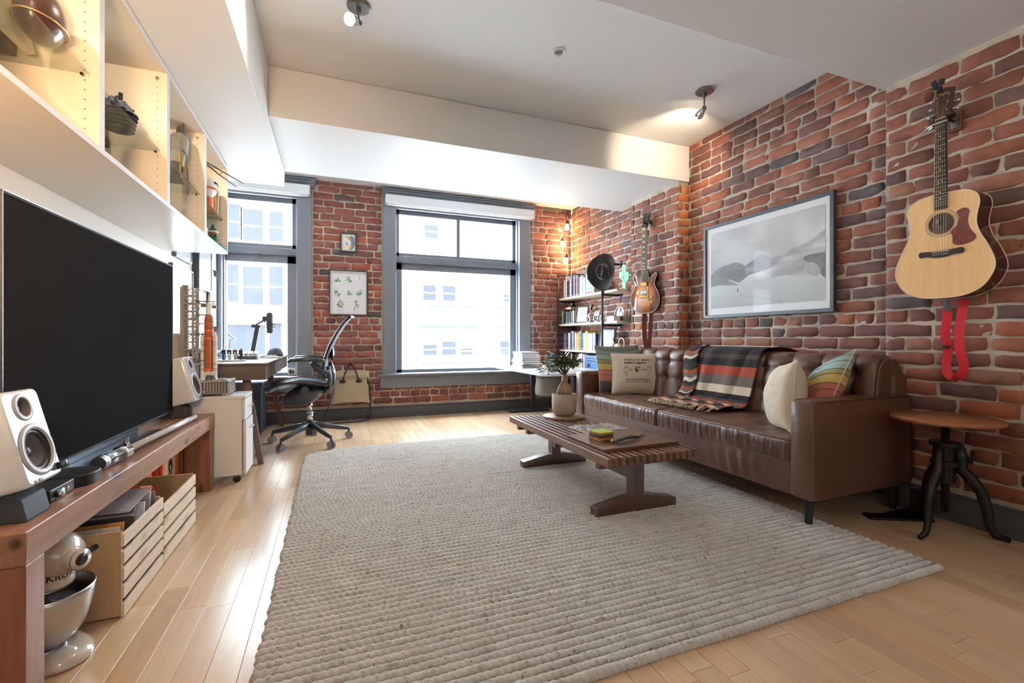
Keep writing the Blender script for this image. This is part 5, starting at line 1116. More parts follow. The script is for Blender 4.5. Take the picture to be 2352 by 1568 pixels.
tray = tag(part('round_board', M().lathe([(0.0, 0), (0.150, 0), (0.154, 0.004), (0.154, 0.013), (0.150, 0.017), (0, 0.017)], (0, 0, 0), 56, cap=False), wood('tray_wood', rgb(128, 96, 76), rgb(156, 122, 98), 0.4, 'X', 1.0), smooth=True), 'round brown wooden board under the potted ficus', 'board'); tray.location = (1.597, 3.015, ZT_)

# ------------------------------------------------------------------ potted ficus
pt = thing('potted_ficus', 'small ginseng ficus with a swollen trunk in a beige concrete pot', 'potted plant', (1.60, 3.02, ZT_+0.017)); pt['_rot'] = 1
conc = pm('concrete_pot', rgb(176, 160, 146), 0.8, bump=0.25, bscale=60, var=0.10, vscale=18)
part('pot', M().lathe([(0.0, 0), (0.060, 0.0), (0.078, 0.014), (0.088, 0.04), (0.091, 0.08), (0.091, 0.156), (0.088, 0.160), (0.084, 0.156), (0.082, 0.14), (0.0, 0.15)], (0, 0, 0), 48, cap=False), conc, pt, smooth=True)
part('soil', M().lathe([(0.0, 0.148), (0.05, 0.147), (0.083, 0.142)], (0, 0, 0), 24, cap=False), pm('soil', rgb(70, 56, 46), 0.95, bump=0.6, bscale=80), pt)
bark = pm('ficus_bark', rgb(166, 138, 112), 0.65, bump=0.3, bscale=90, var=0.12, vscale=30)
part('trunk', M().tube([(0.0, 0, 0.235), (0.004, 0, 0.255), (0.008, 0, 0.285), (0.006, 0, 0.30)], [0.021, 0.024, 0.022, 0.014], 14), bark, pt, smooth=True)
for (dx, dy, r0) in ((-0.048, -0.012, .013), (-0.030, -0.03, .011), (0.012, -0.032, .019), (0.045, 0.0, .014), (0.01, 0.035, .014), (-0.01, -0.036, .016)):
    part('root', M().tube([(dx*1.12, dy*1.1, 0.150), (dx*1.15, dy*1.15, 0.178), (dx*0.8, dy*0.85, 0.21), (dx*0.25, dy*0.3, 0.243)], [r0, r0*1.15, r0*1.0, r0*0.8], 10), bark, pt, smooth=True)
rd = random.Random(21); tips = []; brm = pm('ficus_branch', rgb(104, 88, 72), 0.7)
for k in range(11):
    a = 2*PI*k/11 + rd.uniform(-.2, .2); L = rd.uniform(0.09, 0.145); el = rd.uniform(0.05, 1.15)
    lean = -0.045
    p1 = Vector((math.cos(a)*L*0.5*math.cos(el)+lean*.3, math.sin(a)*L*0.5*math.cos(el), 0.30+L*0.45*math.sin(el)+0.03)); p2 = Vector((math.cos(a)*L*1.05*math.cos(el)+lean, math.sin(a)*L*1.05*math.cos(el), 0.31+L*math.sin(el)+0.022))
    part('branch', M().tube([(0.006, 0, 0.293), p1, p2], [0.006, 0.004, 0.002], 6), brm, pt, smooth=True); tips += [(p1, (p1-Vector((0, 0, .29))).normalized()), (p1.lerp(p2, .5), (p2-p1).normalized()), (p2, (p2-p1).normalized())]
def leaf_mesh():
    m = M(); L, Wd = 0.046, 0.0125; prof = [(0, 0), (0.12, .45), (.35, .95), (.6, 1), (.82, .62), (1, 0)]
    vs = []
    for t, w in prof: z = -0.010*t*t; vs += [(t*L, -w*Wd, z+0.0035*w), (t*L, 0, z), (t*L, w*Wd, z+0.0035*w)]
    fs = []
    for i in range(len(prof)-1):
        for j in (0, 1): fs.append((i*3+j, i*3+j+1, (i+1)*3+j+1, (i+1)*3+j))
    m.add(vs, fs); return m
t = NT('ficus_leaf'); oi = t.n('ShaderNodeObjectInfo'); t.set(col=t.ramp(oi.outputs['Random'], [(0, rgb(66, 88, 62)), (0.5, rgb(92, 118, 78)), (0.85, rgb(122, 150, 84)), (1, rgb(160, 184, 98))]), rough=0.28, coat=0.3); leaf_m = t.m
LM = mesh_of('leaf', leaf_mesh(), leaf_m, True)
cnt = 0
while cnt < 290:
    p, d = rd.choice(tips); q = Vector((rd.gauss(0, .5), rd.gauss(0, .5), rd.gauss(0.1, .4))) + d*0.8; q.normalize()
    o = bpy.data.objects.new('leaf', LM); C.objects.link(o); o.parent = pt
    o.location = p + Vector((rd.gauss(-.006, .022), rd.gauss(0, .020), rd.gauss(0.0, .016))); o.rotation_euler = (rd.uniform(-.5, .5), -math.asin(max(-1, min(1, q.z)))*0.8, math.atan2(q.y, q.x)); s = rd.uniform(0.8, 1.3); o.scale = (s, s, s); cnt += 1

# ------------------------------------------------------------------ leather sofa
def leather():
    t = NT('brown_leather'); v = t.coord('Object')
    c = t.ramp(t.noise(v, 3.0, 5), [(0.3, rgb(84, 56, 42)), (0.7, rgb(104, 72, 54))]); vo = t.n('ShaderNodeTexVoronoi'); vo.inputs['Scale'].default_value = 260; t.l(v, vo.inputs['Vector'])
    h = t.math('ADD', t.math('MULTIPLY', vo.outputs['Distance'], 0.5), t.math('MULTIPLY', t.noise(v, 22, 4), 1.6))
    t.set(col=c, rough=0.31, coat=0.2, coat_r=0.3); t.bump(h, 0.3, 0.005); return t.m
lea_m = leather(); pipe_m = pm('leather_piping', rgb(112, 78, 58), 0.35); black_w = pm('black_wood', rgb(24, 22, 22), 0.4)
so = thing('sofa', 'brown leather tufted two-seat sofa against the brick wall', 'sofa', (2.5, 2.65, 0))
YA, YBs = 1.515, 3.805; TA = 0.115; XS0, XS1 = 2.14, 2.925
def arm(y0, y1):
    # rounded bar along X with a small roll at the front corner
    m = M(); prof = rrect(y1-y0, 0.485, 0.022, 4); cz = 0.14+0.2425
    xs = [XS0, XS0+0.004, XS0+0.014, XS0+0.034, 2.4, 2.7, XS1-0.03, XS1]; sc = [0.90, 0.955, 0.985, 1, 1, 1, 1, 0.94]; rings = []
    for x, s in zip(xs, sc): rings.append([(x, (y0+y1)/2 + px*s, cz + pz*(s*0.5+0.5 if s < 1 else 1)) for px, pz in prof])
    return loft(rings)
for (y0, y1) in ((YA, YA+TA), (YBs-TA, YBs)):
    part('arm', arm(y0, y1), lea_m, so, world=True, smooth=True)
    for y in (y0+0.004, y1-0.004): part('arm_piping', M().tube([(XS0+0.006, y, 0.15), (XS0+0.006, y, 0.59), (XS0+0.016, y, 0.612), (XS0+0.04, y, 0.622), (XS1-0.03, y, 0.622)], 0.0042, 6), pipe_m, so, world=True, smooth=True)
def base_front(u, v):
    y = YA+TA-0.006 + (YBs-YA-2*TA+0.012)*u; z = 0.142+0.16*v
    w = 0.006*math.exp(-((y-1.98)/0.16)**2)*math.sin((y-z*0.3)*75)*math.sin(PI*v)
    return (XS0+0.018 - w - 0.004*math.sin(PI*v), y, z)
part('base_front', M().grid(base_front, 140, 8), lea_m, so, world=True, smooth=True)
part('base', M().box(XS0+0.02, XS1-0.02, YA+TA-0.01, YBs-TA+0.01, 0.142, 0.305), lea_m, so, world=True, bevel=0.006)
part('back_frame', M().box(2.80, XS1, YA+0.02, YBs-0.02, 0.14, 0.74), lea_m, so, world=True, bevel=0.02, seg=3)
# tufted back
BC = [YA+0.17+0.1885*i for i in range(11)]; BR_ = [0.735, 0.595]
def tuft(y, z, amp=1.0):
    d = 0
    for b in BC:
        dy = abs(y-b)
        if dy < 0.10:
            d += 0.020*math.exp(-(dy/0.010)**1.2) * (1 if z > 0.47 else 0.4)
            for r in BR_: d += 0.028*math.exp(-((dy/0.034)**2 + ((z-r)/0.034)**2))
    if BC[0]-0.06 < y < BC[-1]+0.06:
        for r in BR_: d += 0.016*math.exp(-(abs(z-r)/0.009)**1.2)
    puff = 0.022*abs(math.sin(PI*(y-BC[0])/0.1885))**0.6
    return (d - puff)*amp
BPF = [(2.665, 0.405), (2.655, 0.45), (2.668, 0.55), (2.682, 0.65), (2.695, 0.74), (2.712, 0.795), (2.745, 0.832), (2.79, 0.843), (2.84, 0.836), (2.88, 0.80), (2.90, 0.72), (2.905, 0.60)]
def cat(P, t):
    f = t*(len(P)-1); i = min(int(f), len(P)-2); u = f-i; p0, p1, p2, p3 = P[max(i-1, 0)], P[i], P[i+1], P[min(i+2, len(P)-1)]
    return tuple(0.5*((2*p1[k]) + (-p0[k]+p2[k])*u + (2*p0[k]-5*p1[k]+4*p2[k]-p3[k])*u*u + (-p0[k]+3*p1[k]-3*p2[k]+p3[k])*u**3) for k in range(len(p1)))
BY0, BY1 = YA+0.035, YBs-0.10
def backp(u, v):
    y = BY0+(BY1-BY0)*u; e = min(1, min(u, 1-u)*(BY1-BY0)/0.06); e = math.sqrt(max(0, 1-(1-e)**2))
    x, z = cat(BPF, v); cx0, cz0 = 2.80, 0.66
    f = 0.80+0.20*e; x = cx0+(x-cx0)*f; z = z if z < 0.6 else 0.6+(z-0.6)*(0.75+0.25*e)
    t_ = tuft(y, z) * (1 if v < 0.55 else max(0, 1-(v-0.55)*6)) * e
    return (x + t_, y, z)
part('back_cushion', M().grid(backp, 300, 60), lea_m, so, world=True, smooth=True)
part('back_end', M().add([backp(0, k/30) for k in range(31)], [tuple(range(31))]), lea_m, so, world=True); part('back_end', M().add([backp(1, k/30) for k in range(31)], [tuple(range(31))[::-1]]), lea_m, so, world=True)
part('back_piping', M().tube([tuple(Vector(backp(0.004, k/24))+Vector((-0.0 if k > 12 else -0.004, -0.008, 0.002))) for k in range(22)], 0.0045, 6), pipe_m, so, world=True, smooth=True)
bmt = pm('leather_button', rgb(150, 98, 62), 0.35)
for b in BC:
    for r in BR_: part('button', M().ball((2.705+0.012+ (0.015 if r > .7 else 0.0) , b, r), (0.006, 0.010, 0.010), 10), bmt, so, world=True, smooth=True)
# seat cushions
def seat(y0, y1, seed):
    cols = [y0+(y1-y0)*(i+0.5)/5 for i in range(5)]; rows = [2.32, 2.50]
    PR = [(2.185, 0.302), (2.152, 0.306), (2.146, 0.33), (2.142, 0.37), (2.144, 0.40), (2.152, 0.414), (2.175, 0.424), (2.28, 0.434), (2.40, 0.438), (2.55, 0.438), (2.70, 0.43)]
    def f(u, v):
        y = y0+(y1-y0)*u; x, z = cat(PR, v); e = min(1, min(u, 1-u)*(y1-y0)/0.03); e = math.sqrt(max(0, 1-(1-e)**2))
        if v < 0.55:
            pl = noise.noise(Vector((y*34, z*7, seed)))*0.0045 + noise.noise(Vector((y*85, z*9, seed)))*0.002
            x -= pl*math.sin(PI*min(1, v/0.55)) * 1.3
        if v > 0.5:
            d = 0
            for c in cols:
                for r in rows:
                    q = math.hypot(y-c, x-r); d += 0.013*math.exp(-(q/0.035)**2) + 0.003*math.exp(-(q/0.10))*abs(math.sin(math.atan2(y-c, x-r)*4))
            z -= d - 0.002; z += noise.noise(Vector((y*14, x*14, seed)))*0.004
        x += (1-e)*0.02; z = 0.36+(z-0.36)*(0.85+0.15*e); return (x, y, z)
    c = part('seat_cushion', M().grid(f, 150, 44), lea_m, so, world=True, smooth=True)
    part('cushion_end', M().add([f(0, k/30) for k in range(31)]+[(2.70, y0, 0.302)], [tuple(range(32))]).add([f(1, k/30) for k in range(31)]+[(2.70, y1, 0.302)], [tuple(range(32))[::-1]]), lea_m, so, world=True)
    for vv in (0.50, 0.085): part('cushion_piping', M().tube([tuple(Vector(f(k/60, vv))+Vector((-0.002, 0, 0.001))) for k in range(61)], 0.0038, 6), pipe_m, so, world=True, smooth=True)
seat(YA+TA+0.004, 2.655, 1); seat(2.662, YBs-TA-0.004, 2)
for (x, y) in ((2.195, 1.575), (2.195, 3.74), (2.86, 1.575), (2.86, 3.74)):
    part('leg', M().lathe([(0.017, 0.0 if x > 2.5 or y > 9 else 0.0), (0.026, 0.13), (0.026, 0.15)], (x, y, 0.016 if (x < 2.3) else 0.0), 16), black_w, so, world=True, smooth=False)

# ------------------------------------------------------------------ pillows
def pillow_fn(w, h, t, seed=0, sag=0.0):
    def f(u, v, s):            # u,v in -1..1
        k = max(0.0, (1-u*u))*max(0.0, (1-v*v)); th = t*0.5*(k**0.5)
        x = u*w/2*(1 - 0.055*(1-v*v)) ; y = v*h/2*(1 - 0.055*(1-u*u))
        wr = noise.noise(Vector((u*2.2, v*2.2, seed)))*0.010*k**0.3 + noise.noise(Vector((u*6, v*6, seed+5)))*0.004*k**.2
        return Vector((x, y - sag*(1-v)*0.0, s*th + wr))
    return f
def pillow(name, label, group, w, h, t, loc, nrm, up, mat, mat2=None, seed=0, text=None, pipe=None):
    z = Vector(nrm).normalized(); y = Vector(up); y = (y - z*y.dot(z)).normalized(); x = y.cross(z)
    R = Matrix((x, y, z)).transposed(); o = thing(name, label, 'pillow', loc, group=group, rot=R.to_euler()); o['_rot'] = 1
    f = pillow_fn(w, h, t, seed)
    part('front', M().grid(lambda u, v: f(2*u-1, 2*v-1, 1), 36, 36), mat, o, smooth=True)
    part('back', M().grid(lambda u, v: f(1-2*u, 2*v-1, -1), 36, 36), mat2 or mat, o, smooth=True)
    ed = [f(-1+2*k/20, -1, 0) for k in range(20)]+[f(1, -1+2*k/20, 0) for k in range(20)]+[f(1-2*k/20, 1, 0) for k in range(20)]+[f(-1, 1-2*k/20, 0) for k in range(20)]
    part('seam', M().ring(ed, 0.0028, 5), pipe or mat, o, smooth=True)
    return o, f
linen = pm('cream_linen', rgb(214, 198, 176), 0.85, bump=0.15, bscale=700, var=0.03)
def patch_mat(name, flip):
    t = NT(name); tc = t.n('ShaderNodeTexCoord'); sp = t.n('ShaderNodeSeparateXYZ'); t.l(tc.outputs['UV'], sp.inputs[0]); U, V = sp.outputs[0], sp.outputs[1]
    w = t.math('SUBTRACT', U, 0.4); w = t.math('MULTIPLY', t.math('POWER', t.math('ABSOLUTE', w), 2.0), -0.30 if flip else -0.22); vv = t.math('ADD', V, w); vv = t.math('ADD', vv, t.math('MULTIPLY', U, 0.06))
    K = lambda *c: rgb(*c)
    bands = [(0, K(54, 50, 48)), (.22, K(176, 92, 72)), (.36, K(182, 98, 78)), (.46, K(196, 166, 84)), (.60, K(150, 144, 84)), (.68, K(150, 172, 162)), (.80, K(128, 152, 144)), (.9, K(106, 122, 112))]
    c = t.ramp(vv, bands, 'CONSTANT')
    edges = [.22, .36, .46, .60, .68, .80, .9]; lines = None
    for e in edges:
        q = t.math('LESS_THAN', t.math('ABSOLUTE', t.math('SUBTRACT', vv, e)), 0.006); lines = q if lines is None else t.math('MAXIMUM', lines, q)
    v2 = t.math('ADD', U, t.math('MULTIPLY', V, -0.12)); q = t.math('LESS_THAN', t.math('ABSOLUTE', t.math('SUBTRACT', v2, 0.46)), 0.006); q = t.math('MULTIPLY', q, t.math('GREATER_THAN', V, 0.82)); lines = t.math('MAXIMUM', lines, q)
    c = t.mix(c, K(50, 52, 48), lines); c2 = t.noise(t.coord('Object'), 260, 3); c = t.mix(c, K(220, 220, 210), t.math('MULTIPLY', c2, 0.12))
    t.set(col=c, rough=0.85); t.bump(c2, 0.2, 0.002); return t.m
pm1 = patch_mat('patchwork_cloth', False)
pipe_p = pm('pillow_pipe', rgb(220, 190, 170), 0.7)
g = 'scatter pillows on the leather sofa'
pillow('patterned_pillow', 'green yellow and rust patterned pillow leaning on the far sofa arm', g, 0.45, 0.44, 0.15, (2.475, 3.585, 0.65), (-0.12, -1, 0.24), (0.0, 0.12, 1), pm1, seed=3, pipe=pipe_p)
o, f = pillow('printed_pillow', 'cream pillow printed with a six foot distance notice, in front of the patterned one', g, 0.44, 0.375, 0.15, (2.54, 3.425, 0.615), (-0.52, -0.92, 0.26), (0.05, 0.1, 1), linen, seed=8)
ink = pm('print_black', rgb(40, 38, 38), 0.8)
def on_pillow(m, f, ox, oy,  w=0.44, h=0.375, name='lettering', parent=None):
    k_ = 0.86 if w > 0.43 else 1.0
    def g_(x, y, z):
        u, v = (x+ox)*k_/(w/2)/0.97, ((y+oy)*k_+0.008)/(h/2)/0.97; p = f(max(-.98, min(.98, u)), max(-.98, min(.98, v)), 1); return (p.x, p.y, p.z+0.0022)
    return part(name, map_pts(m, g_), ink, parent)
on_pillow(text_mesh('Keeping our spaces', 0.033, True, 'LEFT'), f, -0.125, 0.128, parent=o); on_pillow(text_mesh('healthy, together', 0.033, True, 'LEFT'), f, -0.125, 0.094, parent=o)
on_pillow(text_mesh("6'", 0.085, True), f, 0.008, 0.018, parent=o)
on_pillow(text_mesh('Please keep a six-foot distance', 0.0195, True, 'LEFT'), f, -0.115, -0.082, parent=o); on_pillow(text_mesh('between you and your neighbor.', 0.0195, True, 'LEFT'), f, -0.115, -0.105, parent=o)
def pts_line(P, r=0.0018): return M().tube([(a, b, 0) for a, b in P], r, 4)
def subdiv(P, n=6): return [((P[i][0]*(1-k/n)+P[i+1][0]*k/n), (P[i][1]*(1-k/n)+P[i+1][1]*k/n)) for i in range(len(P)-1) for k in range(n)]+[P[-1]]
def flatline(P, w=0.0034):
    m = M(); P = subdiv(P, 4)
    for i in range(len(P)-1):
        a, b = Vector((*P[i], 0)), Vector((*P[i+1], 0)); d = (b-a).normalized(); n_ = Vector((-d.y, d.x, 0))*w/2; m.add([a-n_-d*w*.3, b-n_+d*w*.3, b+n_+d*w*.3, a+n_-d*w*.3], [(0, 1, 2, 3)])
    return m
for s in (-1, 1):
    c0 = 0.008+s*0.118
    on_pillow(flatline([(s*(-0.016)+c0-0.008-s*0.045+0.008, 0.018), (c0-s*0.028-s*0.045+s*0.01, 0.018)][::-1] if False else [(c0-s*0.082, 0.018), (c0-s*0.038, 0.018)]), f, 0, 0, parent=o, name='arrow')
    tip = c0-s*0.038; on_pillow(flatline([(tip-s*0.012, 0.030), (tip, 0.018), (tip-s*0.012, 0.006)]), f, 0, 0, parent=o, name='arrow')
    cir = [(c0+0.012*math.cos(2*PI*k/12), 0.052+0.012*math.sin(2*PI*k/12)) for k in range(13)]; on_pillow(flatline(cir, 0.0028), f, 0, 0, parent=o, name='person_symbol')
    on_pillow(flatline([(c0-0.010, 0.038), (c0-0.019, 0.030), (c0-0.019, -0.004), (c0-0.010, -0.006), (c0-0.010, -0.040), (c0+0.010, -0.040), (c0+0.010, -0.006), (c0+0.019, -0.004), (c0+0.019, 0.030), (c0+0.010, 0.038), (c0-0.010, 0.038)], 0.0028), f, 0, 0, parent=o, name='person_symbol')
pillow('patterned_pillow', 'patchwork pillow of pale green, mustard and rust tilted in the near sofa corner', g, 0.42, 0.42, 0.16, (2.60, 1.79, 0.63), (-0.60, 0.52, 0.42), (0.62, 0.05, 1), pm1, seed=12, pipe=pipe_p)
o, f = pillow('cream_pillow', 'cream pillow seen edge-on, standing against the near sofa arm', g, 0.42, 0.385, 0.20, (2.405, 1.865, 0.598), (-0.74, 0.64, 0.10), (0.40, -0.16, 1), linen, seed=20)
for (x, y) in ((-0.10, 0.02),): 
    cir = [(x+0.012*math.cos(2*PI*k/12), y+0.052+0.012*math.sin(2*PI*k/12)) for k in range(13)]; on_pillow(flatline(cir, 0.0028), f, 0, 0, 0.42, 0.42, parent=o, name='person_symbol')
    on_pillow(flatline([(x-0.010, y+0.038), (x-0.019, y+0.030), (x-0.019, y-0.004), (x-0.010, y-0.006), (x-0.010, y-0.040), (x+0.010, y-0.040), (x+0.010, y-0.006), (x+0.019, y-0.004), (x+0.019, y+0.030), (x+0.010, y+0.038)], 0.0028), f, 0, 0, 0.42, 0.42, parent=o, name='person_symbol')

# ------------------------------------------------------------------ striped throw over the back
def throw_mat():
    t = NT('striped_wool'); tc = t.n('ShaderNodeTexCoord'); sp = t.n('ShaderNodeSeparateXYZ'); t.l(tc.outputs['UV'], sp.inputs[0])
    K, O, G, Cc, D = rgb(30, 28, 30), rgb(166, 72, 44), rgb(104, 92, 84), rgb(206, 190, 166), rgb(66, 54, 50)
    st = [(0, K), (.06, D), (.10, K), (.16, O), (.21, G), (.265, Cc), (.31, K), (.40, D), (.43, K), (.475, O), (.52, G), (.575, Cc), (.625, K), (.675, D), (.70, O), (.745, G), (.79, Cc), (.82, K), (.87, O), (.91, G), (.945, Cc), (.985, O)]
    nz = t.noise(t.coord('Object'), 130, 3, 0.6); v = t.math('ADD', sp.outputs[1], t.math('MULTIPLY', t.math('SUBTRACT', nz, 0.5), 0.006))
    q = [t.n('ShaderNodeValToRGB'), t.n('ShaderNodeValToRGB')]
    c1 = t.ramp(v, st[:11], 'CONSTANT'); c2 = t.ramp(v, st[11:], 'CONSTANT'); c = t.mix(c1, c2, t.math('GREATER_THAN', v, st[11][0]))
    c = t.mix(c, rgb(214, 200, 180), t.ramp(t.noise(t.coord('Object'), 420, 2), [(0.62, (0,)*3), (0.78, (0.2,)*3)]))
    t.set(col=c, rough=0.95, sheen=0.03); t.bump(nz, 0.5, 0.003); return t.m
thm = throw_mat()
th = thing('striped_throw', 'black, rust, grey and cream striped blanket draped over the sofa back', 'blanket', (2.6, 2.6, 0.45))
TP = [(2.945, 0.66), (2.938, 0.76), (2.915, 0.835), (2.86, 0.867), (2.78, 0.874), (2.705, 0.852), (2.672, 0.79), (2.658, 0.70), (2.640, 0.60), (2.622, 0.52), (2.595, 0.465), (2.54, 0.450), (2.47, 0.448), (2.40, 0.448), (2.355, 0.448)]
def thr(u, v):
    x, z = cat(TP, v); yl, yr = 2.80+0.14*v, 2.17+0.18*v
    y = yl + (yr-yl)*u
    if v < 0.3: y -= 0.10*(0.3-v)/0.3*(u**2)
    w = 0.014*math.sin(u*9+v*4)*math.sin(PI*min(1, v*1.1)) + 0.006*math.sin(u*23+v*9)
    if v < 0.66: x -= abs(w)*0.9+0.012*max(0, math.sin(PI*v/0.66)); z += 0.0
    else: z += abs(0.022*math.sin(u*13+v*16))*min(1, (v-0.66)*8) + 0.004
    x += 0.10*(u-0.5)*max(0, v-0.75)*1.5
    return (x, y, z)
o = part('blanket', M().grid(thr, 70, 110), thm, th, world=True, smooth=True); sd = o.modifiers.new('thick', 'SOLIDIFY'); sd.thickness = 0.006; sd.offset = 0
def fold(u, v):        # the gathered outer layer hanging at the far side
    x, z = cat(TP, 0.30+0.42*v); y = 2.955+0.02*math.sin(v*7) - 0.20*u + 0.05*v - 0.06*math.sin(PI*v)*(1-u)
    return (x - 0.024 - 0.020*math.sin(PI*u), y, z + 0.01*math.sin(u*7) - (0.03*(1-u)))
o = part('side_fold', M().grid(fold, 16, 50), thm, th, world=True, smooth=True); sd = o.modifiers.new('thick', 'SOLIDIFY'); sd.thickness = 0.006
rd = random.Random(31); fr_m = pm('fringe_cream', rgb(212, 198, 176), 0.9); fm = M()
for k in range(64):
    u = rd.random(); p = Vector(thr(u, 0.995)); q = p + Vector((-0.035-rd.uniform(0, .02), rd.uniform(-0.03, 0.03), -0.004)); r = q + Vector((-0.02, rd.uniform(-0.02, .02), 0))
    q.z = max(0.446, q.z); r.z = 0.446; fm.tube([p, q, r], 0.0028, 5)
for k in range(14):
    u = 0.0; v = 0.72+0.27*rd.random(); p = Vector(thr(0.02, v)); q = p + Vector((-0.02, 0.03, -0.002)); q.z = 0.447; fm.tube([p, (p+q)/2+Vector((0, 0, 0.003)), q], 0.0026, 5)
o = part('fringe', fm, fr_m, th, world=True); o['kind'] = 'stuff'

# ------------------------------------------------------------------ crank side table
iron = pm('cast_iron', rgb(30, 28, 28), 0.35, 0.3, bump=0.2, bscale=60); top_w = wood('round_top', rgb(150, 94, 58), rgb(176, 116, 74), 0.35, 'X', 1.0, coat=0.25)
st_ = thing('side_table', 'round wooden side table on a black cast iron crank base', 'side table', (2.745, 1.29, 0)); st_['_rot'] = 1
part('top', M().lathe([(0, 0.530), (0.196, 0.530), (0.205, 0.536), (0.207, 0.545), (0.203, 0.553), (0.0, 0.553)], (0, 0, 0), 64, cap=False), top_w, st_, smooth=True)
part('screw', M().tube([(0, 0, 0.10), (0, 0, 0.53)], 0.0155, 16), iron, st_, smooth=True)
[part('yoke', M().tube([(0, 0, a_), (0, 0, b_)], r_, 24), iron, st_) for a_, b_, r_ in ((0.416, 0.434, 0.060), (0.325, 0.345, 0.056), (0.245, 0.30, 0.040))]
part('cage_bar', M().tube([(0, 0, 0.245), (0, 0, 0.43)], 0.036, 16), iron, st_)
for a in (math.radians(182), math.radians(305), math.radians(57)):
    d = Vector((math.cos(a), math.sin(a), 0))
    pts = [d*0.045+Vector((0, 0, 0.425)), d*0.058+Vector((0, 0, 0.36)), d*0.055+Vector((0, 0, 0.31)), d*0.085+Vector((0, 0, 0.275)), d*0.125+Vector((0, 0, 0.215)), d*0.145+Vector((0, 0, 0.13)), d*0.150+Vector((0, 0, 0.06)), d*0.170+Vector((0, 0, 0.022)), d*0.218+Vector((0, 0, 0.010))]
    part('leg', M().tube(pts, [0.020, 0.022, 0.025, 0.025, 0.023, 0.021, 0.018, 0.016, 0.012], 10, flat=0.75, up=(0, 0, 1)), iron, st_, smooth=True)
part('crank', M().tube([(0.02, -0.04, 0.40), (0.07, -0.05, 0.37), (0.085, -0.055, 0.345)], 0.006, 8).ball((0.088, -0.056, 0.34), 0.010, 10), iron, st_)
# black bracket foot behind the sofa end
bf = thing('black_floor_bracket', 'black steel bracket with flat feet partly hidden behind the near sofa end', 'bracket', (2.80, 1.52, 0))
part('foot_plate', M().obox((2.72, 1.475, 0.006), (0.30, 0.07, 0.012), rotm(0, 0, -0.5)), iron, bf, world=True, bevel=0.002); part('upright', M().box(2.83, 2.87, 1.44, 1.48, 0.008, 0.14), iron, bf, world=True, bevel=0.002); part('cross_bar', M().box(2.60, 2.90, 1.495, 1.52, 0.0, 0.02), iron, bf, world=True)

# ------------------------------------------------------------------ framed mountain print
fp = thing('framed_print', 'large dark framed photograph of a snowy mountain above the sofa', 'picture', (XR, 2.57, 1.50)); fr_s = pm('frame_slate', rgb(72, 76, 82), 0.4)
FY0, FY1, FZ0, FZ1 = 2.006, 3.128, 1.104, 1.898; a = 0.026
for q in (M().box(3.03, 3.062, FY0, FY1, FZ0, FZ0+a), M().box(3.03, 3.062, FY0, FY1, FZ1-a, FZ1), M().box(3.03, 3.062, FY0, FY0+a, FZ0+a, FZ1-a), M().box(3.03, 3.062, FY1-a, FY1, FZ0+a, FZ1-a)): part('frame', q, fr_s, fp, world=True, bevel=0.002)
part('mount_board', M().box(3.045, 3.05, FY0+a, FY1-a, FZ0+a, FZ1-a), pm('mount_white', rgb(226, 226, 228), 0.6), fp, world=True)
def ridge(U, pts): return np.interp(U, [p[0] for p in pts], [p[1] for p in pts])
def nz2(U, V, sx, sy, seed):
    out = np.zeros(U.shape); r = np.random.RandomState(seed)
    for o_ in range(5):
        k = 2**o_; n1, n2 = max(2, int(sx*k)), max(2, int(sy*k)); g_ = r.rand(n2+2, n1+2); x = U*n1; y = V*n2; i = np.clip(x.astype(int), 0, n1); j = np.clip(y.astype(int), 0, n2); fx, fy = x-i, y-j; fx = fx*fx*(3-2*fx); fy = fy*fy*(3-2*fy)
        out += (g_[j, i]*(1-fx)*(1-fy)+g_[j, i+1]*fx*(1-fy)+g_[j+1, i]*(1-fx)*fy+g_[j+1, i+1]*fx*fy)*0.5**(o_+1)
    return out
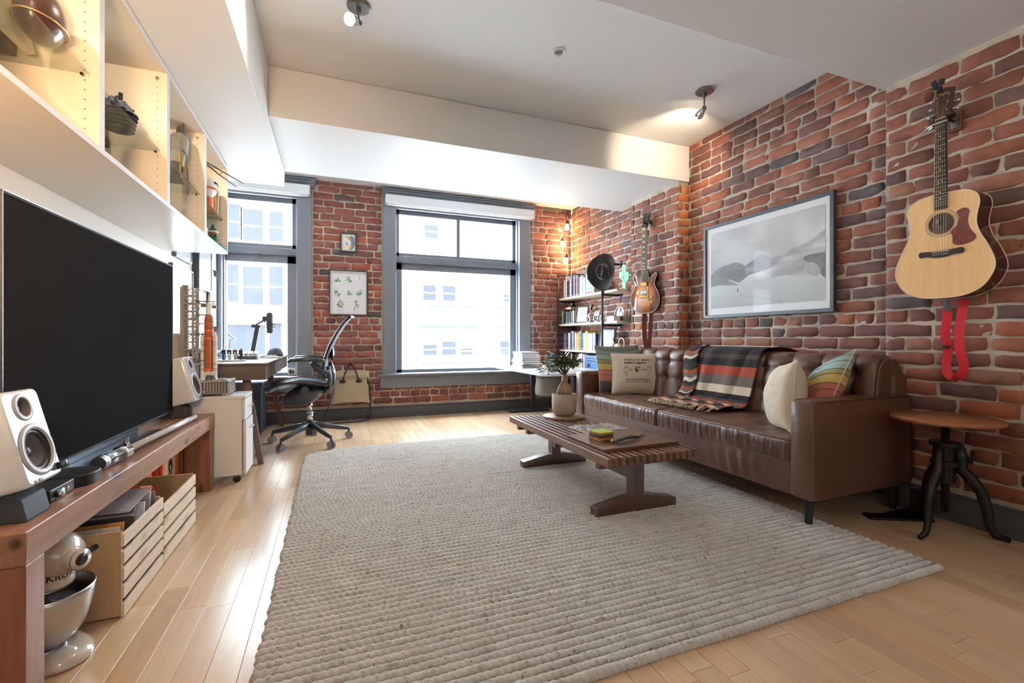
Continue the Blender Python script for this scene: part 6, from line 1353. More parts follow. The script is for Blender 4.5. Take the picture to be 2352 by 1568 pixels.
def mountain(U, V):
    sky = 0.80+0.16*(nz2(U, V, 3, 3, 1)-.5)*1.8 - 0.08*np.clip(V-.7, 0, 1); Cc = np.stack([sky, sky, sky*1.01], -1); snow = 0.72+0.06*nz2(U, V, 6, 4, 3)
    def paint(mask, val, tint=(1, 1.0, 1.01)):
        for k in range(3): Cc[..., k] = np.where(mask, val*tint[k], Cc[..., k])
    W_ = lambda pts, amp, seed: ridge(U, pts) + amp*(nz2(U, V*0, 14, 1, seed)-.5)
    paint(V < W_([(0, .44), (.06, .50), (.10, .53), (.25, .56), (.30, .55), (.36, .50), (.42, .52), (.55, .50), (1, .5)], .02, 4), 0.50+0.12*nz2(U, V, 8, 12, 5))
    paint(V < W_([(.36, .5), (.40, .53), (.48, .60), (.52, .595), (.60, .54), (.7, .55), (.76, .60), (.80, .605), (.9, .62), (1, .72)], .02, 6) - (U < .36), 0.55+0.28*nz2(U, V, 10, 16, 7)**1.5)
    paint(V < ridge(U, [(0, .40), (.12, .40), (.2, .36), (.30, .30), (.4, .38), (.6, .42), (.66, .50), (.75, .58), (.88, .64), (1, .74)]) + .01*(nz2(U, V*0, 20, 1, 8)-.5), 0.72+0.45*(nz2(U*1.0, V, 4, 12, 9)-.42))
    paint((V < ridge(U, [(0, .40), (.13, .41), (.22, .33), (.30, .27)])) & (U < .30), 0.56+0.12*nz2(U, V, 6, 4, 10))
    paint((V < .50-.0*U) & (V > .20) & (U > .85) & (V < ridge(U, [(.85, .48), (.9, .52), (1, .50)])) & (V > ridge(U, [(.85, .45), (.93, .34), (1, .22)])), 0.40+0.20*nz2(U, V, 20, 14, 11))
    paint(blob(U, V, .91, .34, .05, .085, .5), 0.60+.2*nz2(U, V, 30, 20, 12))
    low = np.clip((.36-V)/.36, 0, 1); val = 0.84-0.10*low+0.03*(nz2(U, V, 5, 5, 13)-.5); paint(V < ridge(U, [(0, .29), (.1, .30), (.3, .27), (.45, .28), (.7, .32), (1, .22)]), val, (.98, 1.0, 1.0))
    tr = np.abs(V - ridge(U, [(0, -1), (.285, -1), (.286, .185), (.35, .13), (.5, .085), (.68, .02), (.70, -.5), (1, -.5)])) < .003; paint(tr, 0.62)
    paint(blob(U, V, .285, .205, .004, .022) | blob(U, V, .285, .222, .006, .006), 0.35)
    return Cc
cprint('mountain_photograph', 0, 0, 300, 200, mountain, fp, lambda u, v: (3.0435-XR, 3.055-2.57-(3.055-2.068)*u, 1.185-1.50+(1.825-1.185)*v))
part('glazing', M().box(3.036, 3.0385, FY0+a, FY1-a, FZ0+a, FZ1-a), thin_glass('print_glass', (1, 1, 1), 0.04), fp, world=True)
# ------------------------------------------------------------------ guitars
def crom(P, n=6, closed=True):
    out = []; k = len(P)
    for i in range(k if closed else k-1):
        p0, p1, p2, p3 = P[(i-1) % k], P[i], P[(i+1) % k], P[(i+2) % k]
        if not closed: p0 = P[max(i-1, 0)]; p3 = P[min(i+2, k-1)]
        for j in range(n):
            u = j/n; out.append(tuple(0.5*(2*p1[c]+(-p0[c]+p2[c])*u+(2*p0[c]-5*p1[c]+4*p2[c]-p3[c])*u*u+(-p0[c]+3*p1[c]-3*p2[c]+p3[c])*u**3) for c in (0, 1)))
    if not closed: out.append(tuple(P[-1]))
    return out
RG = Matrix(((0, 0, -1), (-1, 0, 0), (0, 1, 0)))      # local x -> -Y, y -> Z, z -> -X
rosew = wood('rosewood', rgb(58, 34, 26), rgb(84, 50, 36), 0.25, 'Y', 1.0, coat=0.6); spruce = wood('spruce_top', rgb(222, 176, 118), rgb(232, 190, 134), 0.22, 'Y', 1.6, coat=0.6)
ebony = pm('ebony', rgb(34, 30, 28), 0.4); fretm = pm('fret_silver', rgb(190, 186, 176), 0.3, 0.9); cream_b = pm('binding_cream', rgb(214, 200, 176), 0.4); tort = pm('tortoise', rgb(110, 48, 38), 0.25, var=0.45, vscale=45, coat=0.5); strg = pm('bronze_string', rgb(196, 168, 124), 0.3, 0.7)
def sym(h): return h + [(-x, y) for x, y in h[::-1] if abs(x) > 1e-6]
ag = thing('acoustic_guitar', 'natural spruce top acoustic guitar with a red strap hanging on the near brick pier', 'guitar', (2.842, 1.352, 1.134), rot=(RG @ rotm(0, 0, 0.0)).to_euler()); ag['_rot'] = 1
out = crom(sym([(0, 0), (0.085, 0.006), (0.155, 0.042), (0.195, 0.11), (0.198, 0.165), (0.175, 0.235), (0.146, 0.30), (0.134, 0.355), (0.140, 0.41), (0.146, 0.445), (0.136, 0.485), (0.10, 0.512), (0.05, 0.520), (0, 0.520)]), 5)
part('sides', M().prism(out, -0.112, -0.003), rosew, ag, smooth=False, bevel=0.003)
def holed(out, c, r, z):     # top plate with a round sound hole
    n = len(out); m = M(); vs = [(x, y, z) for x, y in out]
    for x, y in out:
        a = math.atan2(y-c[1], x-c[0]); vs.append((c[0]+r*math.cos(a), c[1]+r*math.sin(a), z))
    m.add(vs, [(i, (i+1) % n, n+(i+1) % n, n+i) for i in range(n)]); return m
part('soundboard', holed(out, (0, 0.372), 0.052, 0.0), spruce, ag)
part('binding', M().ring([(x*1.002, y*1.0, -0.001) for x, y in out], 0.0026, 6), cream_b, ag, smooth=True); part('back_binding', M().ring([(x, y, -0.111) for x, y in out], 0.0022, 6), cream_b, ag, smooth=True)
part('sound_hole', M().tube([(0, 0.372, -0.03), (0, 0.372, -0.002)], 0.0525, 36, cap=False).tube([(0, 0.372, -0.031), (0, 0.372, -0.030)], 0.055, 36), pm('hole_shade', rgb(9, 7, 6), 1.0, spec=0.0), ag)  # disc coloured near black for the shade inside the body
for r in (0.056, 0.061, 0.066): part('rosette', M().ring([(r*math.cos(2*PI*k/40), 0.372+r*math.sin(2*PI*k/40), 0.0003) for k in range(40)], 0.0012, 4), pm('rosette_dark' if r != 0.061 else 'rosette_light', rgb(110, 96, 80) if r != 0.061 else rgb(220, 206, 180), 0.4), ag)
part('pickguard', M().prism(crom([(0.040, 0.325), (0.062, 0.350), (0.070, 0.385), (0.062, 0.415), (0.088, 0.428), (0.110, 0.412), (0.104, 0.37), (0.112, 0.325), (0.134, 0.285), (0.124, 0.262), (0.08, 0.250), (0.048, 0.262), (0.046, 0.295)], 5), 0.0004, 0.0016), tort, ag)
part('bridge', M().prism(crom([(-0.086, 0.212), (-0.086, 0.238), (-0.04, 0.236), (0.04, 0.236), (0.086, 0.238), (0.086, 0.212), (0.055, 0.212), (0.02, 0.203), (-0.02, 0.203), (-0.055, 0.212)], 4), 0.0, 0.009), ebony, ag, bevel=0.001)
part('saddle', M().box(-0.036, 0.036, 0.229, 0.232, 0.009, 0.012), cream_b, ag)
for k in range(6): part('bridge_pin', M().ball((-0.027+k*0.0108, 0.217, 0.010), 0.003, 8), cream_b, ag)
NB, NT_ = 0.442, 0.895
part('neck', M().prism([(-0.022, 0.51), (0.022, 0.51), (0.0205, NT_), (-0.0205, NT_)], -0.018, 0.003), pm('mahogany', rgb(104, 62, 42), 0.35, coat=0.3), ag, bevel=0.008)
part('fingerboard', M().prism([(-0.0275, NB), (0.0275, NB), (0.0215, NT_), (-0.0215, NT_)], 0.003, 0.009), ebony, ag)
sl_ = 0.648; nut = NT_
for k in range(1, 20):
    y = nut - sl_*(1-2**(-k/12)); w = 0.0215+0.006*(nut-y)/(nut-NB); part('fret', M().box(-w, w, y-0.0008, y+0.0008, 0.009, 0.0102), fretm, ag)
for k in (3, 5, 7, 9, 12, 15, 17):
    y = nut - sl_*(1-2**(-(k-0.5)/12))
    for dx in ((-0.008, 0.008) if k == 12 else (0,)): part('inlay', M().prism([(dx-0.004, y), (dx, y-0.0025), (dx+0.004, y), (dx, y+0.0025)], 0.009, 0.0096), wh, ag)
part('nut', M().box(-0.0215, 0.0215, nut, nut+0.004, 0.003, 0.011), cream_b, ag)
part('headstock', M().prism([(-0.024, nut+0.004), (0.024, nut+0.004), (0.034, nut+0.03), (0.038, nut+0.165), (0.0, nut+0.178), (-0.038, nut+0.165), (-0.034, nut+0.03)], -0.016, -0.001, rotm(-0.2, 0, 0), (0, 0.009, 0.18)), rosew, ag, bevel=0.002)
HR = rotm(-0.2, 0, 0); HO = Vector((0, 0.009, 0.18))
def hp(x, y, z): return tuple(HR @ Vector((x, y, z)) + HO)
tm = text_mesh('Taylor', 0.018); part('lettering', map_pts(tm, lambda x, y, z: hp(x, y+nut+0.145, 0.0002)), pm('gold_ink', rgb(200, 170, 110), 0.4, 0.4), ag)
for s in (-1, 1):
    for k in range(3):
        y = nut+0.045+k*0.042; part('tuner_post', M().tube([hp(s*0.024, y, -0.001), hp(s*0.024, y, 0.010)], 0.0035, 10), chrome, ag)
        part('tuner_button', M().tube([hp(s*0.036, y, -0.009), hp(s*0.050, y, -0.009)], 0.003, 8).ball(hp(s*0.057, y, -0.009), (0.009, 0.007, 0.004), 10), chrome, ag)
for k in range(6):
    x0, x1 = -0.017+k*0.0068, -0.026+k*0.0104; ps = (-1 if k < 3 else 1); kk = (k if k < 3 else 5-k)
    part('string', M().tube([hp(ps*0.024, nut+0.045+kk*0.042, 0.006), (x0, nut+0.003, 0.0125), (x1, 0.231, 0.0135), (x1, 0.218, 0.009)], 0.0009-0.0001*k, 4), strg if k < 4 else fretm, ag)
part('pickup', M().ball((-0.006, 0.392, 0.002), (0.013, 0.030, 0.012), 14), pm('pickup_black', rgb(46, 48, 50), 0.2, coat=0.5), ag, smooth=True)
cp = thing('capo', 'silver spring capo clamped at the first fret of the acoustic guitar', 'capo', (2.85, 1.352, 2.008), rot=RG.to_euler()); cp['_rot'] = 1
alu = pm('capo_alu', rgb(178, 176, 172), 0.3, 0.7)
part('bar', M().obox((0, -0.0, 0.022), (0.062, 0.009, 0.012)), alu, cp, bevel=0.002); part('lever', M().tube([(-0.03, 0, 0.022), (-0.052, -0.004, 0.012), (-0.072, -0.012, 0.006)], 0.005, 8).tube([(-0.03, -0.006, 0.014), (-0.055, -0.010, 0.0), (-0.095, -0.014, -0.006)], 0.004, 8).ball((-0.054, 0.002, 0.014), 0.007, 10), alu, cp)
ht = thing('clip_tuner', 'black clip-on tuner on top of the acoustic guitar headstock', 'tuner', (2.862, 1.372, 2.198), rot=RG.to_euler()); ht['_rot'] = 1
part('body', M().obox((-0.016, 0.022, 0.0), (0.022, 0.045, 0.012), rotm(0, 0, 0.25)).obox((0.012, 0.026, 0.0), (0.024, 0.03, 0.012), rotm(0, 0, -0.2)), blackp, ht, bevel=0.003); part('clip', M().obox((0, -0.005, -0.008), (0.018, 0.03, 0.02)), blackp, ht, bevel=0.002)
def hanger(x, y, z, reach, woodm, label, rz=0.0):
    h = thing('guitar_hanger', label, 'wall hook', (x, y, z), rot=(RG @ rotm(0, rz, 0)).to_euler()); h['_rot'] = 1
    part('block', M().box(-0.028+0.0, 0.028, -0.05, 0.05, 0.0, 0.020), woodm, h, bevel=0.003); part('plate', M().box(-0.014, 0.014, -0.036, 0.036, 0.020, 0.023), steel, h)
    part('rod', M().tube([(0, 0, 0.02), (0, 0.0, reach-0.03), (0, 0.005, reach-0.01)], 0.007, 10), blackm, h)
    for s in (-1, 1): part('padded_arm', M().tube([(0, 0.005, reach-0.012), (s*0.028, 0.004, reach-0.006), (s*0.034, 0.006, reach+0.02), (s*0.033, 0.012, reach+0.034)], [0.010, 0.013, 0.013, 0.012], 10), blackm, h, smooth=True)
hanger(XP, 1.345, 2.032, 0.096, pm('hanger_brown', rgb(96, 62, 44), 0.4), 'dark wooden wall hanger holding the acoustic guitar')
def ribbon(name, P, w, mat, parent, th=0.002, wdir=(1, 0, 0)):
    P = [Vector(p) for p in P]; m = M(); wd = Vector(wdir); vs = []
    for i, p in enumerate(P):
        t_ = (P[min(i+1, len(P)-1)]-P[max(i-1, 0)]).normalized(); a_ = wd if not callable(wdir) else wdir(i/(len(P)-1)); n_ = t_.cross(a_).normalized(); s_ = n_.cross(t_).normalized()
        for q, r in ((-1, -1), (1, -1), (1, 1), (-1, 1)): vs.append(p + s_*q*w/2 + n_*r*th/2)
    fs = []
    for i in range(len(P)-1):
        for j in range(4): fs.append((i*4+j, i*4+(j+1) % 4, (i+1)*4+(j+1) % 4, (i+1)*4+j))
    fs += [(3, 2, 1, 0), tuple(len(vs)-4+j for j in range(4))]; m.add(vs, fs); return part(name, m, mat, parent, smooth=False)
red = pm('red_strap', rgb(206, 30, 48), 0.5, bump=0.2, bscale=400)
sp_ = thing('guitar_strap', 'bright red guitar strap looped below the acoustic guitar', 'strap', (2.90, 1.33, 1.12), rot=RG.to_euler()); sp_['_rot'] = 1
def smooth3(P, n=6):
    o_ = []; k = len(P)
    for i in range(k-1):
        p0, p1, p2, p3 = [Vector(P[max(0, min(k-1, i+j))]) for j in (-1, 0, 1, 2)]
        for j in range(n): u = j/n; o_.append(0.5*(2*p1+(-p0+p2)*u+(2*p0-5*p1+4*p2-p3)*u*u+(-p0+3*p1-3*p2+p3)*u**3))
    return o_+[Vector(P[-1])]
ribbon('webbing', smooth3([(-0.028, -0.035, 0.0), (-0.026, -0.10, 0), (-0.034, -0.17, 0.0), (-0.026, -0.24, -0.01), (-0.034, -0.31, -0.01), (-0.024, -0.365, 0.0), (0.0, -0.385, 0.0), (0.030, -0.372, 0.0), (0.042, -0.32, 0.005), (0.030, -0.24, 0.012), (0.022, -0.16, 0.0), (0.026, -0.08, -0.01), (0.032, 0.005, -0.02)]), 0.036, red, sp_, wdir=(0.95, 0, -0.3))
part('buckle', M().obox((-0.027, -0.040, 0.0), (0.030, 0.024, 0.008)).obox((-0.030, -0.012, 0.0), (0.020, 0.04, 0.006)), pm('strap_end_grey', rgb(72, 78, 84), 0.4), sp_, bevel=0.002); part('slider', M().obox((-0.028, -0.232, 0.0), (0.026, 0.014, 0.012)), blackp, sp_, bevel=0.002)

# electric guitar on the far pier, turned a little towards the room
def burst():
    t = NT('sunburst'); tc = t.n('ShaderNodeTexCoord'); mp = t.n('ShaderNodeMapping'); mp.inputs['Location'].default_value = (0, -0.155*6.6, 0); mp.inputs['Scale'].default_value = (6.3, 5.0, 0.001); t.l(tc.outputs['Object'], mp.inputs[0])
    mp.inputs['Location'].default_value = (0, -0.175*5.0, 0)
    ln = t.n('ShaderNodeVectorMath', operation='LENGTH'); t.l(mp.outputs[0], ln.inputs[0])
    fl = t.noise(t.coord('Object', (4, 60, 4)), 2.0, 4); c = t.ramp(ln.outputs['Value'], [(0.0, rgb(226, 150, 52)), (0.45, rgb(206, 116, 40)), (0.75, rgb(120, 50, 36)), (1.0, rgb(50, 22, 26))]); c = t.mix(c, rgb(240, 180, 90), t.math('MULTIPLY', fl, 0.15)); t.set(col=c, rough=0.12, coat=1.0); return t.m
ry = math.radians(-17)
RE = RG @ rotm(0, -ry if False else math.radians(17), 0)
eg = thing('electric_guitar', 'sunburst electric guitar with a brown leather strap on the far brick pier', 'guitar', (2.875, 3.735, 1.18), rot=RE.to_euler()); eg['_rot'] = 1
out = crom([(0, 0), (.085, .010), (.142, .052), (.165, .12), (.155, .19), (.120, .250), (.108, .29), (.120, .33), (.134, .368), (.122, .388), (.098, .374), (.072, .346), (.040, .348), (.030, .40), (-.02, .437), (-.075, .436), (-.122, .402), (-.134, .35), (-.116, .29), (-.122, .250), (-.155, .19), (-.165, .12), (-.142, .052), (-.085, .010)], 5)
part('body', M().prism(out, -0.050, 0.0), pm('body_dark_cherry', rgb(40, 22, 22), 0.2, coat=0.7), eg, bevel=0.002)
def dome(out, c, z0, h, k=6):
    m = M(); n = len(out); vs = []
    for j in range(k):
        s = 1 - j/(k-0.0); zz = z0 + h*(1-s**2.2)
        for x, y in out: vs.append((c[0]+(x-c[0])*s, c[1]+(y-c[1])*s, zz))
    vs.append((c[0], c[1], z0+h)); fs = [(j*n+i, j*n+(i+1) % n, (j+1)*n+(i+1) % n, (j+1)*n+i) for j in range(k-1) for i in range(n)] + [((k-1)*n+i, (k-1)*n+(i+1) % n, k*n) for i in range(n)]
    m.add(vs, fs); return m
part('carved_top', dome(out, (0, 0.18), 0.0, 0.010), burst(), eg, smooth=True); part('binding', M().ring([(x, y, 0.0) for x, y in out], 0.0028, 6), cream_b, eg, smooth=True)
part('neck', M().prism([(-0.021, 0.36), (0.021, 0.36), (0.019, 0.845), (-0.019, 0.845)], -0.014, 0.008), pm('neck_wine', rgb(110, 66, 50), 0.3, coat=0.4), eg, bevel=0.006)
part('fingerboard', M().prism([(-0.0275, 0.31), (0.0275, 0.31), (0.0215, 0.845), (-0.0215, 0.845)], 0.010, 0.016), ebony, eg); part('board_binding', M().prism([(-0.0290, 0.31), (-0.0272, 0.31), (-0.0212, 0.845), (-0.023, 0.845)], 0.008, 0.0163).prism([(0.0272, 0.31), (0.0290, 0.31), (0.023, 0.845), (0.0212, 0.845)], 0.008, 0.0163), cream_b, eg)
for k in (1, 3, 5, 7, 9, 12, 15, 17, 19): y = 0.845 - 0.628*(1-2**(-(k-0.5)/12)); hh = 0.0068*2**(-(k)/14)+0.002; part('inlay', M().box(-0.013, 0.013, y-hh, y+hh, 0.016, 0.0165), pm('pearl', rgb(206, 218, 212), 0.25), eg)
for k in range(1, 23): y = 0.845 - 0.628*(1-2**(-k/12)); w = 0.0215+0.006*(0.845-y)/0.535; part('fret', M().box(-w, w, y-0.0006, y+0.0006, 0.016, 0.0172), fretm, eg)
HR2 = rotm(-0.25, 0, 0); HO2 = Vector((0, 0.026, 0.21))
hd = M().prism(crom([(-0.022, 0.845), (0.022, 0.845), (0.030, 0.87), (0.036, 0.93), (0.040, 0.99), (0.028, 1.003), (0.012, 0.992), (0, 1.0), (-0.012, 0.992), (-0.028, 1.003), (-0.040, 0.99), (-0.036, 0.93), (-0.030, 0.87)], 3), -0.010, 0.004, HR2, HO2)
part('headstock', hd, pm('headstock_black', rgb(34, 36, 34), 0.25, coat=0.6), eg, bevel=0.001)
for s in (-1, 1):
    for k in range(3): y = 0.885+k*0.038; q = HR2 @ Vector((s*0.022, y, 0.004))+HO2; q2 = HR2 @ Vector((s*0.048, y, -0.006))+HO2; part('tuner', M().tube([q, q+Vector((0, 0.002, 0.008))], 0.004, 8).ball(q2, (0.009, 0.006, 0.004), 8), pm('gold', rgb(210, 160, 80), 0.25, 1), eg)
gd = pm('gold', rgb(210, 160, 80), 0.25, 1)
for y, mt in ((0.285, gd), (0.205, pm('nickel_warm', rgb(196, 196, 184), 0.25, 0.9))): part('pickup_ring', M().box(-0.044, 0.044, y-0.022, y+0.022, 0.008, 0.014), ebony, eg, bevel=0.002); part('pickup', M().box(-0.034, 0.034, y-0.018, y+0.018, 0.014, 0.020), mt, eg, bevel=0.003)
part('bridge', M().obox((-0.002, 0.163, 0.018), (0.082, 0.012, 0.010), rotm(0, 0, 0.06)), gd, eg, bevel=0.002); part('stop_bar', M().obox((-0.006, 0.130, 0.018), (0.094, 0.012, 0.010), rotm(0, 0, 0)), pm('nickel_warm', rgb(196, 196, 184), 0.25, 0.9), eg, bevel=0.003)
for (x, y) in ((0.085, 0.155), (0.050, 0.128), (0.090, 0.105), (0.055, 0.082)): part('knob', M().lathe([(0.011, 0.004), (0.011, 0.012), (0.007, 0.018), (0, 0.019)], (x, y, 0.002), 18), pm('knob_gold', rgb(216, 180, 110), 0.3, 0.3), eg, smooth=False)
part('switch', M().lathe([(0.012, 0.003), (0.012, 0.007), (0.003, 0.008), (0.003, 0.018)], (-0.098, 0.365, 0.0), 14), cream_b, eg); part('pickguard', M().prism([(0.036, 0.13), (0.05, 0.16), (0.05, 0.25), (0.036, 0.27)], 0.014, 0.016), pm('pickguard_cream', rgb(200, 170, 130), 0.3), eg)
part('string_set', M().tube([(-0.02, 0.13, 0.022), (-0.016, 0.845, 0.019)], 0.0008, 4).tube([(-0.012, 0.13, 0.022), (-0.010, 0.845, 0.019)], 0.0008, 4).tube([(-0.004, 0.13, 0.022), (-0.003, 0.845, 0.019)], 0.0007, 4).tube([(0.004, 0.13, 0.022), (0.003, 0.845, 0.019)], 0.0007, 4).tube([(0.012, 0.13, 0.022), (0.010, 0.845, 0.019)], 0.0006, 4).tube([(0.02, 0.13, 0.022), (0.016, 0.845, 0.019)], 0.0006, 4), fretm, eg)['kind'] = 'stuff'
hanger(XP, 3.705, 2.06, 0.088, pm('hanger_cedar', rgb(142, 84, 60), 0.4), 'reddish wooden wall hanger holding the electric guitar', 0.2)
brn = pm('strap_brown', rgb(104, 40, 32), 0.45)
s2_ = thing('leather_strap', 'long brown leather strap hanging in two bands below the electric guitar', 'strap', (2.90, 3.74, 1.18), rot=RG.to_euler()); s2_['_rot'] = 1
ribbon('band', smooth3([(-0.030, 0.0, 0.0), (-0.030, -0.10, 0.004), (-0.026, -0.24, 0.0), (-0.006, -0.40, -0.01)]), 0.044, brn, s2_, 0.003, (0.75, 0, -0.66)); ribbon('band', smooth3([(0.070, 0.0, 0.0), (0.078, -0.02, 0.004), (0.060, -0.16, 0.0), (0.044, -0.28, 0.0), (0.02, -0.40, -0.01)]), 0.040, brn, s2_, 0.003, (0.7, 0, -0.5))

# ------------------------------------------------------------------ pipe shelving in the corner
pipe = pm('pipe_black', rgb(48, 50, 54), 0.4, 0.4); shw = wood('shelf_oak', rgb(206, 186, 158), rgb(222, 204, 180), 0.5, 'Y', 1.0)
sh_ = thing('pipe_shelving', 'black pipe and pale board shelving on the brick wall in the window corner', 'shelves', (2.95, 4.9, 0))
LV = (1.465, 1.121, 0.786, 0.560); SX0 = 2.846
for z in LV: part('board', M().box(SX0, XR-0.004, 4.17, 5.555, z-0.026, z), shw, sh_, world=True, bevel=0.002)
for y in (4.435, 5.515):
    part('post', M().tube([(2.832, y, 0.0), (2.832, y, 1.775)], 0.0125, 14).tube([(2.832, y, 1.765), (2.832, y, 1.79)], 0.017, 14), pipe, sh_, world=True, smooth=True)
    part('post_foot', M().tube([(2.832, y, 0.0), (2.832, y, 0.012)], 0.035, 16), pipe, sh_, world=True)
    for z in (1.777, LV[0]-0.042, LV[1]-0.042, LV[2]-0.042, LV[3]-0.042):
        part('arm', M().tube([(2.832, y, z), (XR-0.01, y, z)], 0.0115, 12), pipe, sh_, world=True, smooth=True); part('flange', M().tube([(XR-0.014, y, z), (XR-0.004, y, z)], 0.036, 18), pipe, sh_, world=True); part('tee', M().tube([(2.832, y, z-0.02), (2.832, y, z+0.02)], 0.0165, 12), pipe, sh_, world=True)
NAMES = {'red': (150, 52, 48), 'black': (44, 46, 52), 'white': (222, 222, 220), 'navy': (52, 66, 104), 'cream': (214, 202, 176), 'orange': (214, 120, 60), 'grey': (130, 134, 138), 'blue': (76, 120, 176), 'yellow': (214, 176, 70), 'green': (84, 110, 84), 'plum': (98, 62, 76), 'brown': (110, 82, 64), 'pink': (210, 140, 140), 'teal': (60, 140, 150), 'pale blue': (150, 184, 206)}
BKM = {}
def bookmat(nm):
    if nm not in BKM:
        t = NT('cover_'+nm); c = rgb(*NAMES[nm]); tc = t.coord('Object', (1, 1, 1)); f = t.noise(t.coord('Object', (40, 40, 26)), 1.4, 2, 0.5)
        lt = (0.75, 0.73, 0.68) if sum(c) < 1.2 else (0.12, 0.12, 0.14); t.set(col=t.mix(c, lt, t.ramp(f, [(0.62, (0,)*3), (0.66, (0.75,)*3)])), rough=0.4); BKM[nm] = t.m
    return BKM[nm]
pgs = pm('page_block', rgb(226, 218, 200), 0.8); ORD = 'first second third fourth fifth sixth seventh eighth ninth tenth eleventh twelfth thirteenth fourteenth fifteenth sixteenth seventeenth eighteenth nineteenth twentieth'.split()
rdb = random.Random(17)
def mkbook(nm, w, h, d, loc, rot=(0, 0, 0)):
    b_ = bpy.data.objects.new('book', None); C.objects.link(b_); b_.location = loc; b_.rotation_euler = rot; b_['_rot'] = 1
    part('cover', M().box(0, d, -0.0, w*0.12, 0, h).box(0, d, w*0.88, w, 0, h).box(0, 0.003, w*0.12, w*0.88, 0, h), bookmat(nm), b_); part('pages', M().box(0.003, d-0.004, w*0.12, w*0.88, 0.002, h-0.004), pgs, b_); return b_
def row(ys, ye, z, cols, xf, hr, where, grp, wr=(0.018, 0.032)):
    y = ys; k = 0
    while y > ye + 0.012:
        nm = cols[k % len(cols)]; w = min(rdb.uniform(*wr), y-ye); h = rdb.uniform(*hr)
        y -= w + 0.0012; b_ = mkbook(nm, w, h, rdb.uniform(0.13, 0.17), (xf+rdb.uniform(0, 0.012), y, z), (0, 0, 0))
        tag(b_, '%s spined %s book, %s from the window post on %s' % (nm, 'tall' if h > (hr[0]+hr[1])/2 else 'short', ORD[k] if k < 20 else 'twenty-first', where), 'book', grp); k += 1
row(5.485, 4.87, LV[0]+0.001, ['red', 'plum', 'white', 'yellow', 'white', 'navy', 'black', 'cream', 'grey', 'navy', 'black', 'pink', 'black', 'grey', 'red', 'navy', 'pale blue', 'white', 'grey', 'white', 'cream'], 2.862, (0.205, 0.285), 'the top shelf', 'upright books on the top shelf', (0.020, 0.036))
row(5.485, 5.16, LV[1]+0.001, ['cream', 'grey', 'black', 'black', 'green', 'grey', 'black', 'grey', 'black', 'black', 'grey'], 2.866, (0.145, 0.185), 'the second shelf', 'upright books on the second shelf')
row(5.46, 4.64, LV[2]+0.001, ['navy', 'grey', 'plum', 'black', 'cream', 'navy', 'grey', 'black', 'cream', 'orange', 'orange', 'green', 'black', 'blue', 'yellow', 'yellow', 'grey', 'white', 'pink', 'white'], 2.866, (0.19, 0.245), 'the third shelf', 'upright books on the third shelf', (0.030, 0.048))
row(5.05, 4.90, LV[3]+0.001, ['grey', 'cream', 'white', 'brown', 'white'], 2.866, (0.165, 0.19), 'the lowest shelf', 'upright books on the lowest shelf', (0.026, 0.036))
bigb = tag(mkbook('blue', 0.30, 0.165, 0.13, (2.868, 4.575, LV[3]+0.001)), 'large grey blue boxed book with dark lines on the lowest shelf', 'book'); part('printed_lines', M().box(-0.001, 0, 0.06, 0.27, 0.125, 0.135).box(-0.001, 0, 0.06, 0.26, 0.095, 0.106).box(-0.001, 0, 0.18, 0.24, 0.02, 0.07), blackm, bigb)
for k, (nm, w, h, lb) in enumerate((('red', 0.20, 0.028, 'red book lying flat under the hat, bottom of its pile'), ('cream', 0.19, 0.024, 'cream book lying flat on the red one under the hat'), ('teal', 0.19, 0.020, 'teal book in the pile under the hat'), ('white', 0.18, 0.030, 'thick white book in the pile under the hat'), ('yellow', 0.18, 0.020, 'yellow banded book in the pile under the hat'), ('pale blue', 0.19, 0.028, 'pale blue book near the top of the pile under the hat'), ('green', 0.17, 0.018, 'green book topping the pile under the hat'))):
    z = LV[0]+0.001+sum((0.029, 0.025, 0.021, 0.031, 0.021, 0.029, 0.019)[:k]); b_ = mkbook(nm, h, w, 0.15, (2.866, 4.66+0.01*math.sin(k*2), z+h), (-PI/2, 0, 0)); tag(b_, lb, 'book', 'flat pile of books under the hat')
b_ = mkbook('pale blue', 0.03, 0.25, 0.17, (2.87, 4.862-0.035, LV[0]+0.001)); tag(b_, 'wide pale turquoise book at the end of the top shelf row', 'book')
rp = tagpart('weathered_panel', M().obox((3.0, 5.09, LV[0]+0.17), (0.03, 0.42, 0.34), rotm(0, 0, 0.0)), pm('weathered_grey', rgb(126, 116, 108), 0.8, var=0.2, vscale=14), 'weathered grey wooden panel behind the top shelf books', 'panel')
for k, (nm, lb) in enumerate((('white', 'white notebook flat on the second shelf, bottom of the pile'), ('white', 'white booklet in the middle of the flat pile on the second shelf'), ('grey', 'grey booklet topping the flat pile on the second shelf'))): tag(mkbook(nm, 0.018, 0.14, 0.14, (2.855, 4.24, LV[1]+0.001+0.019*k+0.018), (-PI/2, 0, 0)), lb, 'book', 'flat white booklets on the second shelf')
for k, (nm, lb) in enumerate((('black', 'black book lying flat beside the chrome arch, lower one'), ('black', 'black book lying flat beside the chrome arch, upper one'))): tag(mkbook(nm, 0.022, 0.17, 0.12, (2.94, 4.175, LV[1]+0.001+0.023*k+0.022), (-PI/2, 0, 0)), lb, 'book', 'flat black books on the second shelf')
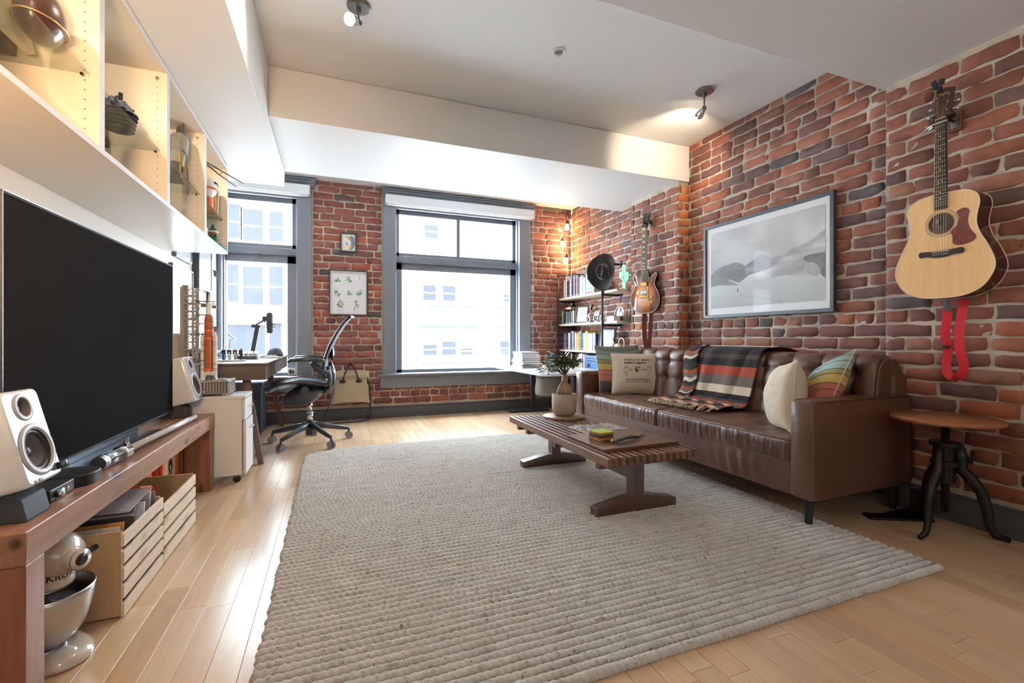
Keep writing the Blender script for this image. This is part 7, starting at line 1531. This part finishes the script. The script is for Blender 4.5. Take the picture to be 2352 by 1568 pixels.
def lean(y, z, w, h, m_fr, m_in, label, x=2.90, tilt=0.22, a=0.012, yaw=0.5):
    p = thing('leaning_frame', label, 'picture', (x, y, z), rot=(RG @ rotm(0, 0, 0)).to_euler()); p['_rot'] = 1; R = rotm(-tilt, yaw, 0); R = Matrix.Rotation(yaw, 3, 'Y') @ Matrix.Rotation(-tilt, 3, 'X')
    m = M().box(-w/2, w/2, 0, a, 0, 0.014).box(-w/2, w/2, h-a, h, 0, 0.014).box(-w/2, -w/2+a, a, h-a, 0, 0.014).box(w/2-a, w/2, a, h-a, 0, 0.014); q = M(); q.join(m, R); part('frame', q, m_fr, p)
    q = M(); q.join(M().box(-w/2+a, w/2-a, a, h-a, 0.003, 0.006), R); part('print', q, m_in, p); return p, R
p, R = lean(5.02, LV[1]+0.001, 0.17, 0.215, fb_, pm('poster_paper', rgb(220, 220, 226), 0.5), 'small dark framed line drawing leaning on the second shelf beside the toy trike')
q = M(); q.join(M().ring([(0.028*math.cos(2*PI*k/20), 0.12+0.045*math.sin(2*PI*k/20), 0.007) for k in range(20)], 0.0018, 4).ring([(0.012*math.cos(2*PI*k/14), 0.12+0.02*math.sin(2*PI*k/14), 0.007) for k in range(14)], 0.0018, 4), R); part('drawing', q, blackm, p)
lean(4.47, LV[2]+0.001, 0.21, 0.265, fb_, pm('poster_paper', rgb(220, 220, 226), 0.5), 'black framed pale map leaning behind the shelf post on the third shelf', a=0.016)
tk = thing('wire_trike_model', 'chrome and copper wire model tricycle on the second shelf', 'model vehicle', (2.90, 4.72, LV[1]+0.001)); tk['_rot'] = 1
cop = pm('copper_part', rgb(170, 104, 76), 0.3, 0.7); whg = pm('wheel_grey', rgb(176, 180, 184), 0.3, 0.5)
for (y, r) in ((0.13, 0.042), (-0.06, 0.042), (-0.19, 0.036)):
    part('wheel', M().ring([(0.0 - (0.01 if y < 0 else 0), y+r*math.cos(2*PI*k/24), r+0.006+r*math.sin(2*PI*k/24)) for k in range(24)], 0.008, 8).tube([(-0.012, y, r+0.006), (0.012, y, r+0.006)], 0.010, 10), whg, tk, smooth=True)
    m = M()
    for k in range(6): m.tube([(0, y, r+0.006), (0, y+r*math.cos(PI*k/3), r+0.006+r*math.sin(PI*k/3))], 0.002, 4)
    part('spokes', m, steel, tk)['kind'] = 'stuff'
part('frame', M().tube([(0, 0.13, 0.048), (0, 0.09, 0.12), (0, 0.07, 0.165), (0, 0.05, 0.19)], 0.004, 6).tube([(0, 0.10, 0.11), (0, 0.04, 0.05), (0, -0.06, 0.048), (0, -0.19, 0.045)], 0.005, 6).tube([(-0.05, 0.08, 0.15), (0, 0.07, 0.165), (0.05, 0.08, 0.15)], 0.003, 6).tube([(0, 0.0, 0.055), (0, -0.02, 0.10), (0, -0.08, 0.115), (0, -0.16, 0.09)], 0.004, 6), chrome, tk)
part('fork_cover', M().ball((0.005, 0.11, 0.085), (0.02, 0.02, 0.035), 10), cop, tk); part('engine', M().box(-0.02, 0.02, -0.14, -0.03, 0.07, 0.11).ball((0, -0.05, 0.12), 0.018, 8).ball((0, -0.09, 0.125), 0.018, 8).ball((0, -0.13, 0.12), 0.018, 8), whg, tk, bevel=0.004)
part('seat', M().obox((0, 0.055, 0.185), (0.03, 0.02, 0.07), rotm(0.5, 0, 0)), pm('seat_dark', rgb(80, 52, 46), 0.4), tk, bevel=0.004)
bb_ = tagpart('blue_jar', M().lathe([(0.018, 0), (0.019, 0.05), (0.012, 0.06)], (0, 0, 0), 14), pm('blue_jar', rgb(44, 84, 150), 0.25), 'small blue jar on the second shelf behind the post', 'jar'); bb_.location = (2.93, 4.36, LV[1]+0.001)
ac = thing('chrome_arch', 'chrome arched desk clock standing on the flat books of the second shelf', 'clock', (2.95, 4.27, LV[1]+0.048)); ac['_rot'] = 1
ap = [(0, 0.085*math.cos(PI*k/16), 0.035+0.075*math.sin(PI*k/16)) for k in range(17)]
part('arch', M().tube([(0, 0.085, 0)]+ap+[(0, -0.085, 0)], 0.007, 8), chrome, ac, smooth=True); part('panel', M().prism([(0.078, 0)]+[(p[1]*0.92, p[2]) for p in ap]+[(-0.078, 0)], -0.006, 0.0, Matrix(((0, 0, 1), (1, 0, 0), (0, 1, 0))), (0.012, 0, 0)), pm('smoked_glass', rgb(110, 106, 104), 0.1, coat=0.8), ac); part('dial', M().tube([(-0.002, -0.035, 0.03), (0.006, -0.035, 0.03)], 0.022, 20), pm('dial_silver', rgb(190, 194, 200), 0.3, 0.5), ac)
kt = thing('watering_can', 'rose gold small watering can with a hoop handle on the third shelf', 'watering can', (2.93, 4.24, LV[2]+0.001)); kt['_rot'] = 1; rg = pm('rose_gold', rgb(216, 190, 168), 0.12, 1.0)
part('body', M().lathe([(0.0, 0), (0.048, 0), (0.05, 0.01), (0.05, 0.075), (0.044, 0.088), (0.0, 0.09)], (0, 0, 0), 28, cap=False), rg, kt, smooth=True)
part('hoop_handle', M().ring([(0.0, -0.035+0.052*math.cos(2*PI*k/28), 0.09+0.058*math.sin(2*PI*k/28)) for k in range(28)], 0.0045, 8), rg, kt, smooth=True); part('spout', M().tube([(0, 0.045, 0.02), (0, 0.09, 0.05), (0, 0.13, 0.14)], [0.008, 0.006, 0.004], 8), rg, kt, smooth=True)
jr = thing('glass_jar_plant', 'little glass jar with yellow green sprigs beside the watering can', 'jar', (2.95, 4.345, LV[2]+0.001)); jr['_rot'] = 1
part('jar', M().lathe([(0.0, 0), (0.022, 0), (0.026, 0.02), (0.026, 0.04), (0.018, 0.05)], (0, 0, 0), 18, cap=False), pm('jar_amber', rgb(210, 196, 150), 0.15), jr, smooth=True)
for k in range(4): part('sprig', M().tube([(0, 0, 0.03), (0.006*(k-1.5), 0.008*(k-1.5), 0.095-0.008*abs(k-1.5))], [0.003, 0.0012], 5), pm('sprig_green', rgb(150, 160, 80), 0.6), jr)
sm = tagpart('small_cream_box', M().box(-0.05, 0.05, -0.06, 0.06, 0, 0.03), pm('beige_card', rgb(206, 190, 166), 0.6), 'small cream box lying on the second shelf books', 'box', bevel=0.002); sm.location = (2.94, 5.34, LV[1]+0.19)
rd_ = tagpart('red_tin', M().box(-0.04, 0.04, -0.03, 0.03, 0, 0.035), pm('red_tin', rgb(190, 70, 56), 0.4), 'small red tin beside the cream box on the second shelf', 'tin', bevel=0.002); rd_.location = (2.94, 5.455, LV[1]+0.19)

# neon cactus
cx_ = thing('cactus_lamp', 'green neon cactus lamp on a round white base at the shelf end', 'lamp', (2.985, 4.232, LV[0]+0.001), rot=(RG @ rotm(0, 0.35, 0)).to_euler()); cx_['_rot'] = 1
neon = emit('neon_green', (0.16, 0.9, 0.42), 1.3, base=(0.5, 0.9, 0.6)); plw = pm('cactus_white', rgb(150, 200, 165), 0.4)
def stad(pts): return pts
part('base', M().tube([(0, 0, 0), (0, 0.014, 0)], 0.055, 28), wh, cx_)
for P in ([(-0.012, 0.014), (-0.012, 0.10), (-0.042, 0.13), (-0.050, 0.16), (-0.050, 0.195)], [(-0.034, 0.195), (-0.033, 0.155), (-0.014, 0.15), (-0.014, 0.25), (0.0, 0.268), (0.014, 0.25), (0.014, 0.12), (0.018, 0.11)], [(0.012, 0.014), (0.012, 0.075), (0.042, 0.10), (0.050, 0.125), (0.050, 0.185)], [(0.034, 0.185), (0.034, 0.13), (0.02, 0.115)]):
    part('neon_tube', M().tube([(x, y, 0.008) for x, y in crom(P, 4, False)], 0.0058, 8), neon, cx_, smooth=True)
part('backing', M().prism([(-0.020, 0.014), (-0.020, 0.10), (-0.055, 0.13), (-0.057, 0.20), (-0.030, 0.20), (-0.028, 0.15), (-0.02, 0.15), (-0.02, 0.26), (0.02, 0.26), (0.02, 0.12), (0.028, 0.13), (0.028, 0.19), (0.057, 0.19), (0.055, 0.11), (0.02, 0.07), (0.02, 0.014)], -0.004, 0.003), plw, cx_)
# cowboy hat over the near post
hat = thing('cowboy_hat', 'black felt cowboy hat with a feather hung on the near shelf post', 'hat', (2.79, 4.345, 1.665), rot=(RG @ rotm(0.0, 0.62, 0) @ rotm(0, 0, -0.10)).to_euler()); hat['_rot'] = 1
felt = pm('black_felt', rgb(38, 37, 38), 0.85, bump=0.1, bscale=400, sheen=0.2)
def brim(u, v):
    a = 2*PI*u; r0 = 0.42; s = r0+(1-r0)*v; rx, ry = 0.168, 0.205
    x, y = rx*s*math.cos(a), ry*s*math.sin(a); curl = 0.085*(abs(math.cos(a))**2.0)*max(0, (s-0.5)/0.5)**1.5 - 0.02*(abs(math.sin(a))**3)*max(0, s-.5)*2
    return (x*(1-0.10*abs(math.cos(a))*max(0, s-.6)), y, curl)
o = part('brim', M().grid(brim, 64, 12), felt, hat, smooth=True); sd = o.modifiers.new('t', 'SOLIDIFY'); sd.thickness = 0.004
def crown(u, v):
    a = 2*PI*u; s = 1-0.42*v**1.5 if v < 0.8 else (1-0.42*0.8**1.5)*(1-(v-0.8)/0.2*0.999); rx, ry = 0.070, 0.090
    z = 0.105*min(1, v/0.78) ; x, y = rx*s*math.cos(a), ry*s*math.sin(a)
    if v > 0.6: z -= 0.030*math.exp(-(x/0.016)**2)*min(1, (v-0.6)*5) ; z -= 0.016*math.exp(-((abs(x)-0.045)/0.012)**2)*max(0, math.sin(a+0.4))*1
    return (x, y, z)
part('crown', M().grid(crown, 48, 24), felt, hat, smooth=True); part('band', M().ring([(0.069*math.cos(2*PI*k/40), 0.089*math.sin(2*PI*k/40), 0.012) for k in range(40)], 0.0055, 6), pm('hat_band_grey', rgb(84, 82, 82), 0.5), hat, smooth=True)
part('feather', M().tube([(0.045, 0.005, 0.035), (0.066, -0.01, 0.045), (0.09, -0.03, 0.035), (0.10, -0.05, 0.03)], [0.004, 0.012, 0.010, 0.002], 8, flat=0.3), pm('feather_brown', rgb(140, 82, 50), 0.6), hat, smooth=True)

# ------------------------------------------------------------------ white desk between sofa and window wall
wd = thing('white_desk', 'white rounded desk on black column legs between the sofa and the window wall', 'desk', (2.35, 4.75, 0)); dk_g = pm('desk_leg_grey', rgb(58, 62, 68), 0.45, 0.3)
m = M().prism(rrect(0.86, 1.46, 0.09, 6), 0, 0.024, None, (2.31, 4.715, 0.562)); part('top', m, pm('desk_white', rgb(226, 230, 234), 0.25, coat=0.3), wd, world=True, bevel=0.004)
for y in (5.35, 4.25):
    part('column', M().box(2.35, 2.42, y-0.03, y+0.03, 0.30, 0.545).box(2.357, 2.413, y-0.022, y+0.022, 0.02, 0.30), dk_g, wd, world=True, bevel=0.004); part('foot', M().box(2.06, 2.60, y-0.035, y+0.035, 0.006, 0.035), dk_g, wd, world=True, bevel=0.010, seg=3); part('bracket', M().box(2.0, 2.64, y-0.03, y+0.03, 0.545, 0.562), dk_g, wd, world=True)
part('beam', M().box(2.36, 2.41, 4.25, 5.35, 0.51, 0.545), dk_g, wd, world=True)
pb = thing('paper_stack', 'stack of white binders and papers at the window end of the white desk', 'papers', (2.25, 5.25, 0.586)); pb['_rot'] = 1
for k in range(7): part('binder' if k > 4 else 'sheets', M().obox((0.01*math.sin(k*2), 0.006*math.cos(k*3), 0.012+k*0.026), (0.25-0.004*k, 0.31, 0.022), rotm(0, 0, 0.05*math.sin(k))), wh if k % 3 else pm('binder_grey', rgb(196, 200, 206), 0.4), pb, bevel=0.002)
lp = thing('laptop', 'thin silver notebook lying closed by the paper stack', 'laptop', (2.12, 4.95, 0.586)); lp['_rot'] = 1; part('body', M().prism(rrect(0.22, 0.31, 0.012), 0, 0.010), steel, lp, bevel=0.002); part('lid', M().prism(rrect(0.22, 0.31, 0.012), 0.0105, 0.016, rotm(0, 0, 0.0)), blackp, lp)
cu = tag(part('cyan_tumbler', M().lathe([(0.0, 0), (0.026, 0), (0.034, 0.115), (0.032, 0.115), (0.024, 0.005), (0, 0.005)], (0, 0, 0), 24, cap=False), pm('cyan_plastic', rgb(60, 180, 196), 0.3), smooth=True), 'bright turquoise tumbler standing on the white desk', 'tumbler'); cu.location = (2.66, 4.98, 0.586)
cu = tagpart('blue_canister', M().lathe([(0.030, 0), (0.030, 0.15), (0.026, 0.155), (0.0, 0.155)], (0, 0, 0), 24), pm('navy_tin', rgb(60, 84, 150), 0.3), 'tall blue canister on the white desk beyond the tumbler', 'canister', smooth=False); cu.location = (2.60, 5.22, 0.586)
cu = thing('desk_camera', 'round black camera on a small orange stand beside the tumbler', 'camera', (2.60, 5.0, 0.586)); cu['_rot'] = 1; part('body', M().ball((0, 0, 0.075), 0.036, 16), blackp, cu, smooth=True); part('stand', M().tube([(0, 0, 0), (0, 0, 0.04)], [0.03, 0.016], 14), blackm, cu); part('cap', M().tube([(0, 0, 0.11), (0, 0, 0.125)], 0.014, 12), pm('toy_orange', rgb(208, 96, 44), 0.4), cu)
tb = thing('grey_tote', 'pale grey cloth tote hanging under the white desk behind the ficus', 'bag', (2.22, 4.55, 0.31)); tb['_rot'] = 1
part('body', loft([[(0.14*f*math.copysign(abs(math.cos(2*PI*k/24))**.6, math.cos(2*PI*k/24)), 0.10*f*math.copysign(abs(math.sin(2*PI*k/24))**.6, math.sin(2*PI*k/24))+dy, z) for k in range(24)] for f, z, dy in ((1, 0.002, 0), (1.05, .03, 0), (1.0, .10, .01), (.9, .16, .02), (.95, .20, .02))]), pm('tote_grey', rgb(134, 132, 126), 0.8, bump=.2, bscale=300), tb, smooth=True); part('strap', M().tube([(-0.09, 0.0, 0.18), (-0.03, 0, 0.25), (0.04, 0, 0.25), (0.09, 0, 0.18)], 0.006, 6), blackm, tb, smooth=True)
bn_ = tag(part('waste_bin', M().lathe([(0.0, 0.002), (0.085, 0.002), (0.105, 0.30), (0.102, 0.30), (0.082, 0.01), (0.0, 0.01)], (0, 0, 0), 28, cap=False), pm('bin_slate', rgb(62, 72, 84), 0.4), smooth=True), 'dark slate waste bin under the white desk behind the ficus', 'bin'); bn_.location = (2.50, 4.52, 0)

# ------------------------------------------------------------------ caged string bulbs in the corner
def cage_bulb(x, y, z, label, tilt=0.0):
    b_ = thing('caged_bulb', label, 'light', (x, y, z), rot=(tilt, tilt*0.7, 0), group='warm caged bulbs strung down the corner'); b_['_rot'] = 1
    part('bulb', M().lathe([(0.0, -0.055), (0.018, -0.050), (0.030, -0.028), (0.028, -0.008), (0.015, 0.018), (0.012, 0.03)], (0, 0, 0), 18, cap=False), emit('bulb_glow', (1, 0.70, 0.34), 50), b_, smooth=True)
    part('socket', M().tube([(0, 0, 0.025), (0, 0, 0.065)], 0.015, 12), blackm, b_)
    for k in range(6):
        a = 2*PI*k/6; c, s = math.cos(a), math.sin(a); part('cage_wire', M().tube([(c*0.016, s*0.016, 0.05), (c*0.036, s*0.036, 0.02), (c*0.052, s*0.052, -0.05), (c*0.040, s*0.040, -0.085)], 0.0016, 5), blackm, b_)
    part('cage_ring', M().ring([(0.052*math.cos(2*PI*k/20), 0.052*math.sin(2*PI*k/20), -0.05) for k in range(20)], 0.0018, 5), blackm, b_); part('cage_hook', M().tube([(0.04, 0, -0.085), (0.0, 0, -0.10), (-0.04, 0, -0.085)], 0.0016, 5), blackm, b_)
    lamp('bulb_light', 'POINT', (x, y, z-0.02), 50.0, (1, 0.62, 0.28), size=0.03)
cage_bulb(2.925, 5.44, 2.435, 'uppermost caged bulb under the ceiling corner', 0.1); cage_bulb(2.875, 5.46, 2.205, 'middle caged bulb in the corner', -0.2); cage_bulb(2.915, 5.45, 1.985, 'lowest caged bulb just above the shelf books', 0.15)
cd = thing('bulb_cord', 'black cord of the caged bulbs running down the brick corner', 'cord', (3.0, 5.52, 2.6)); 
part('cord', M().tube([tuple(p) for p in smooth3([(2.925, 5.44, 2.50), (2.94, 5.50, 2.62), (2.975, 5.52, 2.66), (2.99, 5.51, 2.55), (2.985, 5.50, 2.3), (2.99, 5.51, 2.0), (2.985, 5.50, 1.86)])], 0.005, 6), blackm, cd, world=True, smooth=True); part('cord', M().tube([tuple(p) for p in smooth3([(2.875, 5.46, 2.27), (2.93, 5.49, 2.33), (2.97, 5.50, 2.2), (2.915, 5.45, 2.05)])], 0.004, 6), blackm, cd, world=True, smooth=True)

# ------------------------------------------------------------------ ceiling spots and sprinkler
def ceiling_spot(x, y, aim, label, power, stem=0.12, lens_on=True, col=(1, 0.80, 0.56), spot=75):
    s_ = thing('ceiling_spotlight', label, 'light', (x, y, ZC), group='brushed ceiling spotlights'); s_['_rot'] = 1; nk = pm('nickel', rgb(120, 118, 114), 0.3, 0.9)
    part('canopy', M().lathe([(0.058, 0.0), (0.062, -0.006), (0.060, -0.014), (0.054, -0.017), (0.0, -0.017)], (0, 0, 0), 36), nk, s_, smooth=False); part('knuckle', M().box(-0.011, 0.011, -0.011, 0.011, -0.048, -0.015), nk, s_, bevel=0.002)
    part('stem', M().tube([(0, 0, -0.04), (0, 0, -stem)], 0.0055, 10), nk, s_)
    part('joint', M().tube([(-0.008, -0.008, -stem-0.004), (0.008, 0.008, -stem-0.004)], 0.014, 16), nk, s_)
    p0 = Vector((0, 0, -stem-0.004)); d = (Vector(aim)-Vector((x, y, ZC))-p0).normalized()
    part('head', M().tube([p0+d*0.004, p0+d*0.018, p0+d*0.045, p0+d*0.075, p0+d*0.088], [0.009, 0.014, 0.024, 0.030, 0.031], 24, cap=False), chrome, s_, smooth=True)
    part('lens', M().tube([p0+d*0.080, p0+d*0.084], 0.0285, 24), emit('lamp_lens', (1, 0.86, 0.66), 30), s_)
    lamp('spot_beam', 'SPOT', tuple(Vector((x, y, ZC))+p0+d*0.098), power, col, size=0.02, aim=tuple(aim), spot=spot, blend=0.6)
ceiling_spot(2.475, 2.545, (2.76, 3.34, 2.48), 'ceiling spotlight near the brick wall aimed at the far beam', 16, spot=100)
ceiling_spot(0.13, 2.565, (-0.95, 1.1, 1.75), 'ceiling spotlight glaring towards the display cabinet', 13, stem=0.085, spot=120)
spk = thing('fire_sprinkler', 'small white recessed fire sprinkler in the middle of the ceiling', 'sprinkler', (1.303, 2.524, ZC)); spk['_rot'] = 1
part('escutcheon', M().lathe([(0.026, -0.002), (0.030, -0.008), (0.040, -0.004), (0.041, 0.0)], (0, 0, 0), 28, cap=False), wh, spk, smooth=True); part('cup', M().tube([(0, 0, -0.001), (0, 0, -0.0005)], 0.027, 20), pm('cup_dark', rgb(120, 116, 108), 0.5), spk); part('frame_arm', M().tube([(-0.009, 0, 0), (-0.008, 0, -0.02), (0, 0, -0.03), (0.008, 0, -0.02), (0.009, 0, 0)], 0.0022, 6), steel, spk); part('deflector', M().tube([(0, 0, -0.030), (0, 0, -0.032)], 0.013, 16), steel, spk)
